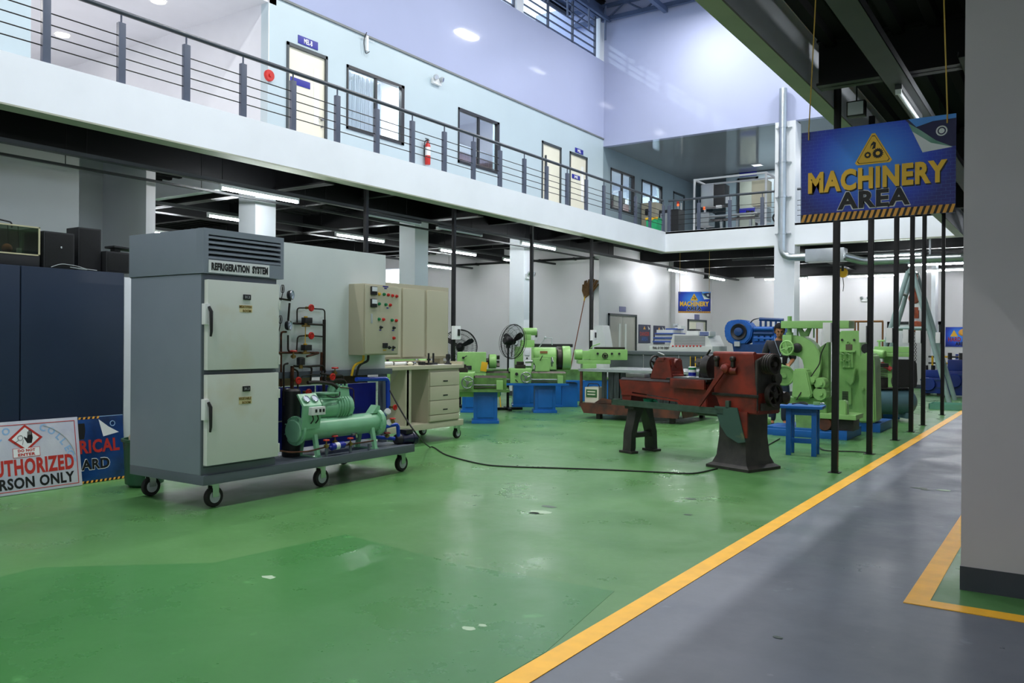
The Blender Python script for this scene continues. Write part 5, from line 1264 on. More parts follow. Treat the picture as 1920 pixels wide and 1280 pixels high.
# tailstock
a = RLp(1225, 712, -.05); b = RLp(1266, 712, -.05); x0, x1 = a.x, b.x
ts = MB().prism([(x0 - .01, .93), (x1 + .02, .93), (x1 + .02, .98), (x1 - .02, 1.02), (x1 - .01, 1.12), (x1 - .02, 1.19), (x0 + .1, 1.19), (x0 + .09, 1.1), (x0 + .03, 1.0)], 'y', -.12, .1, bev=.015).build('tailstock', M_RLR, t)
MB().lathe([(.0, -.02), (.05, -.02), (.055, .0), (.055, .28), (.045, .3), (.0, .3)], (x0 + .06, -.01, 1.13), (1, 0, 0), 18).build('barrel', M_RLR, ts)
wheel(MB(), (x0 + .0, -.02, 1.13), (1, 0, 0), .085, .012, 4).build('handwheel', M_GREASE, ts)
MB().tube([(x0 + .2, -.05, 1.19), (x0 + .19, -.07, 1.23), (x0 + .12, -.1, 1.26)], .01, 8).build('lock_lever', M_BRT, ts)
MB().box(x0 + .14, x0 + .24, -.125, .09, 1.15, 1.2, .008).build('clamp_block', M_RLR, ts)
# cross slide plates left of the headstock
a = RLp(1262, 708, -.1); x2 = a.x; b = RLp(1318, 708, -.1); x3 = b.x
cs = MB().box(x2 - .02, x3 + .14, -.2, .14, .935, .965, .005).build('saddle', M_GREASE, t)
MB().box(x2 + .06, x3 + .12, -.22, -.19, .85, .96, .006).build('apron', M_RLR, cs)
MB().box(x2 + .05, x3 + .16, -.15, .1, .965, .98, .003).build('slide_plate', M_BRT, cs)
# chuck and tool mess
a = RLp(1325, 690, 0); xc = a.x
ck = MB().lathe([(.0, 0), (.05, .0), (.06, .02), (.14, .03), (.15, .05), (.15, .14), (.0, .14)], (xc - .02, 0, 1.1), (1, 0, 0), 26).build('face_plate', M_GREASE, t)
for k in range(3):
    a_ = 2 * pi * k / 3 + .9; MB().box(xc - .08, xc, -.03, .03, .05, .13, .006, M=Matrix.Translation((0, 0, 1.1)) @ Matrix.Rotation(a_, 4, 'X')).build('chuck_jaw', M_GREASE, ck)
MB().box(xc - .1, xc - .0, -.02, .1, .98, 1.06, .01).build('tool_post', M_GREASE, t)
MB().cyl((xc - .04, -.02, 1.17), (xc + .1, -.06, 1.3), .012, seg=8).build('tool_bar', M_GREASE, t)
# headstock
a, b = RLp(1338, 700, -.2), RLp(1412, 700, -.2); hx0, hx1 = a.x, b.x
hs = MB().prism([(hx0, .8), (hx0, 1.27), (hx1 + .02, 1.27), (hx1 + .02, .95), (hx1 + .06, .86), (hx1 + .06, .62), (hx0 + .1, .62), (hx0 + .06, .78)], 'y', -.2, .2, bev=.012).build('headstock', M_RLR, t)
MB().cyl((hx0 - .01, -.17, 1.26), (hx1, -.17, 1.26), .03, seg=12).build('top_roll', M_RLR, hs)
MB().box(hx0 - .01, hx1 + .08, -.215, -.2, .8, .83, .004).build('ledge', M_GREASE, hs)
for x in (hx0 + .06, hx0 + .28): MB().lathe([(.0, 0), (.03, 0), (.03, .04), (.018, .05), (.0, .05)], (x, -.2, 1.21), (0, -1, 0), 12).box(x - .02, x + .02, -.235, -.2, 1.12, 1.2, .006).build('cap_clamp', M_GREASE, hs)
MB().lathe([(.0, 0), (.055, .0), (.06, .02), (.05, .06), (.02, .08), (.0, .08)], (hx0 + .19, -.2, 1.1), (0, -1, 0), 16).build('lever_boss', M_RLR, hs)
MB().cyl((hx0 + .24, -.2, 1.08), (hx0 + .33, -.2, 1.08), .04, seg=14).build('side_boss', M_RLR, hs)
MB().prism([(hx0 + .15, 1.1), (hx0 + .2, 1.06), (hx0 - .14, .66), (hx0 - .17, .67)], 'y', -.275, -.25).build('long_lever', M_RLR, hs)
MB().box(hx0 + .1, hx0 + .32, -.15, .1, 1.272, 1.278).build('paper', M_SIGNW, hs)
# gear end
ge = MB().prism([(-.2, .66), (.2, .66), (.2, 1.2), (-.05, 1.25), (-.2, 1.2)], 'x', hx1 + .02, hx1 + .06, bev=.006).build('gear_plate', M_CAST, t)
def grooved(c, R, w, n=4):
    pr = [(.0, 0), (R * .97, 0)]
    for k in range(n): pr += [(R, w * (k + .15) / n), (R * .86, w * (k + .5) / n), (R, w * (k + .85) / n)]
    return MB().lathe(pr + [(R * .97, w), (R * .75, w), (R * .7, w * .7), (R * .3, w * .7), (R * .25, w * 1.05), (.0, w * 1.05)], c, (1, 0, 0), 30)
ex = hx1 + .06
grooved((ex, -.06, 1.16), .11, .12).build('belt_pulley', M_GREASE, ge)
MB().lathe([(.0, 0), (.055, 0), (.06, .01), (.06, .05), (.02, .06), (.0, .06)], (ex, .1, 1.0), (1, 0, 0), 20).build('idler_wheel', M_CAST, ge)
wheel(MB().lathe([(.11, .0), (.132, .0), (.132, .05), (.11, .05)], (ex + .02, .02, .83), (1, 0, 0), 30, ring=True), (ex + .045, .02, .83), (1, 0, 0), .115, .016, 5, .04).build('gear_wheel', M_GREASE, ge)
MB().lathe([(.0, 0), (.065, 0), (.07, .01), (.07, .06), (.05, .07), (.02, .09), (.0, .09)], (ex + .02, .2, .79), (1, 0, 0), 22).build('change_gear', M_GREASE, ge)
MB().box(ex - .02, ex + .02, -.15, .15, .66, .74, .01).build('gear_bracket', M_CAST, ge)
# cast stand under the headstock
sx = (hx0 + hx1) / 2 - .01
st = MB(); prof = [(.0, .29, .28), (.03, .29, .28), (.06, .235, .24), (.14, .2, .21), (.35, .18, .19), (.62, .18, .19)]
V = []; Fs = []
for z, rx, ry in prof:
    for sx_, sy_ in ((-1, -1), (1, -1), (1, 1), (-1, 1)): V.append((sx + sx_ * rx, sy_ * ry, z))
for i in range(len(prof) - 1):
    for j in range(4): Fs.append((i * 4 + j, i * 4 + (j + 1) % 4, (i + 1) * 4 + (j + 1) % 4, (i + 1) * 4 + j))
Fs += [(0, 1, 2, 3), tuple(len(V) - 4 + k for k in range(4))]
st._new(V, Fs); sto = st.build('stand', M_CAST, t, ang=20)
MB().prism([(sx - .21, .68), (sx + .1, .68), (sx + .21, .32), (sx + .12, .3), (sx - .03, .36), (sx - .12, .46)], 'y', -.24, -.225).build('guard_plate', mat('flaking_green_plate', '#35524a', .55, col2='#8f8a5a', scale=4, thr=(.25, .4)), sto)
MB().box(sx + .08, sx + .22, -.222, -.2, .36, .64, .004).build('red_panel', M_RLR, sto)
MB().box(sx - .06, sx - .01, -.24, -.2, .66, .75, .005).build('bracket', M_DGRN, sto)
MB().lathe([(.0, 0), (.05, 0), (.055, .02), (.05, .3), (.0, .3)], (hx0 - .3, -.1, .6), (1, 0, 0), 14).build('shaft_housing', M_CAST, t)
# things lying on the red lathe
RM = Matrix.Translation(g0) @ Matrix.Rotation(RL, 4, 'Z')
def on_rl(name, label, cat, x, y, z, rz=0): return thing(name, label, cat, RM @ Vector((x, y, z)), RL + rz)
a = RLp(1303, 705, -.1)
o = on_rl('paint_can', 'small white and blue can on the red lathe slide', 'can', a.x - .04, -.1, .983)
MB().lathe([(.0, 0), (.045, 0), (.045, .115), (.04, .12), (.0, .12)], (0, 0, 0), (0, 0, 1), 20).build('can_body', M_WHITEP, o)
MB().lathe([(.0455, .012), (.0455, .055)], (0, 0, 0), (0, 0, 1), 20).build('blue_band', M_RBLUE, o)
MB().lathe([(.0455, .085), (.0455, .11)], (0, 0, 0), (0, 0, 1), 20).build('green_band', M_GRN, o)
a = RLp(1212, 752, -.15)
o = on_rl('plastic_tub', 'small green plastic tub on the dark tray of the red lathe', 'tub', a.x, -.1, .611)
MB().lathe([(.0, 0), (.06, 0), (.075, .07), (.08, .075), (.07, .072), (.055, .01), (.0, .01)], (0, 0, 0), (0, 0, 1), 22).build('tub_body', mat('tub_green', '#1f8a62', .4), o)
MB().tube([(.06, 0, .06), (.12, 0, .055), (.14, 0, .03)], .012, 8).build('spout', MATS['tub_green'], o)
a = RLp(1195, 708, 0)
tag(MB().box(-.16, .17, -.05, .05, 0, .05, .006).build('metal_bar', M_BRT, loc=RM @ Vector((a.x, .0, .936)), rot=(0, 0, RL)), 'bright rectangular bar lying at the tail of the red lathe', 'bar')
a = RLp(1305, 760, -.15)
tag(MB().box(-.1, .1, -.06, .07, 0, .002).build('paper_sheet', M_SIGNW, loc=RM @ Vector((a.x, -.14, .612)), rot=(0, 0, RL)), 'white paper lying on the red lathe tray', 'paper')

# ------------------------------------------------------------------ steel rack with plastic strips behind the red lathe
M_RUST = mat('rusty_steel', '#6b3a28', .65, col2='#3c2a24', scale=5, bump=.1, bscale=40)
t = thing('steel_rack', 'rusty wheeled steel rack with bright sheet top and dark plastic strips', 'rack', (-7.4, 13.2, 0))
MB().box(0, 2.1, 0, 1.6, .86, .885, .004).box(-.02, 2.12, -.02, .0, .845, .89).build('sheet_top', mat('bright_sheet', '#c4ccd0', .25, metal=.7, var=.1), t)
MB().box(0, 1.95, -.02, 1.6, .22, .28, .006).build('shelf', M_RUST, t)
MB().prism([(0, .28), (1.95, .28), (1.9, .1), (.1, .1)], 'y', -.03, .0).build('skirt', M_RUST, t)
MB().prism([(0, .28), (1.6, .28), (1.5, .1), (.1, .1)], 'x', 1.93, 1.95).build('skirt', M_RUST, t)
for x in (.02, 1.9):
    for y in (.02, 1.55): MB().box(x - .02, x + .02, y - .02, y + .02, .28, .86).build('post', M_RUST, t)
for x in (.35, 1.75):
    for y in (.1, 1.45): MB().box(x - .04, x + .04, y - .05, y + .05, 0, .12, .01).build('foot', M_CAST, t)
M_PVC = mat('dark_clear_strip', '#191c1e', .15, col2='#40474b', scale=4, stretch=(6, 6, .5), thr=(.4, .75))
for k in range(13):
    x = .42 + k * .118; MB().box(x, x + .1, .05 + .015 * (k % 2), .056 + .015 * (k % 2), .3 + .02 * (k % 3), .86).build('plastic_strip', M_PVC, t)
MB().box(.42, 1.9, .3, .32, .28, .86).build('back_sheet', M_DARK, t)
MB().prism([(.3, .29), (1.0, .29), (1.0, .3), (.45, .38)], 'y', .0, .04).build('loose_plate', M_RUST, t)
o = thing('welding_set', 'small cream and green welding set standing on the rack shelf', 'welder', (-7.2, 13.4, .281))
MB().box(-.14, .14, -.12, .2, .0, .28, .012).build('case', M_CREAM, o)
MB().box(-.11, .11, -.13, -.12, .1, .24, .004).build('front_plate', mat('welder_green', '#3c6a3e', .5), o)
for z in (.14, .19): MB().box(-.08, .08, -.135, -.13, z, z + .02).build('slot', M_CREAM, o)
MB().tube(rounded([(-.12, -.05, .28), (-.1, -.05, .34), (.1, -.05, .34), (.12, -.05, .28)], .03), .008, 6).build('carry_handle', M_DARK, o)
# grey long table behind it
M_GT = mat('grey_table_sheet', '#575e63', .5, var=.08)
x0, x1 = AY(1143, 660, 17.9).x, AY(1342, 660, 17.9).x
t = thing('grey_table', 'long grey sheet metal table behind the rusty rack', 'table', (x0, 17.9, 0))
Lg = x1 - x0
MB().box(-.03, Lg + .03, -.03, .75, 1.08, 1.16, .006).build('tabletop', M_GT, t)
for k in range(3): MB().box(Lg * k / 3 + .008, Lg * (k + 1) / 3 - .008, 0, .02, .3, 1.08, .004).build('front_panel', M_GT, t)
for x in (.05, Lg - .05):
    for y in (.05, .68): MB().box(x - .035, x + .035, y - .035, y + .035, 0, 1.08).build('leg', M_GT, t)
fx = AY(1295, 680, 17.88).x - x0
MB().box(fx, fx + .24, -.012, 0, .82, 1.04).build('dark_opening', M_DARK, t)
for bx in ((fx - .015, fx), (fx + .1, fx + .12), (fx + .24, fx + .255)): MB().box(*bx, -.02, -.012, .8, 1.06).build('yellow_strip', M_YEL, t)
# ------------------------------------------------------------------ white ship-like training model behind the table
ym = 20.0
def Pm(px, py, y=ym): p = AY(px, py, y); return p.x, p.z
x0, z0 = Pm(1222, 658); x1, z1 = Pm(1338, 658)
t = thing('ship_model', 'white and blue model console with stacked decks behind the grey table', 'model', ((x0 + x1) / 2, ym, 0))
ox = (x0 + x1) / 2
M_MW = mat('model_white', '#cfd4d2', .5, var=.05); M_MB = mat('model_blue', '#2f4f9e', .45, var=.1)
def mbox(name, pa, pb, d0, d1, m_, bev=.004):
    (xa, za), (xb, zb) = Pm(*pa), Pm(*pb)
    return MB().box(xa - ox, xb - ox, d0, d1, za, zb, bev).build(name, m_, t)
MB().box(x0 - ox, x1 - ox, 0, 1.0, 0, z0, .01).build('plinth', M_MW, t)
mbox('hull', (1219, 658), (1337, 649), -.05, 1.0, M_MW)
MB().prism([(Pm(1255, 651)[0] - ox, Pm(1255, 651)[1]), (Pm(1336, 651)[0] - ox, Pm(1336, 651)[1]), (Pm(1326, 628)[0] - ox, Pm(1326, 628)[1]), (Pm(1262, 626)[0] - ox, Pm(1262, 626)[1])], 'y', .0, .9).build('console', M_MW, t)
cg = mbox('console_screen', (1265, 650), (1322, 629), -.02, .0, mat('grey_grid', '#878b88', .6, var=.1))
for k in range(7): (xa, za), (xb, zb) = Pm(1265, 648 - k * 2.9), Pm(1322, 647.4 - k * 2.9); MB().box(xa - ox, xb - ox, -.024, -.02, za, zb).build('grid_bar', M_GREYP, cg)
for k in range(9): (xa, za) = Pm(1263 + k * 6.5, 648.5); MB().sphere((xa - ox, -.05, za), .03, 8, (1, 1, .7)).build('red_figure', M_RED, t)
for k, (a_, b_) in enumerate((((1228, 624), (1258, 618)), ((1225, 632), (1259, 627)), ((1224, 639), (1258, 635)))):
    mbox('deck_white', a_, b_, .1, .8, M_MW); mbox('deck_band', (a_[0] - 2, a_[1] + 2.4), (b_[0] + 3, a_[1]), .05, .85, M_MB)
mbox('deck_box', (1242, 618), (1262, 615), .2, .7, M_MB); mbox('funnel', (1256, 616), (1268, 610), .3, .6, M_MW)
mbox('bridge', (1284, 627), (1306, 620), .1, .6, M_MW); mbox('bridge_roof', (1288, 620), (1300, 616.5), .15, .5, M_DARK)
lb = mbox('light_box', (1310, 630), (1331, 621), .0, .4, M_MW)
for k in range(3): (xa, za), (xb, zb) = Pm(1312, 623.5 + k * 2.5), Pm(1329, 622 + k * 2.5); MB().box(xa - ox, xb - ox, -.006, 0, za, zb).build('blue_bar', M_MB, lb)
mbox('mast_plate', (1253, 612), (1262, 606), .3, .34, M_GREYP)
x_, z_ = Pm(1241, 652); text('lettering', 'PEARL OF THE ORIENT', M_LETTER_B, t, (x_ - ox, -.055, z_), '-y', .1, .003, fit=.46, hfit=.07)
# posters on the left wall
def poster(label, pa, pb, cols):
    a, b = AX(*pa, XW), AX(*pb, XW); t = thing('safety_poster', label, 'poster', (XW + .001, (a.y + b.y) / 2, (a.z + b.z) / 2))
    w, h = (b.y - a.y) / 2, abs(a.z - b.z) / 2
    MB().box(0, .012, -w, w, -h, h).build('sheet', mat('poster_navy', '#222a50', .4, var=.1), t)
    text('lettering', cols[0], mat('poster_red', '#b23a34', .5), t, (.013, 0, .0), '+x', .2, .006, fit=w * 1.6, hfit=h * .45)
    text('lettering', cols[1], mat('poster_blue', '#2c5aa8', .5), t, (.013, 0, -h * .55), '+x', .2, .006, fit=w * 1.1, hfit=h * .45)
    MB().prism([(-w * .25, h * .5), (w * .15, h * .5), (-w * .05, h * .85)], 'x', .012, .014).build('warning_mark', M_SIGNO, t)
    MB().prism([(w * .5, h * .9), (w * .65, h * .45), (w * .9, h * .55)], 'x', .012, .014).build('print_curl', M_SIGNW, t)
poster('dark poster with red lettering beside the grey double door', (1197, 608), (1219, 643), ('DANGER', 'AREA'))
poster('dark blue poster half hidden behind the stacked model decks', (1225, 610), (1246, 645), ('DANGER', 'ZONE'))

# ------------------------------------------------------------------ blue marine engine
M_EB = mat('engine_blue', '#1a5fb4', .38, var=.2, scale=6); M_EBD = mat('engine_blue_dark', '#123f78', .42, var=.25, scale=6)
ye = 20.6
ea = AY(1390, 622, ye); ox = ea.x; 
t = thing('marine_engine', 'large blue engine with round fan housing beside the person', 'engine', (ox, ye, 0))
def Pe(px, py, y=ye): p = AY(px, py, y); return p.x - ox, p.z
cx, cz = Pe(1390, 622)
R = Pe(1414, 622)[0] - cx
MB().prism([Pe(*q) for q in ((1362, 618), (1365, 607), (1372, 601), (1390, 599), (1402, 601), (1411, 608), (1415, 618), (1412, 634), (1402, 645), (1380, 646), (1367, 640), (1364, 630))], 'y', -.18, .25, bev=.03).build('fan_housing', M_EB, t)
MB().lathe([(.0, 0), (R * .3, .0), (R * .32, .05), (R * .3, .06), (.0, .08)], (cx, -.2, cz), (0, -1, 0), 22).build('hub', M_EBD, t)
MB().lathe([(R * .32, 0), (R * .62, 0), (R * .64, .03), (R * .6, .05), (R * .34, .02)], (cx, -.18, cz), (0, -1, 0), 30, ring=True).build('fan_ring', M_DARK, t)
MB().prism([Pe(*q) for q in ((1377, 645), (1440, 645), (1465, 650), (1470, 664), (1380, 664))], 'y', -.15, .5).build('sump', M_EBD, t)
MB().prism([Pe(*q) for q in ((1408, 612), (1470, 612), (1470, 652), (1412, 650))], 'y', -.05, .55, bev=.02).build('engine_block', M_EB, t)
for k in range(3):
    y_ = 616 + k * 9; x_a, z_a = Pe(1416, y_); x_b, z_b = Pe(1452, y_ + .5); MB().cyl((x_a, -.1, z_a), (x_b, -.1, z_b), .05 - .01 * k, seg=12).build('manifold_pipe', M_EB if k % 2 == 0 else M_EBD, t)
x_a, z_a = Pe(1423, 598); x_b, z_b = Pe(1468, 600)
MB().cyl((x_a, .05, z_a), (x_b, .05, z_b), .045, seg=14).build('exhaust_manifold', M_EBD, t)
for k in range(5):
    x_c, z_c = Pe(1425 + k * 9.5, 612); MB().cyl((x_c, .05, z_c - .02), (x_c, .05, z_a), .028, seg=10).build('exhaust_runner', M_EBD, t)
for k in range(4):
    x_c, z_c = Pe(1420 + k * 11, 634); MB().box(x_c - .05, x_c + .05, -.12, -.05, z_c - .07, z_c + .06, .012).build('inspection_cover', M_EB, t)
MB().tube(rounded([(Pe(1406, 606)[0], 0, Pe(1406, 606)[1]), (Pe(1412, 599)[0], 0, Pe(1412, 599)[1]), (x_a, .03, z_a + .02)], .1), .015, 6).build('hose', M_DARK, t)
MB().prism([Pe(*q) for q in ((1382, 640), (1392, 640), (1392, 649), (1382, 649))], 'y', -.22, -.16).build('mount_block', M_GREYP, t)
xa, za = Pe(1374, 662); xb, _ = Pe(1470, 662)
for x in (xa + .1, xb - .2):
    for y in (-.05, .42): MB().box(x - .06, x + .06, y - .06, y + .06, 0, za, .01).build('stand_leg', M_GT, t)
MB().box(xa, xb, -.15, .52, za - .1, za - .02, .01).build('stand_rail', M_GT, t)
# ------------------------------------------------------------------ green C-frame machine
M_GM = mat('machine_green', '#93c678', .33, var=.14, scale=4)
M_GMD = mat('machine_green_dull', '#82b468', .42, col2='#699356', scale=6)
M_PB = mat('plinth_blue', '#1560b0', .42, var=.15)
ya = 12.95
ga = G(1520, 822)
t = thing('slotting_machine', 'green C-framed machine with handwheel and long top slab', 'machine', (-3.25, ya, 0))
def Pa(px, py, y=0.0): p = AY(px, py, ya + y); return p.x + 3.25, p.z
def poly(pts, y): return [Pa(a, b, y) for a, b in pts]
MB().box(-.5, .56, -.36, .62, 0, .13, .008).build('plinth', M_PB, t)
MB().prism([(x, z) for x, z in ((-.62, .13), (-.5, .13), (-.5, .0), (-.62, .0))], 'y', -.3, .3).build('plinth_end', M_PB, t)
Z2 = lambda x, y: (1440 + x / 10.67, 580 + y / 10.67)
carm = [Z2(*q) for q in ((470, 520), (640, 530), (740, 560), (850, 625), (960, 740), (1040, 880), (1066, 1060), (1050, 1200), (1000, 1400), (980, 1600), (1100, 1800), (1100, 2300), (650, 2300), (620, 1900), (660, 1500), (740, 1280), (735, 1120), (705, 1000), (650, 935), (470, 915))]
MB().prism(poly(carm, -.05), 'y', -.05, .22, bev=.015).build('c_frame', M_GM, t)
rib = [Z2(*q) for q in ((1030, 760), (1210, 640), (1210, 2000), (1060, 2000), (1066, 1060))]
MB().prism(poly(rib, .05), 'y', .05, .2).build('frame_web', M_GMD, t)
hx, hz = Pa(*Z2(400, 620), -.08)
MB().box(hx - .07, hx + .07, -.14, .12, Pa(*Z2(400, 915))[1], Pa(*Z2(400, 510))[1], .015).build('ram_head', M_GM, t)
MB().cyl((hx, 0, Pa(*Z2(400, 510))[1]), (hx, 0, Pa(*Z2(400, 370))[1]), .035, seg=14).cyl((hx, 0, Pa(*Z2(400, 520))[1]), (hx, 0, Pa(*Z2(400, 460))[1]), .055, seg=14).build('ram_screw', M_GMD, t)
MB().cyl((hx, 0, Pa(*Z2(400, 220))[1] - .02), (hx, 0, Pa(*Z2(400, 135))[1]), .032, seg=12).build('screw_top', M_GMD, t)
wx, wz = Pa(*Z2(385, 770), -.2)
wh = wheel(MB(), (wx, -.22, wz), (.25, 1, 0), .105, .014, 4, .03).build('handwheel', M_GM, t)
kx, kz = Pa(*Z2(578, 770), -.08)
MB().lathe([(.0, 0), (.065, 0), (.075, .02), (.07, .07), (.05, .08), (.0, .08)], (kx, -.04, kz), (0, -1, 0), 22).build('crank_disc', M_DARK, t)
sa, sb = Pa(*Z2(255, 375), -.1), Pa(*Z2(1120, 225), -.1)
MB().box(sa[0], sb[0] + .35, -.1, .3, sa[1], sb[1], .01).build('top_slab', M_GM, t)
for q in (575, 900): x_, z_ = Pa(*Z2(q, 500)); MB().cyl((x_, .05, z_ - .05), (x_, .05, sa[1]), .012, seg=8).build('slab_stud', M_GMD, t)
x_, z_ = Pa(*Z2(720, 500)); MB().prism([(x_ - .1, z_ + .1), (x_ - .05, z_ + .1), (x_, z_ + .02), (x_ + .05, z_ + .1), (x_ + .1, z_ + .1), (x_ + .05, z_ - .03), (x_ - .05, z_ - .03)], 'y', .0, .08).build('yoke', M_GMD, t)
# drive at the foot: belt wheel, cover, gear housings, motor
Z6 = lambda x, y: (1420 + x / 7.53, 660 + y / 7.53)
c1 = Pa(*Z6(240, 300), -.2); c2 = Pa(*Z6(385, 330), -.3)
MB().lathe([(.0, -.16), (.15, -.16), (.165, -.14), (.165, .0), (.14, .02), (.0, .02)], (c1[0] + .02, -.15, c1[1]), (.35, -1, 0), 26).build('belt_guard', M_GM, t)
MB().lathe([(.0, -.03), (.145, -.03), (.155, -.02), (.155, .03), (.145, .04), (.13, .04), (.125, .03), (.04, .03), (.035, .05), (.0, .05)], (c2[0], -.34, c2[1]), (.35, -1, 0), 28).build('belt_wheel', M_GMD, t)
cov = [Z6(*q) for q in ((520, 245), (560, 230), (680, 235), (715, 265), (790, 600), (760, 650), (500, 650), (505, 600))]
MB().prism(poly(cov, -.3), 'y', -.36, -.1, bev=.02).build('gear_cover', M_GM, t)
for q in ((890, 440, .085), (890, 585, .1), (780, 400, .06)):
    c = Pa(*Z6(q[0], q[1]), -.25); MB().lathe([(.0, 0), (q[2] * .95, 0), (q[2], .02), (q[2], .22), (.0, .22)], (c[0], -.3, c[1]), (0, 1, 0), 22).build('gear_housing', M_GM, t)
    MB().cyl((c[0] + .02, -.33, c[1]), (c[0] + .02, -.3, c[1]), .03, seg=10).build('shaft_end', M_GM, t)
bs = [Z6(*q) for q in ((280, 640), (980, 640), (1000, 1100), (560, 1100), (560, 860), (330, 700))]
MB().prism(poly(bs, -.2), 'y', -.25, .3, bev=.01).build('base_casting', M_GMD, t)
MB().prism(poly([Z6(*q) for q in ((1100, 690), (1240, 675), (1275, 720), (1275, 885), (1100, 890))], -.3), 'y', -.36, -.2, bev=.012).build('table_bracket', M_GM, t)
a_, b_ = Pa(*Z6(870, 930), -.36), Pa(*Z6(1400, 890), -.36); MB().box(a_[0], b_[0], -.4, .1, a_[1], b_[1], .006).build('lower_table', M_GM, t)
c = Pa(*Z6(960, 1010), -.33); MB().lathe([(.0, 0), (.09, 0), (.1, .015), (.1, .05), (.0, .05)], (c[0], -.38, c[1]), (0, 1, 0), 22).build('rust_pulley', M_RUST, t)
MB().box(c[0], c[0] + .38, -.3, .1, .13, c[1] + .06, .006).build('dark_gearcase', M_CAST, t)
cv = MB().tube(rounded([Vector((Pa(*Z2(1190, 680))[0], -.1, Pa(*Z2(1190, 680))[1])), Vector((Pa(*Z2(1090, 900))[0], -.12, Pa(*Z2(1090, 900))[1])), Vector((Pa(*Z2(1080, 1080))[0], -.12, Pa(*Z2(1080, 1080))[1])), Vector((Pa(*Z2(950, 1300))[0], -.2, Pa(*Z2(950, 1300))[1])), Vector((Pa(*Z6(660, 650))[0], -.42, Pa(*Z6(660, 650))[1]))], .1), .009, 6).build('cable', M_RUBBER, t)
# floor motor left of it
m_ = AY(1448, 785, 12.2); t = thing('electric_motor', 'green finned electric motor lying on the floor by the red lathe', 'motor', (G(1436, 808).x - .17, G(1436, 808).y - .05, 0), .35)
MB().lathe([(.0, -.17), (.1, -.17), (.12, -.15), (.12, .12), (.1, .14), (.0, .14)], (0, 0, .15), (1, 0, 0), 22).build('motor_body', M_GM, t)
for k in range(12):
    a_ = 2 * pi * k / 12; MB().box(-.14, .1, -.004, .004, .118, .135, M=Matrix.Translation((0, 0, .15)) @ Matrix.Rotation(a_, 4, 'X')).build('fin', M_GMD, t)
MB().lathe([(.0, .14), (.04, .14), (.045, .2), (.07, .21), (.07, .25), (.0, .25)], (0, 0, .15), (1, 0, 0), 18).build('motor_pulley', M_GMD, t)
MB().box(-.12, .1, -.11, .11, 0, .03, .005).build('motor_foot', M_GMD, t)
MB().box(-.08, .04, -.15, -.11, .1, .19, .006).build('name_plate', M_GREYP, t)
# ------------------------------------------------------------------ blue stool with clutter
fl_ = G(1487, 853); fr_ = G(1521, 851)
t = thing('blue_stool', 'blue wooden stool with cables on its top beside the black post', 'stool', ((fl_.x + fr_.x) / 2, fl_.y + .14, 0), .12)
w_ = .17
MB().box(-.27, .25, -.2, .2, .58, .615, .006).build('seat', M_PB, t)
for sx in (-1, 1):
    for sy in (-1, 1): MB().box(sx * .15 - .03, sx * .15 + .03, sy * .13 - .025, sy * .13 + .025, 0, .58, .005).build('leg', M_PB, t)
for sy in (-1, 1): MB().box(-.15, .15, sy * .13 - .012, sy * .13 + .012, .5, .58).build('apron', M_PB, t)
for sx in (-1, 1): MB().box(sx * .15 - .012, sx * .15 + .012, -.13, .13, .5, .58).build('apron', M_PB, t)
MB().box(-.17, .17, -.012, .012, .14, .2, .004).build('stretcher', M_PB, t)
g = G(1345, 830); t2 = thing('steel_barrier', 'low blue steel barrier on the floor behind the red lathe stand', 'barrier', (-4.0, 11.9, 0))
MB().box(0, 1.3, -.03, .03, .1, .17, .005).build('rail', M_PB, t2)
for x in (.0, 1.3): MB().box(x - .03, x + .03, -.03, .03, 0, .35, .005).build('upright', M_PB, t2)
sz = .625
pts = [t.location + Vector((-.12, -.05, sz)), t.location + Vector((0, .05, sz + .03)), t.location + Vector((.08, -.03, sz)), t.location + Vector((-.02, -.1, sz + .02)), t.location + Vector((-.15, .06, sz))]
tag(MB().tube(rounded(pts, .05, 5), .007, 6).build('cable_coil', M_RUBBER), 'black cable heaped on the blue stool', 'cable')
o = thing('hand_tool', 'small pale tool lying among cables on the blue stool', 'tool', t.location + Vector((.13, .1, .617)), .4)
MB().box(-.03, .05, -.012, .012, 0, .04, .005).build('tool_body', M_GM, o); MB().cyl((.05, 0, .02), (.1, 0, .02), .009, seg=8).build('tool_tip', M_BRT, o)
pts = [G(1462, 822, .01), G(1440, 834, .01), G(1425, 846, .01), G(1412, 858, .01)]
tag(MB().tube(rounded(pts, .2, 5), .008, 6).build('power_cable', M_RUBBER), 'thin black cable running from the stool to the red lathe stand', 'cable')
pts = [G(1533, 800, .3), G(1532, 835, .02), G(1545, 845, .01), G(1600, 846, .01), G(1628, 848, .01)]
tag(MB().tube(rounded(pts, .15, 5), .008, 6).build('power_cable', M_RUBBER), 'thin black cable on the floor between two black posts', 'cable')
# ------------------------------------------------------------------ tall green column machine behind
yb = 14.05
t = thing('column_machine', 'tall green column machine with lever panel and rounded side cover', 'machine', (-3.0, yb, 0))
def Pb(px, py, y=0.0): p = AY(px, py, yb + y); return p.x + 3.0, p.z
def polyb(pts, y): return [Pb(a, b, y) for a, b in pts]
Z3 = lambda x, y: (1560 + x / 10.67, 600 + y / 10.67)
xa, _ = Pb(1600, 800); xb, _ = Pb(1652, 800)
MB().box(-.62, xb, -.06, .95, 0, .14, .008).build('plinth', M_PB, t)
MB().prism(polyb([Z3(*q) for q in ((160, 215), (545, 210), (545, 340), (580, 420), (600, 2050), (100, 2050), (100, 500), (150, 340))], 0), 'y', .0, .6, bev=.015).build('column', M_GM, t)
MB().prism(polyb([Z3(*q) for q in ((80, 230), (160, 230), (100, 400), (100, 2050), (60, 2050))], .1), 'y', .1, .5).build('slideway', M_GMD, t)
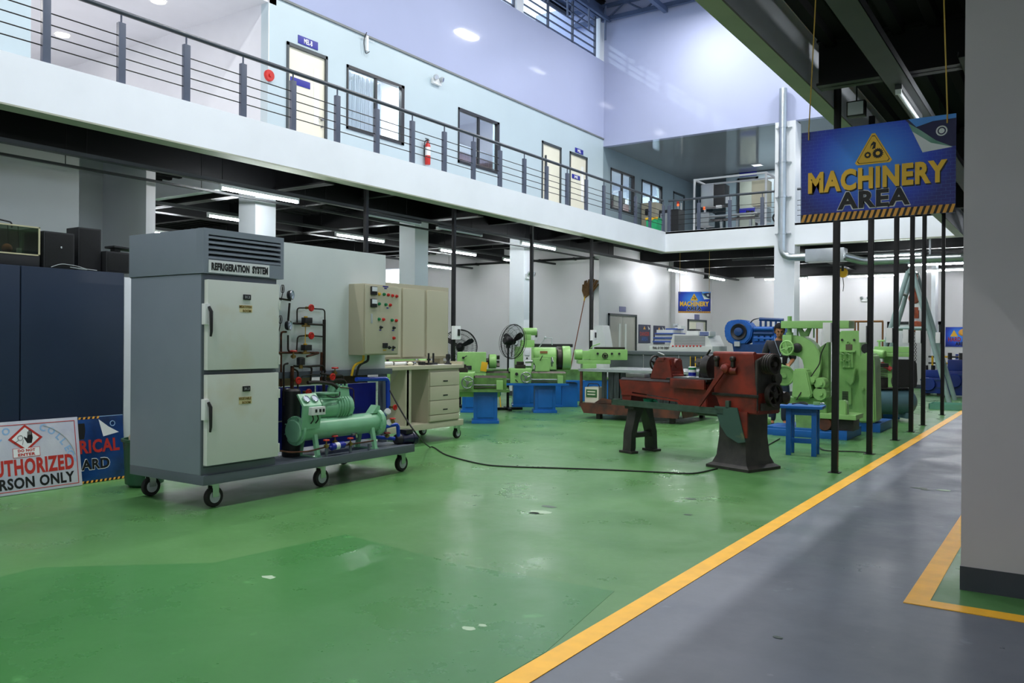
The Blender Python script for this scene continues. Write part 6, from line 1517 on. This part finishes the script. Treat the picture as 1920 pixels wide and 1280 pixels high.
cvp = [Z3(*q) for q in ((545, 780), (570, 700), (640, 650), (720, 650), (810, 690), (850, 780), (880, 2050), (520, 2050))]
MB().prism(polyb(cvp, -.1), 'y', -.1, .4, bev=.025).build('side_cover', M_GM, t)
pn = MB().prism(polyb([Z3(*q) for q in ((200, 640), (420, 630), (430, 950), (200, 960))], -.03), 'y', -.035, .0, bev=.006).build('lever_panel', M_GM, t)
a_ = Pb(*Z3(200, 640)); b_ = Pb(*Z3(450, 610)); MB().box(a_[0] - .02, b_[0] + .02, -.06, .0, a_[1], b_[1], .006).build('panel_shelf', M_GM, t)
for q in ((190, 660), (300, 660), (190, 800), (300, 800)):
    c = Pb(*Z3(*q)); MB().cyl((c[0], -.03, c[1]), (c[0], -.09, c[1]), .025, seg=12).tube([(c[0], -.08, c[1]), (c[0] + .06, -.1, c[1] - .02), (c[0] + .06, -.1, c[1] - .1)], .008, 6).sphere((c[0] + .06, -.1, c[1] - .11), .016, 8).build('lever', M_GMD, pn)
for q in ((205, 395), (445, 395)): c = Pb(*Z3(*q)); MB().cyl((c[0], 0, c[1]), (c[0], -.02, c[1]), .018, seg=10).build('bolt', M_CAST, t)
c = Pb(*Z3(340, 540)); MB().box(c[0] - .05, c[0] + .05, -.008, 0, c[1] - .045, c[1] + .045, .004).build('name_plate', mat('brown_plate', '#5b5346', .5), t)
MB().torus((c[0] - .01, -.01, c[1] + .07), (0, 1, 0), .018, .006, 14, 6).build('ring', M_GMD, t)
MB().prism(polyb([Z3(*q) for q in ((290, 1190), (440, 980), (490, 960), (440, 1240), (390, 1310), (300, 1250))], -.08), 'y', -.1, -.0, bev=.012).build('feed_arm', M_GM, t)
gr = [Z6(*q) for q in ((1150, 520), (1330, 500), (1330, 745), (1290, 750), (1150, 690))]
MB().prism(polyb(gr, -.02), 'y', -.03, .0, bev=.006).build('vent_cover', M_GM, t)
for k in range(7):
    a_ = Pb(*Z6(1205, 565 + k * 19)); b_ = Pb(*Z6(1290, 555 + k * 19)); MB().box(a_[0], b_[0], -.034, -.03, a_[1], b_[1]).build('vent_slot', M_CAST, t)
c = Pb(*Z6(1490, 520), -.12); MB().cyl((c[0], -.1, c[1]), (c[0], -.2, c[1]), .025, seg=12).build('cover_knob', M_GM, t)
c = Pb(*Z3(690, 570), -.05); MB().lathe([(.0, 0), (.08, 0), (.08, .06), (.0, .06)], (c[0], -.06, c[1]), (0, 1, 0), 18).build('dark_pulley', M_DARK, t)
# ------------------------------------------------------------------ horizontal green machine beyond the posts
yd = 17.4
t = thing('surface_grinder', 'long green machine with grey motor glimpsed between the black posts', 'machine', (-2.95, yd, 0))
def Pd(px, py, y=0.0): p = AY(px, py, yd + y); return p.x + 2.95, p.z
def rect(name, pa, pb, d0, d1, m_, b=.012): (xa, za), (xb, zb) = Pd(*pa), Pd(*pb); return MB().box(xa, xb, d0, d1, za, zb, b).build(name, m_, t)
rect('base', (1643, 800), (1676, 700), .0, .6, M_GMD); rect('beam', (1637, 660), (1706, 650), .1, .5, M_GM); rect('lower_beam', (1637, 668), (1706, 661.5), .05, .5, M_GM)
rect('column', (1640, 700), (1668, 660), .2, .6, M_GMD)
a_, b_ = Pd(1637, 661), Pd(1656, 665); MB().lathe([(.0, 0), (.07, 0), (.075, .02), (.075, .22), (.06, .24), (.0, .24)], (a_[0], .0, a_[1]), (1, -.3, -.1), 20).build('spindle_motor', M_GM, t)
rect('lamp_shade', (1642, 678), (1656, 672), -.05, .1, M_SIGNW); rect('red_plate', (1642, 710), (1652, 705), -.012, .0, mat('plate_red', '#8f2a22', .5), .003)
a_, b_ = Pd(1652, 681), Pd(1672, 693); MB().cyl((a_[0], -.02, a_[1]), (b_[0], -.02, b_[1]), .045, seg=12).build('red_handle', mat('handle_red', '#9a2f2c', .5), t)
a_ = Pd(1645, 644); MB().cyl((a_[0], .2, a_[1] - .08), (a_[0], .2, a_[1] + .06), .02, seg=8).cyl((a_[0] - .04, .2, a_[1] + .05), (a_[0] + .1, .2, a_[1] + .06), .018, seg=8).build('top_crank', M_GM, t)
# ------------------------------------------------------------------ air compressor
gb = G(1688, 787)
t = thing('air_compressor', 'grey blue air compressor tank with dark pump and belt guard', 'compressor', (gb.x - .16, gb.y - .26, 0), .62); t.scale = (.86, .86, .92)
M_TK = mat('tank_blue_grey', '#5d7f8c', .28, var=.12, scale=4)
MB().lathe([(.0, -.58), (.12, -.56), (.2, -.5), (.245, -.42), (.25, -.36), (.25, .36), (.245, .42), (.2, .5), (.12, .56), (.0, .58)], (0, 0, .37), (1, 0, 0), 32).build('tank', M_TK, t)
for x in (-.33, .33): MB().box(x - .04, x + .04, -.18, .18, .05, .16, .008).build('tank_foot', M_TK, t)
for x in (-.33,):
    for s in (-1, 1): MB().lathe([(.0, -.03), (.1, -.03), (.1, .03), (.0, .03)], (x, s * .23, .1), (0, 1, 0), 20).build('wheel', M_RUBBER, t)
MB().box(-.4, .45, -.16, .16, .62, .645, .004).build('deck_plate', M_CAST, t)
pu = MB().box(-.3, -.05, -.1, .1, .645, .85, .02).build('pump', M_CAST, t)
for k in range(6): MB().box(-.28, -.07, -.12, .12, .86 + k * .03, .875 + k * .03, .004).build('cooling_fin', M_CAST, pu)
MB().box(-.3, -.05, -.12, .12, 1.04, 1.12, .015).build('pump_head', M_CAST, pu)
MB().lathe([(.0, -.15), (.1, -.15), (.11, -.13), (.11, .12), (.0, .14)], (.28, .05, .77), (1, 0, 0), 20).build('motor', M_CAST, t)
MB().prism([(.02, .66), (.5, .66), (.52, .8), (.5, 1.14), (.42, 1.2), (.08, 1.2), (.02, 1.1)], 'y', -.2, -.1, bev=.015).build('belt_guard', mat('belt_guard_mesh', '#2a2b2b', .6, var=.3, scale=60), t)
MB().lathe([(.0, 0), (.035, 0), (.035, .03), (.0, .03)], (.05, -.24, .7), (0, 1, 0), 16).build('gauge', M_BRASS, t)
MB().cyl((.0, -.22, .66), (.0, -.22, .74), .012, seg=8).build('valve', M_RED, t)
MB().tube(rounded([(-.5, 0, .6), (-.7, 0, .55), (-.8, .0, .2), (-.82, .05, .012)], .12), .012, 6).build('air_hose', M_RUBBER, t)
MB().box(.0, .4, .3, .7, .0, .12, .01).build('blue_tray', M_PB, t)
# ------------------------------------------------------------------ gantry hoist
M_GAN = mat('grey_green_tube', '#8ba3a2', .35, var=.12, scale=6)
yg = 22.6
fr1, fr2 = G(1786, 752), G(1764, 757)
ap = AY(1711, 510, yg)
t = thing('hoist_frame', 'grey tube A-frame hoist stand behind the black posts', 'hoist', (ap.x, yg, 0))
xr = fr1.x - ap.x; zt = ap.z
for y in (-.55, .55):
    for s in (-1, 1): MB().cyl((s * .05, y * .55, zt), (s * xr, y, 0), .055, seg=14).build('leg', M_GAN, t)
    z_ = 1.75; f_ = (zt - z_) / zt; MB().cyl((-xr * f_ - .02, y * (.55 + .45 * f_), z_), (xr * f_ + .02, y * (.55 + .45 * f_), z_), .045, seg=12).build('cross_tube', M_GAN, t)
for s in (-1, 1):
    z_ = 2.6; f_ = (zt - z_) / zt; MB().cyl((s * (xr * f_ + .04), -.55 * (.55 + .45 * f_), z_), (s * (xr * f_ + .04), .55 * (.55 + .45 * f_), z_), .04, seg=12).build('side_tube', M_GAN, t)
    z_ = .9; f_ = (zt - z_) / zt; MB().cyl((s * (xr * f_ + .02), -.55 * (.55 + .45 * f_), z_), (s * (xr * f_ + .02), .55 * (.55 + .45 * f_), z_), .045, seg=12).build('side_tube', M_GAN, t)
MB().cyl((0, -.4, zt), (0, .4, zt), .06, seg=14).build('head_beam', M_GAN, t)
M_HO = mat('rust_orange', '#a54a26', .55, col2='#6a3420', scale=8)
o = thing('chain_hoist', 'rust orange chain hoist hanging inside the grey A-frame', 'chain hoist', (ap.x + .06, yg, 0))
MB().lathe([(.0, -.1), (.12, -.1), (.14, -.08), (.14, .08), (.12, .1), (.0, .1)], (0, 0, 2.5), (0, 1, 0), 20).build('hoist_drum', M_HO, o)
MB().box(-.06, .06, -.05, .05, 2.6, zt - .065, .01).build('top_hook', M_HO, o)
MB().box(-.09, .09, -.07, .07, 2.0, 2.28, .03).build('load_block', M_HO, o)
MB().lathe([(.0, -.08), (.13, -.08), (.15, .0), (.13, .08), (.0, .08)], (.05, 0, 1.8), (0, 1, 0), 18).build('lower_sheave', M_HO, o)
for k in range(16):
    MB().torus((.02, 0, 1.62 - k * .045), (1, 0, 0) if k % 2 else (0, 1, 0), .024, .007, 10, 5).build('chain_link', M_CAST, o)
MB().cyl((.04, .0, 2.0), (.04, 0, 2.5), .012, seg=6).cyl((-.05, .0, 2.2), (-.05, 0, 2.5), .012, seg=6).build('chain_fall', M_CAST, o)
MB().box(.0, .14, -.06, -.05, 2.2, 2.42).build('white_tag', M_WHITEP, o)
# brown pipe frame behind the green machines, black framed doorway in the back wall
a, b = AY(1530, 603, 18.6), AY(1656, 606, 18.6)
t = thing('pipe_frame', 'thin brown pipe frame standing behind the tall green machine', 'frame', (a.x, 18.6, 0))
M_BRP = mat('brown_pipe', '#7d5226', .45, metal=.3)
MB().cyl((0, 0, a.z), (b.x - a.x, 0, a.z), .022, seg=10).build('top_pipe', M_BRP, t)
for px in (1532, 1603, 1609, 1655): x_ = AY(px, 620, 18.6).x - a.x; MB().cyl((x_, 0, 0), (x_, 0, a.z), .018, seg=10).build('upright_pipe', M_BRP, t)
a, b = AY(1664, 603, YB), AY(1767, 603, YB)
d = MB().box(a.x, b.x, YB - .05, YB - .002, a.z - .1, a.z).box(a.x, a.x + .1, YB - .05, YB - .002, 0, a.z).box(b.x - .1, b.x, YB - .05, YB - .002, 0, a.z).build('door_8', M_FRAME, kind=S)
MB().box(a.x + .1, (a.x + b.x) / 2 - .004, YB - .03, YB - .003, 0, a.z - .1).build('door_leaf', M_SIGNW, d); MB().box((a.x + b.x) / 2 + .004, b.x - .1, YB - .03, YB - .003, 0, a.z - .1).build('door_leaf', M_SIGNW, d)
a = AY(1040, 487, 21.68)
t = thing('black_pipe', 'black pipe run high along the white inner wall behind the columns', 'pipe', (-19.0, 21.68, a.z))
MB().cyl((0, 0, 0), (7.3, 0, 0), .035, seg=12).build('pipe_run', M_STEEL_BLK, t)
for k in range(6): MB().box(.6 + k * 1.2, .64 + k * 1.2, -.04, .115, -.04, .04).build('clip', M_STEEL_BLK, t)
# yellow hook block on the grey pillar, wall conduit with twin light
p = AY(1580, 511, 28.2)
t = thing('hook_block', 'yellow pulley block hung on the grey pillar', 'pulley', (p.x, 28.24, p.z))
MB().lathe([(.0, -.05), (.14, -.05), (.16, .0), (.14, .05), (.0, .05)], (0, 0, 0), (0, 1, 0), 20).build('sheave', M_YEL, t)
MB().box(-.04, .04, -.06, .06, .05, .22, .01).build('hook', M_CAST, t)
MB().tube([(0, -.02, -.15), (.03, -.02, -.4), (.01, -.02, -.6)], .012, 6).build('chain', M_CAST, t)
q = AY(1623, 562, YB)
twin_light(Vector((q.x, YB - .005, q.z)), 'twin headed emergency light on the back wall beside the grey pillar', -HP)
# ------------------------------------------------------------------ far right corner: blue engines, barrier, sign
def far_engine(label, px, py, w, h, y, m_):
    g = AY(px, py, y); t = thing('blue_engine', label, 'engine', (g.x, y, 0))
    MB().box(-w / 2, w / 2, -.3, .4, .06, h * .6, .04).build('block', m_, t)
    MB().box(-w * .35, w * .35, -.2, .3, h * .6, h * .85, .03).build('head', m_, t)
    for k in range(3): MB().cyl((-w * .3 + k * w * .3, -.1, h * .85), (-w * .3 + k * w * .3, -.1, h), .05, seg=12).build('injector', M_DARK, t)
    MB().lathe([(.0, 0), (.16, 0), (.18, .03), (.18, .08), (.0, .08)], (-w * .15, -.38, h * .38), (0, 1, 0), 20).build('flywheel', m_, t)
    for z in (.25, .5): MB().box(-w / 2 - .01, w / 2 + .01, -.32, -.3, h * z, h * z + .03).build('trim_strip', M_EBD, t)
    for s in (-1, 1): MB().box(s * w * .35 - .08, s * w * .35 + .08, -.25, .35, 0, .07).build('mount', M_CAST, t)
M_NB = mat('engine_navy', '#173a94', .4, var=.2)
far_engine('small blue engine beside the hoist frame foot', 1750, 745, .55, .8, 25.0, M_NB)
far_engine('larger navy blue engine next to the yellow striped rail', 1802, 745, .85, 1.15, 24.4, mat('engine_deep_navy', '#142c78', .4, var=.2))
t = thing('striped_rail', 'yellow and black striped pipe rail before the back wall', 'rail', (-3.4, 26.0, 0))
for z in (1.02, .84):
    for k in range(16): MB().cyl((k * .25, 0, z), (k * .25 + .25, 0, z), .026, seg=12).build('rail_band', M_YEL if k % 2 else M_DARK, t)
for x in (.1, 1.6, 3.3):
    for k in range(4): MB().cyl((x, 0, k * .26), (x, 0, k * .26 + .26), .03, seg=12).build('post_band', M_YEL if k % 2 else M_DARK, t)
a, b = AY(1773, 613, YB), AY(1812, 650, YB)
t = thing('hard_hat_sign', 'blue HARD HAT AREA sign with yellow warning triangle on back wall', 'sign', ((a.x + b.x) / 2 + .1, YB - .02, b.z))
w_ = b.x - a.x + .2; h_ = a.z - b.z
MB().box(-w_ / 2, w_ / 2, 0, .015, 0, h_).build('panel', sign_blue(), t)
MB().prism([(-w_ * .33, h_ * .52), (-w_ * .05, h_ * .52), (-w_ * .19, h_ * .85)], 'y', -.004, 0).build('warning_triangle', M_SIGNY, t)
MB().sphere((w_ * .2, -.01, h_ * .72), .16, 14, (1.2, .2, .8)).build('helmet_print', M_SIGNO, t)
text('lettering', 'HARD HAT', M_SRED, t, (0.02, -.004, h_ * .38), '-y', .2, .008, fit=w_ * .85, hfit=h_ * .22)
text('lettering', 'AREA', M_SIGNK, t, (.05, -.004, h_ * .15), '-y', .2, .008, fit=w_ * .4, hfit=h_ * .18)
a = AY(1803, 678, YB); t = thing('wall_lettering', 'large navy letter painted on the back wall', 'lettering', (a.x, YB - .004, a.z))
text('letter', 'K', M_NB, t, (0, 0, 0), '-y', .5, .02, hfit=.5)
a, b = AY(1730, 663, YB), AY(1762, 671, YB); t = thing('wall_stripe', 'navy stripe board on the back wall behind the hoist frame', 'board', (a.x, YB - .004, a.z))
MB().box(0, b.x - a.x, -.02, 0, b.z - a.z, 0).build('stripe', M_NB, t)
g1 = G(1800, 770); t = thing('green_tray', 'low pale green plastic tray on the floor by the engines', 'tray', (g1.x - .25, g1.y + .1, 0))
MB().box(-.35, .5, 0, .6, 0, .02).box(-.35, .5, 0, .015, .02, .12).box(-.35, .5, .585, .6, .02, .12).box(-.35, -.335, 0, .6, .02, .12).box(.485, .5, 0, .6, .02, .12).build('tray_shell', mat('pale_green_plastic', '#6ea894', .25), t)
# ------------------------------------------------------------------ machines on the far upper floor
M_STAIN = mat('stainless_sheet', '#a5aaab', .3, metal=.75, var=.12)
yu = 23.35
t = thing('packing_machine', 'stainless packing line in a white tube frame behind the far railing', 'machine', (-8.0, yu, ZT))
def Pu(px, py, y=0.0): p = AY(px, py, yu + y); return p.x + 8.0, p.z - ZT
x0, _ = Pu(1302, 380); x1, _ = Pu(1436, 380); zt_ = Pu(1302, 336)[1]
M_TUBEW = mat('white_square_tube', '#c9cdd0', .35, var=.05)
for x in (x0, x1):
    for y in (0, .85): MB().box(x - .025, x + .025, y - .025, y + .025, 0, zt_, .003).build('frame_upright', M_TUBEW, t)
for y in (0, .85):
    for z in (.06, zt_ - .025): MB().box(x0, x1, y - .024, y + .024, z - .024, z + .024, .003).build('frame_rail', M_TUBEW, t)
for x in (x0, x1):
    for z in (.06, zt_ - .025): MB().box(x - .024, x + .024, 0, .85, z - .024, z + .024, .003).build('frame_tie', M_TUBEW, t)
def ub(name, pa, pb, d0, d1, m_, b=.01): (xa, za), (xb, zb) = Pu(*pa, d0), Pu(*pb, d0); return MB().box(xa, xb, d0, d1, za, zb, b).build(name, m_, t)
ub('hopper_box', (1314, 388), (1338, 344), .2, .7, M_STAIN); ub('dark_housing', (1338, 386), (1358, 344), .25, .7, M_DARK)
ub('feeder_box', (1305, 424), (1329, 397), .1, .6, M_STAIN); ub('conveyor', (1330, 412), (1420, 404), .2, .6, M_DARK)
ub('conveyor_edge', (1330, 404), (1420, 401.5), .17, .2, M_STAIN)
cbn = ub('control_cabinet', (1409, 386), (1438, 336), .35, .8, M_BEIGE2)
ub('operator_panel', (1360, 381), (1371, 367), .05, .12, M_GREYP)
ub('drive_box', (1415, 416), (1438, 388), .3, .7, M_STAIN); ub('white_block', (1342, 390), (1352, 384), .1, .2, M_WHITEP)
for px in (1345, 1375, 1400): xa, za = Pu(px, 408); MB().box(xa - .03, xa + .03, .3, .4, 0, za, .004).build('conveyor_leg', M_STAIN, t)
for px in (1396, 1404): xa, za = Pu(px, 396); MB().cyl((xa, .3, za - .06), (xa, .3, za + .06), .05, seg=14).build('roller', M_DARK, t)
xa, za = Pu(1318, 392); MB().lathe([(.0, 0), (.03, 0), (.03, .08), (.0, .08)], (xa, .1, za), (0, 0, 1), 12).build('beacon', mat('beacon_orange', '#e0602a', .4, emit=1.5), t)
p = AY(1451, 405, 23.0)
t = thing('cable_coil', 'coil of black cable hung on the far upper railing', 'cable coil', (p.x, 23.3, p.z))
for k in range(4): MB().torus((0, .02 * k, 0), (0.1, 1, 0), .13 - .008 * (k % 2), .012, 26, 6).build('cable_turn', M_RUBBER, t)
MB().box(-.02, .02, .08, .12, -(p.z - ZT), .2).build('hang_stand', M_STAIN, t)
p = AY(1255, 400, 24.2)
t = thing('control_cabinet', 'dark steel cabinet with an orange tower light on the far upper floor', 'cabinet', (p.x, 24.2, ZT))
MB().box(-.35, .3, 0, .5, .0, 1.0, .01).build('cabinet_body', M_DARK, t); MB().box(-.3, .0, -.01, 0, .15, .9, .004).build('cabinet_door', M_STAIN, t)
MB().cyl((.2, .2, 1.0), (.2, .2, 1.12), .012, seg=8).build('beacon_pole', M_STAIN, t)
for k, m_ in enumerate((MATS['beacon_orange'], M_RED, M_YEL)): MB().cyl((.2, .2, 1.12 + k * .07), (.2, .2, 1.185 + k * .07), .035, seg=14).build('beacon_lens', m_, t)
p = AY(1216, 400, 24.6)
t = thing('vending_cabinet', 'tall grey beige cabinet with small screen on the far upper floor', 'cabinet', (p.x, 24.6, ZT))
MB().box(-.25, .25, 0, .5, .05, 1.35, .012).build('cabinet_body', M_BEIGE, t); MB().box(-.12, .1, -.012, 0, .95, 1.15, .004).build('screen', M_DARK, t)
for s in (-1, 1): MB().box(s * .2 - .03, s * .2 + .03, .05, .45, 0, .05).build('foot', M_DARK, t)
p = AY(1226, 425, 22.75)
t = thing('recycling_bin', 'green plastic bin with yellow liner behind the balcony corner', 'bin', (p.x, 22.75, ZT))
MB().prism([(-.15, 0), (.15, 0), (.19, .5), (-.19, .5)], 'y', -.16, .16, bev=.015).build('bin_body', mat('bin_bright_green', '#12a066', .4), t)
MB().box(-.195, .195, -.165, .165, .5, .53, .006).build('rim', MATS['bin_bright_green'], t)
MB().prism([(-.2, .47), (-.1, .5), (.0, .46), (.1, .5), (.2, .47), (.2, .545), (-.2, .545)], 'y', -.175, -.165).build('liner', M_YEL, t)
# door in the far upper back wall
a, b = AY(1384, 335, 28.0), AY(1422, 345, 28.0)
d = MB().box(a.x, a.x + .07, 27.93, 28.0, ZT, a.z).box(b.x - .07, b.x, 27.93, 28.0, ZT, a.z).box(a.x, b.x, 27.93, 28.0, a.z - .07, a.z).build('door_7', M_FRAME, kind=S)
MB().box(a.x + .07, b.x - .07, 27.97, 28.0, ZT, a.z - .07).build('door_leaf', mat('grey_green_leaf', '#8b958c', .5), d)
for z in (a.z + .12, 5.85):
    t = thing('door_sign', 'navy plate above the far upper door' if z > a.z else 'navy plate fixed on the far upper door', 'sign', ((a.x + b.x) / 2, 27.99 if z > a.z else 27.965, z))
    MB().box(-.3, .3, -.015, 0, -.07, .07, .003).build('plate', M_NAVY, t)

for x in (-8.6, -4.6):
    o = thing('downlight', 'square dim downlight in the grey ceiling over the packing line', 'light', (x, 27.0, 7.145), 0, 'far upper downlights')
    MB().box(-.16, .16, -.16, .16, -.012, .0, .003).build('frame', M_WHITEP, o); MB().box(-.13, .13, -.13, .13, -.016, -.012).build('diffuser', mat('dim_diffuser', '#eef4f6', .3, emit=1.2), o)
    ld = bpy.data.lights.new('far_lobby_light', 'AREA'); ld.size = .3; ld.energy = 60
    lo = bpy.data.objects.new('far_lobby_light', ld); COL.objects.link(lo); lo.parent = o; lo.location = (0, 0, -.03)
# ------------------------------------------------------------------ person standing behind the green machine
d0 = ray(1461, 640); s_ = 13.75 / (d0.dot(_FW)); pp = CAM + d0 * s_
M_SKIN = mat('skin', '#a9734f', .5, var=.06, scale=12); M_SHIRT = mat('black_shirt', '#22222a', .75, var=.15, scale=12)
M_JEAN = mat('dark_denim', '#27324a', .8, var=.15, scale=20); M_HAIR = mat('black_hair', '#0a0908', .75, var=.3, scale=40, spec=.2)
PT = thing('person', 'person in black shirt with lanyard looking down behind the green machine', 'person', (pp.x, pp.y, 0), atan2(-pp.y, -pp.x) + HP + .12)
def skinned(name, chains, mt, voxel=None, extra=None, lev=2):
    """chains: list of [(pos, radius), ...]; the first point of each later chain is matched to an existing joint"""
    V, E, Rr = [], [], []
    def idx(p):
        for i, q_ in enumerate(V):
            if (Vector(q_) - Vector(p)).length < 1e-4: return i
        return None
    for ch in chains:
        prev = None
        for p, r in ch:
            i = idx(p)
            if i is None: V.append(p); Rr.append(r); i = len(V) - 1
            if prev is not None and prev != i: E.append((prev, i))
            prev = i
    me = bpy.data.meshes.new(name); me.from_pydata(V, E, [])
    ob = bpy.data.objects.new(name, me); COL.objects.link(ob)
    md = ob.modifiers.new('s', 'SKIN'); md.use_smooth_shade = True
    for i, sv in enumerate(me.skin_vertices[0].data): sv.radius = (Rr[i], Rr[i]); sv.use_root = (i == 0)
    sb = ob.modifiers.new('d', 'SUBSURF'); sb.levels = lev; sb.render_levels = lev
    dg = bpy.context.evaluated_depsgraph_get(); m2 = bpy.data.meshes.new_from_object(ob.evaluated_get(dg))
    bpy.data.objects.remove(ob, do_unlink=True)
    if extra or voxel:
        bm = bmesh.new(); bm.from_mesh(m2)
        if extra:
            e_ = MB(); e_.bm.free(); e_.bm = bm; extra(e_)
        bm.to_mesh(m2); bm.free()
        ob = bpy.data.objects.new(name, m2); COL.objects.link(ob)
        rm = ob.modifiers.new('r', 'REMESH'); rm.mode = 'VOXEL'; rm.voxel_size = voxel or .008; rm.use_smooth_shade = True
        sm_ = ob.modifiers.new('sm', 'SMOOTH'); sm_.factor = .5; sm_.iterations = 3
        dg = bpy.context.evaluated_depsgraph_get(); m3 = bpy.data.meshes.new_from_object(ob.evaluated_get(dg)); bpy.data.objects.remove(ob, do_unlink=True); m2 = m3
    m2.materials.clear()
    return mk(name, m2, mt, PT, ang=0) if False else _fin(name, m2, mt)
def _fin(name, me, mt):
    me.polygons.foreach_set('use_smooth', [True] * len(me.polygons)); me.materials.append(mt)
    o = bpy.data.objects.new(name, me); COL.objects.link(o); o.parent = PT; return o
pel, spi, che, nk, nk2 = (0, .01, .93), (0, .0, 1.1), (0, .0, 1.28), (0, .01, 1.42), (0, -.01, 1.5)
ch = [[(pel, .11), (spi, .105), (che, .115), (nk, .06), (nk2, .05)]]
for s in (-1, 1):
    sh, el, wr = (s * .17, .02, 1.37), (s * .235, .06, 1.12), (s * .14, -.17, 1.03)
    ch.append([(che, .1), (sh, .055), (el, .042), (wr, .028), (( s * .115, -.215, 1.02), .03)])
    for k in range(4):
        bx_ = s * (.135 - k * .014); b0 = (s * .115, -.215, 1.02); ln = (.9, 1.05, 1.0, .8)[k]
        ch.append([(b0, .03), ((bx_, -.25, 1.015 + .004 * k), .0095), ((bx_ - s * .004, -.25 - .03 * ln, 1.0), .009), ((bx_ - s * .008, -.252 - .035 * ln, .975), .008)])
    ch.append([((s * .115, -.215, 1.02), .03), ((s * .09, -.225, 1.04), .011), ((s * .075, -.25, 1.045), .0095)])
    ch.append([(pel, .11), ((s * .09, .01, .86), .085), ((s * .1, -.01, .48), .055), ((s * .1, .03, .1), .038), ((s * .11, -.1, .035), .032)])
def head_(b):
    # skull, jaw, nose, ears in one piece with the neck; the face looks down a little
    M_ = Matrix.Translation((0, -.02, 1.575)) @ Matrix.Rotation(radians(14), 4, 'X')
    def add(c, r, sc): 
        q_ = MB(); q_.sphere(c, r, 18, sc); q_.bm.transform(M_); me_ = bpy.data.meshes.new('x'); q_.bm.to_mesh(me_); q_.bm.free(); b.bm.from_mesh(me_); bpy.data.meshes.remove(me_)
    add((0, .01, .02), .092, (.82, 1.02, 1.08)); add((0, -.03, -.05), .065, (.82, .85, .95)); add((0, -.045, -.085), .032, (1.0, .8, .7))
    add((0, -.1, -.02), .014, (.9, 1.2, 1.4)); add((0, -.094, .005), .01, (.8, 1, 2.2))
    for s in (-1, 1): add((s * .078, .01, -.01), .022, (.35, .8, 1.3)); add((s * .035, -.072, -.03), .022, (1, .6, .9)); add((s * .03, -.086, .025), .016, (1.4, .4, .5))
    add((0, -.09, -.058), .018, (1.3, .5, .35))
body = skinned('body', ch, M_SKIN, .0075, head_)
HM = Matrix.Translation((0, -.02, 1.575)) @ Matrix.Rotation(radians(14), 4, 'X')
def on_head(name, b, mt): b.bm.transform(HM); return b.build(name, mt, PT)
hb = MB(); hb.sphere((0, .012, .028), .104, 26, (.86, 1.06, 1.08))
bmesh.ops.delete(hb.bm, geom=[v for v in hb.bm.verts if (v.co.y < -.05 and v.co.z < .052) or (v.co.y < -.02 and v.co.z < .0) or v.co.z < -.06], context='VERTS')
on_head('hair', hb, M_HAIR)
for s in (-1, 1):
    on_head('eye', MB().sphere((s * .03, -.0885, .008), .0085, 10, (1.3, .5, .7)), M_HAIR)
    on_head('eyebrow', MB().tube([(s * .016, -.095, .026), (s * .03, -.096, .031), (s * .046, -.085, .027)], .004, 6), M_HAIR)
on_head('mouth', MB().tube([(-.018, -.094, -.056), (0, -.099, -.054), (.018, -.094, -.056)], .004, 6), mat('lips', '#7e4a3e', .5))
sh_ = [[((0, .01, .86), .135), (spi, .13), (che, .135), ((0, .005, 1.40), .075)]]
for s in (-1, 1): sh_.append([(che, .12), ((s * .17, .02, 1.37), .078), ((s * .225, .05, 1.16), .062), ((s * .215, .02, 1.1), .06)])
skinned('shirt', sh_, M_SHIRT)
tr_ = [[((0, .01, .9), .125), ((0, .01, .88), .12)]]
for s in (-1, 1): tr_.append([((0, .01, .88), .12), ((s * .09, .01, .8), .1), ((s * .1, -.01, .48), .075), ((s * .1, .03, .08), .065)])
skinned('trousers', tr_, M_JEAN)
for s in (-1, 1): MB().sphere((s * .11, -.05, .04), .06, 14, (.75, 2.1, .66)).build('shoe', M_DARK, PT)
ln = MB()
for s in (-1, 1): ln.tube([(s * .07, .02, 1.47), (s * .075, -.075, 1.41), (s * .04, -.15, 1.28), (0, -.155, 1.17)], .005, 6)
ln.build('lanyard', mat('lanyard_blue', '#93a3b8', .6), PT)
MB().box(-.03, .03, -.165, -.16, 1.06, 1.15, .003).build('id_card', M_SIGNW, PT)
MB().box(-.02, .02, -.168, -.165, 1.08, 1.12).build('card_photo', M_GREYP, PT)
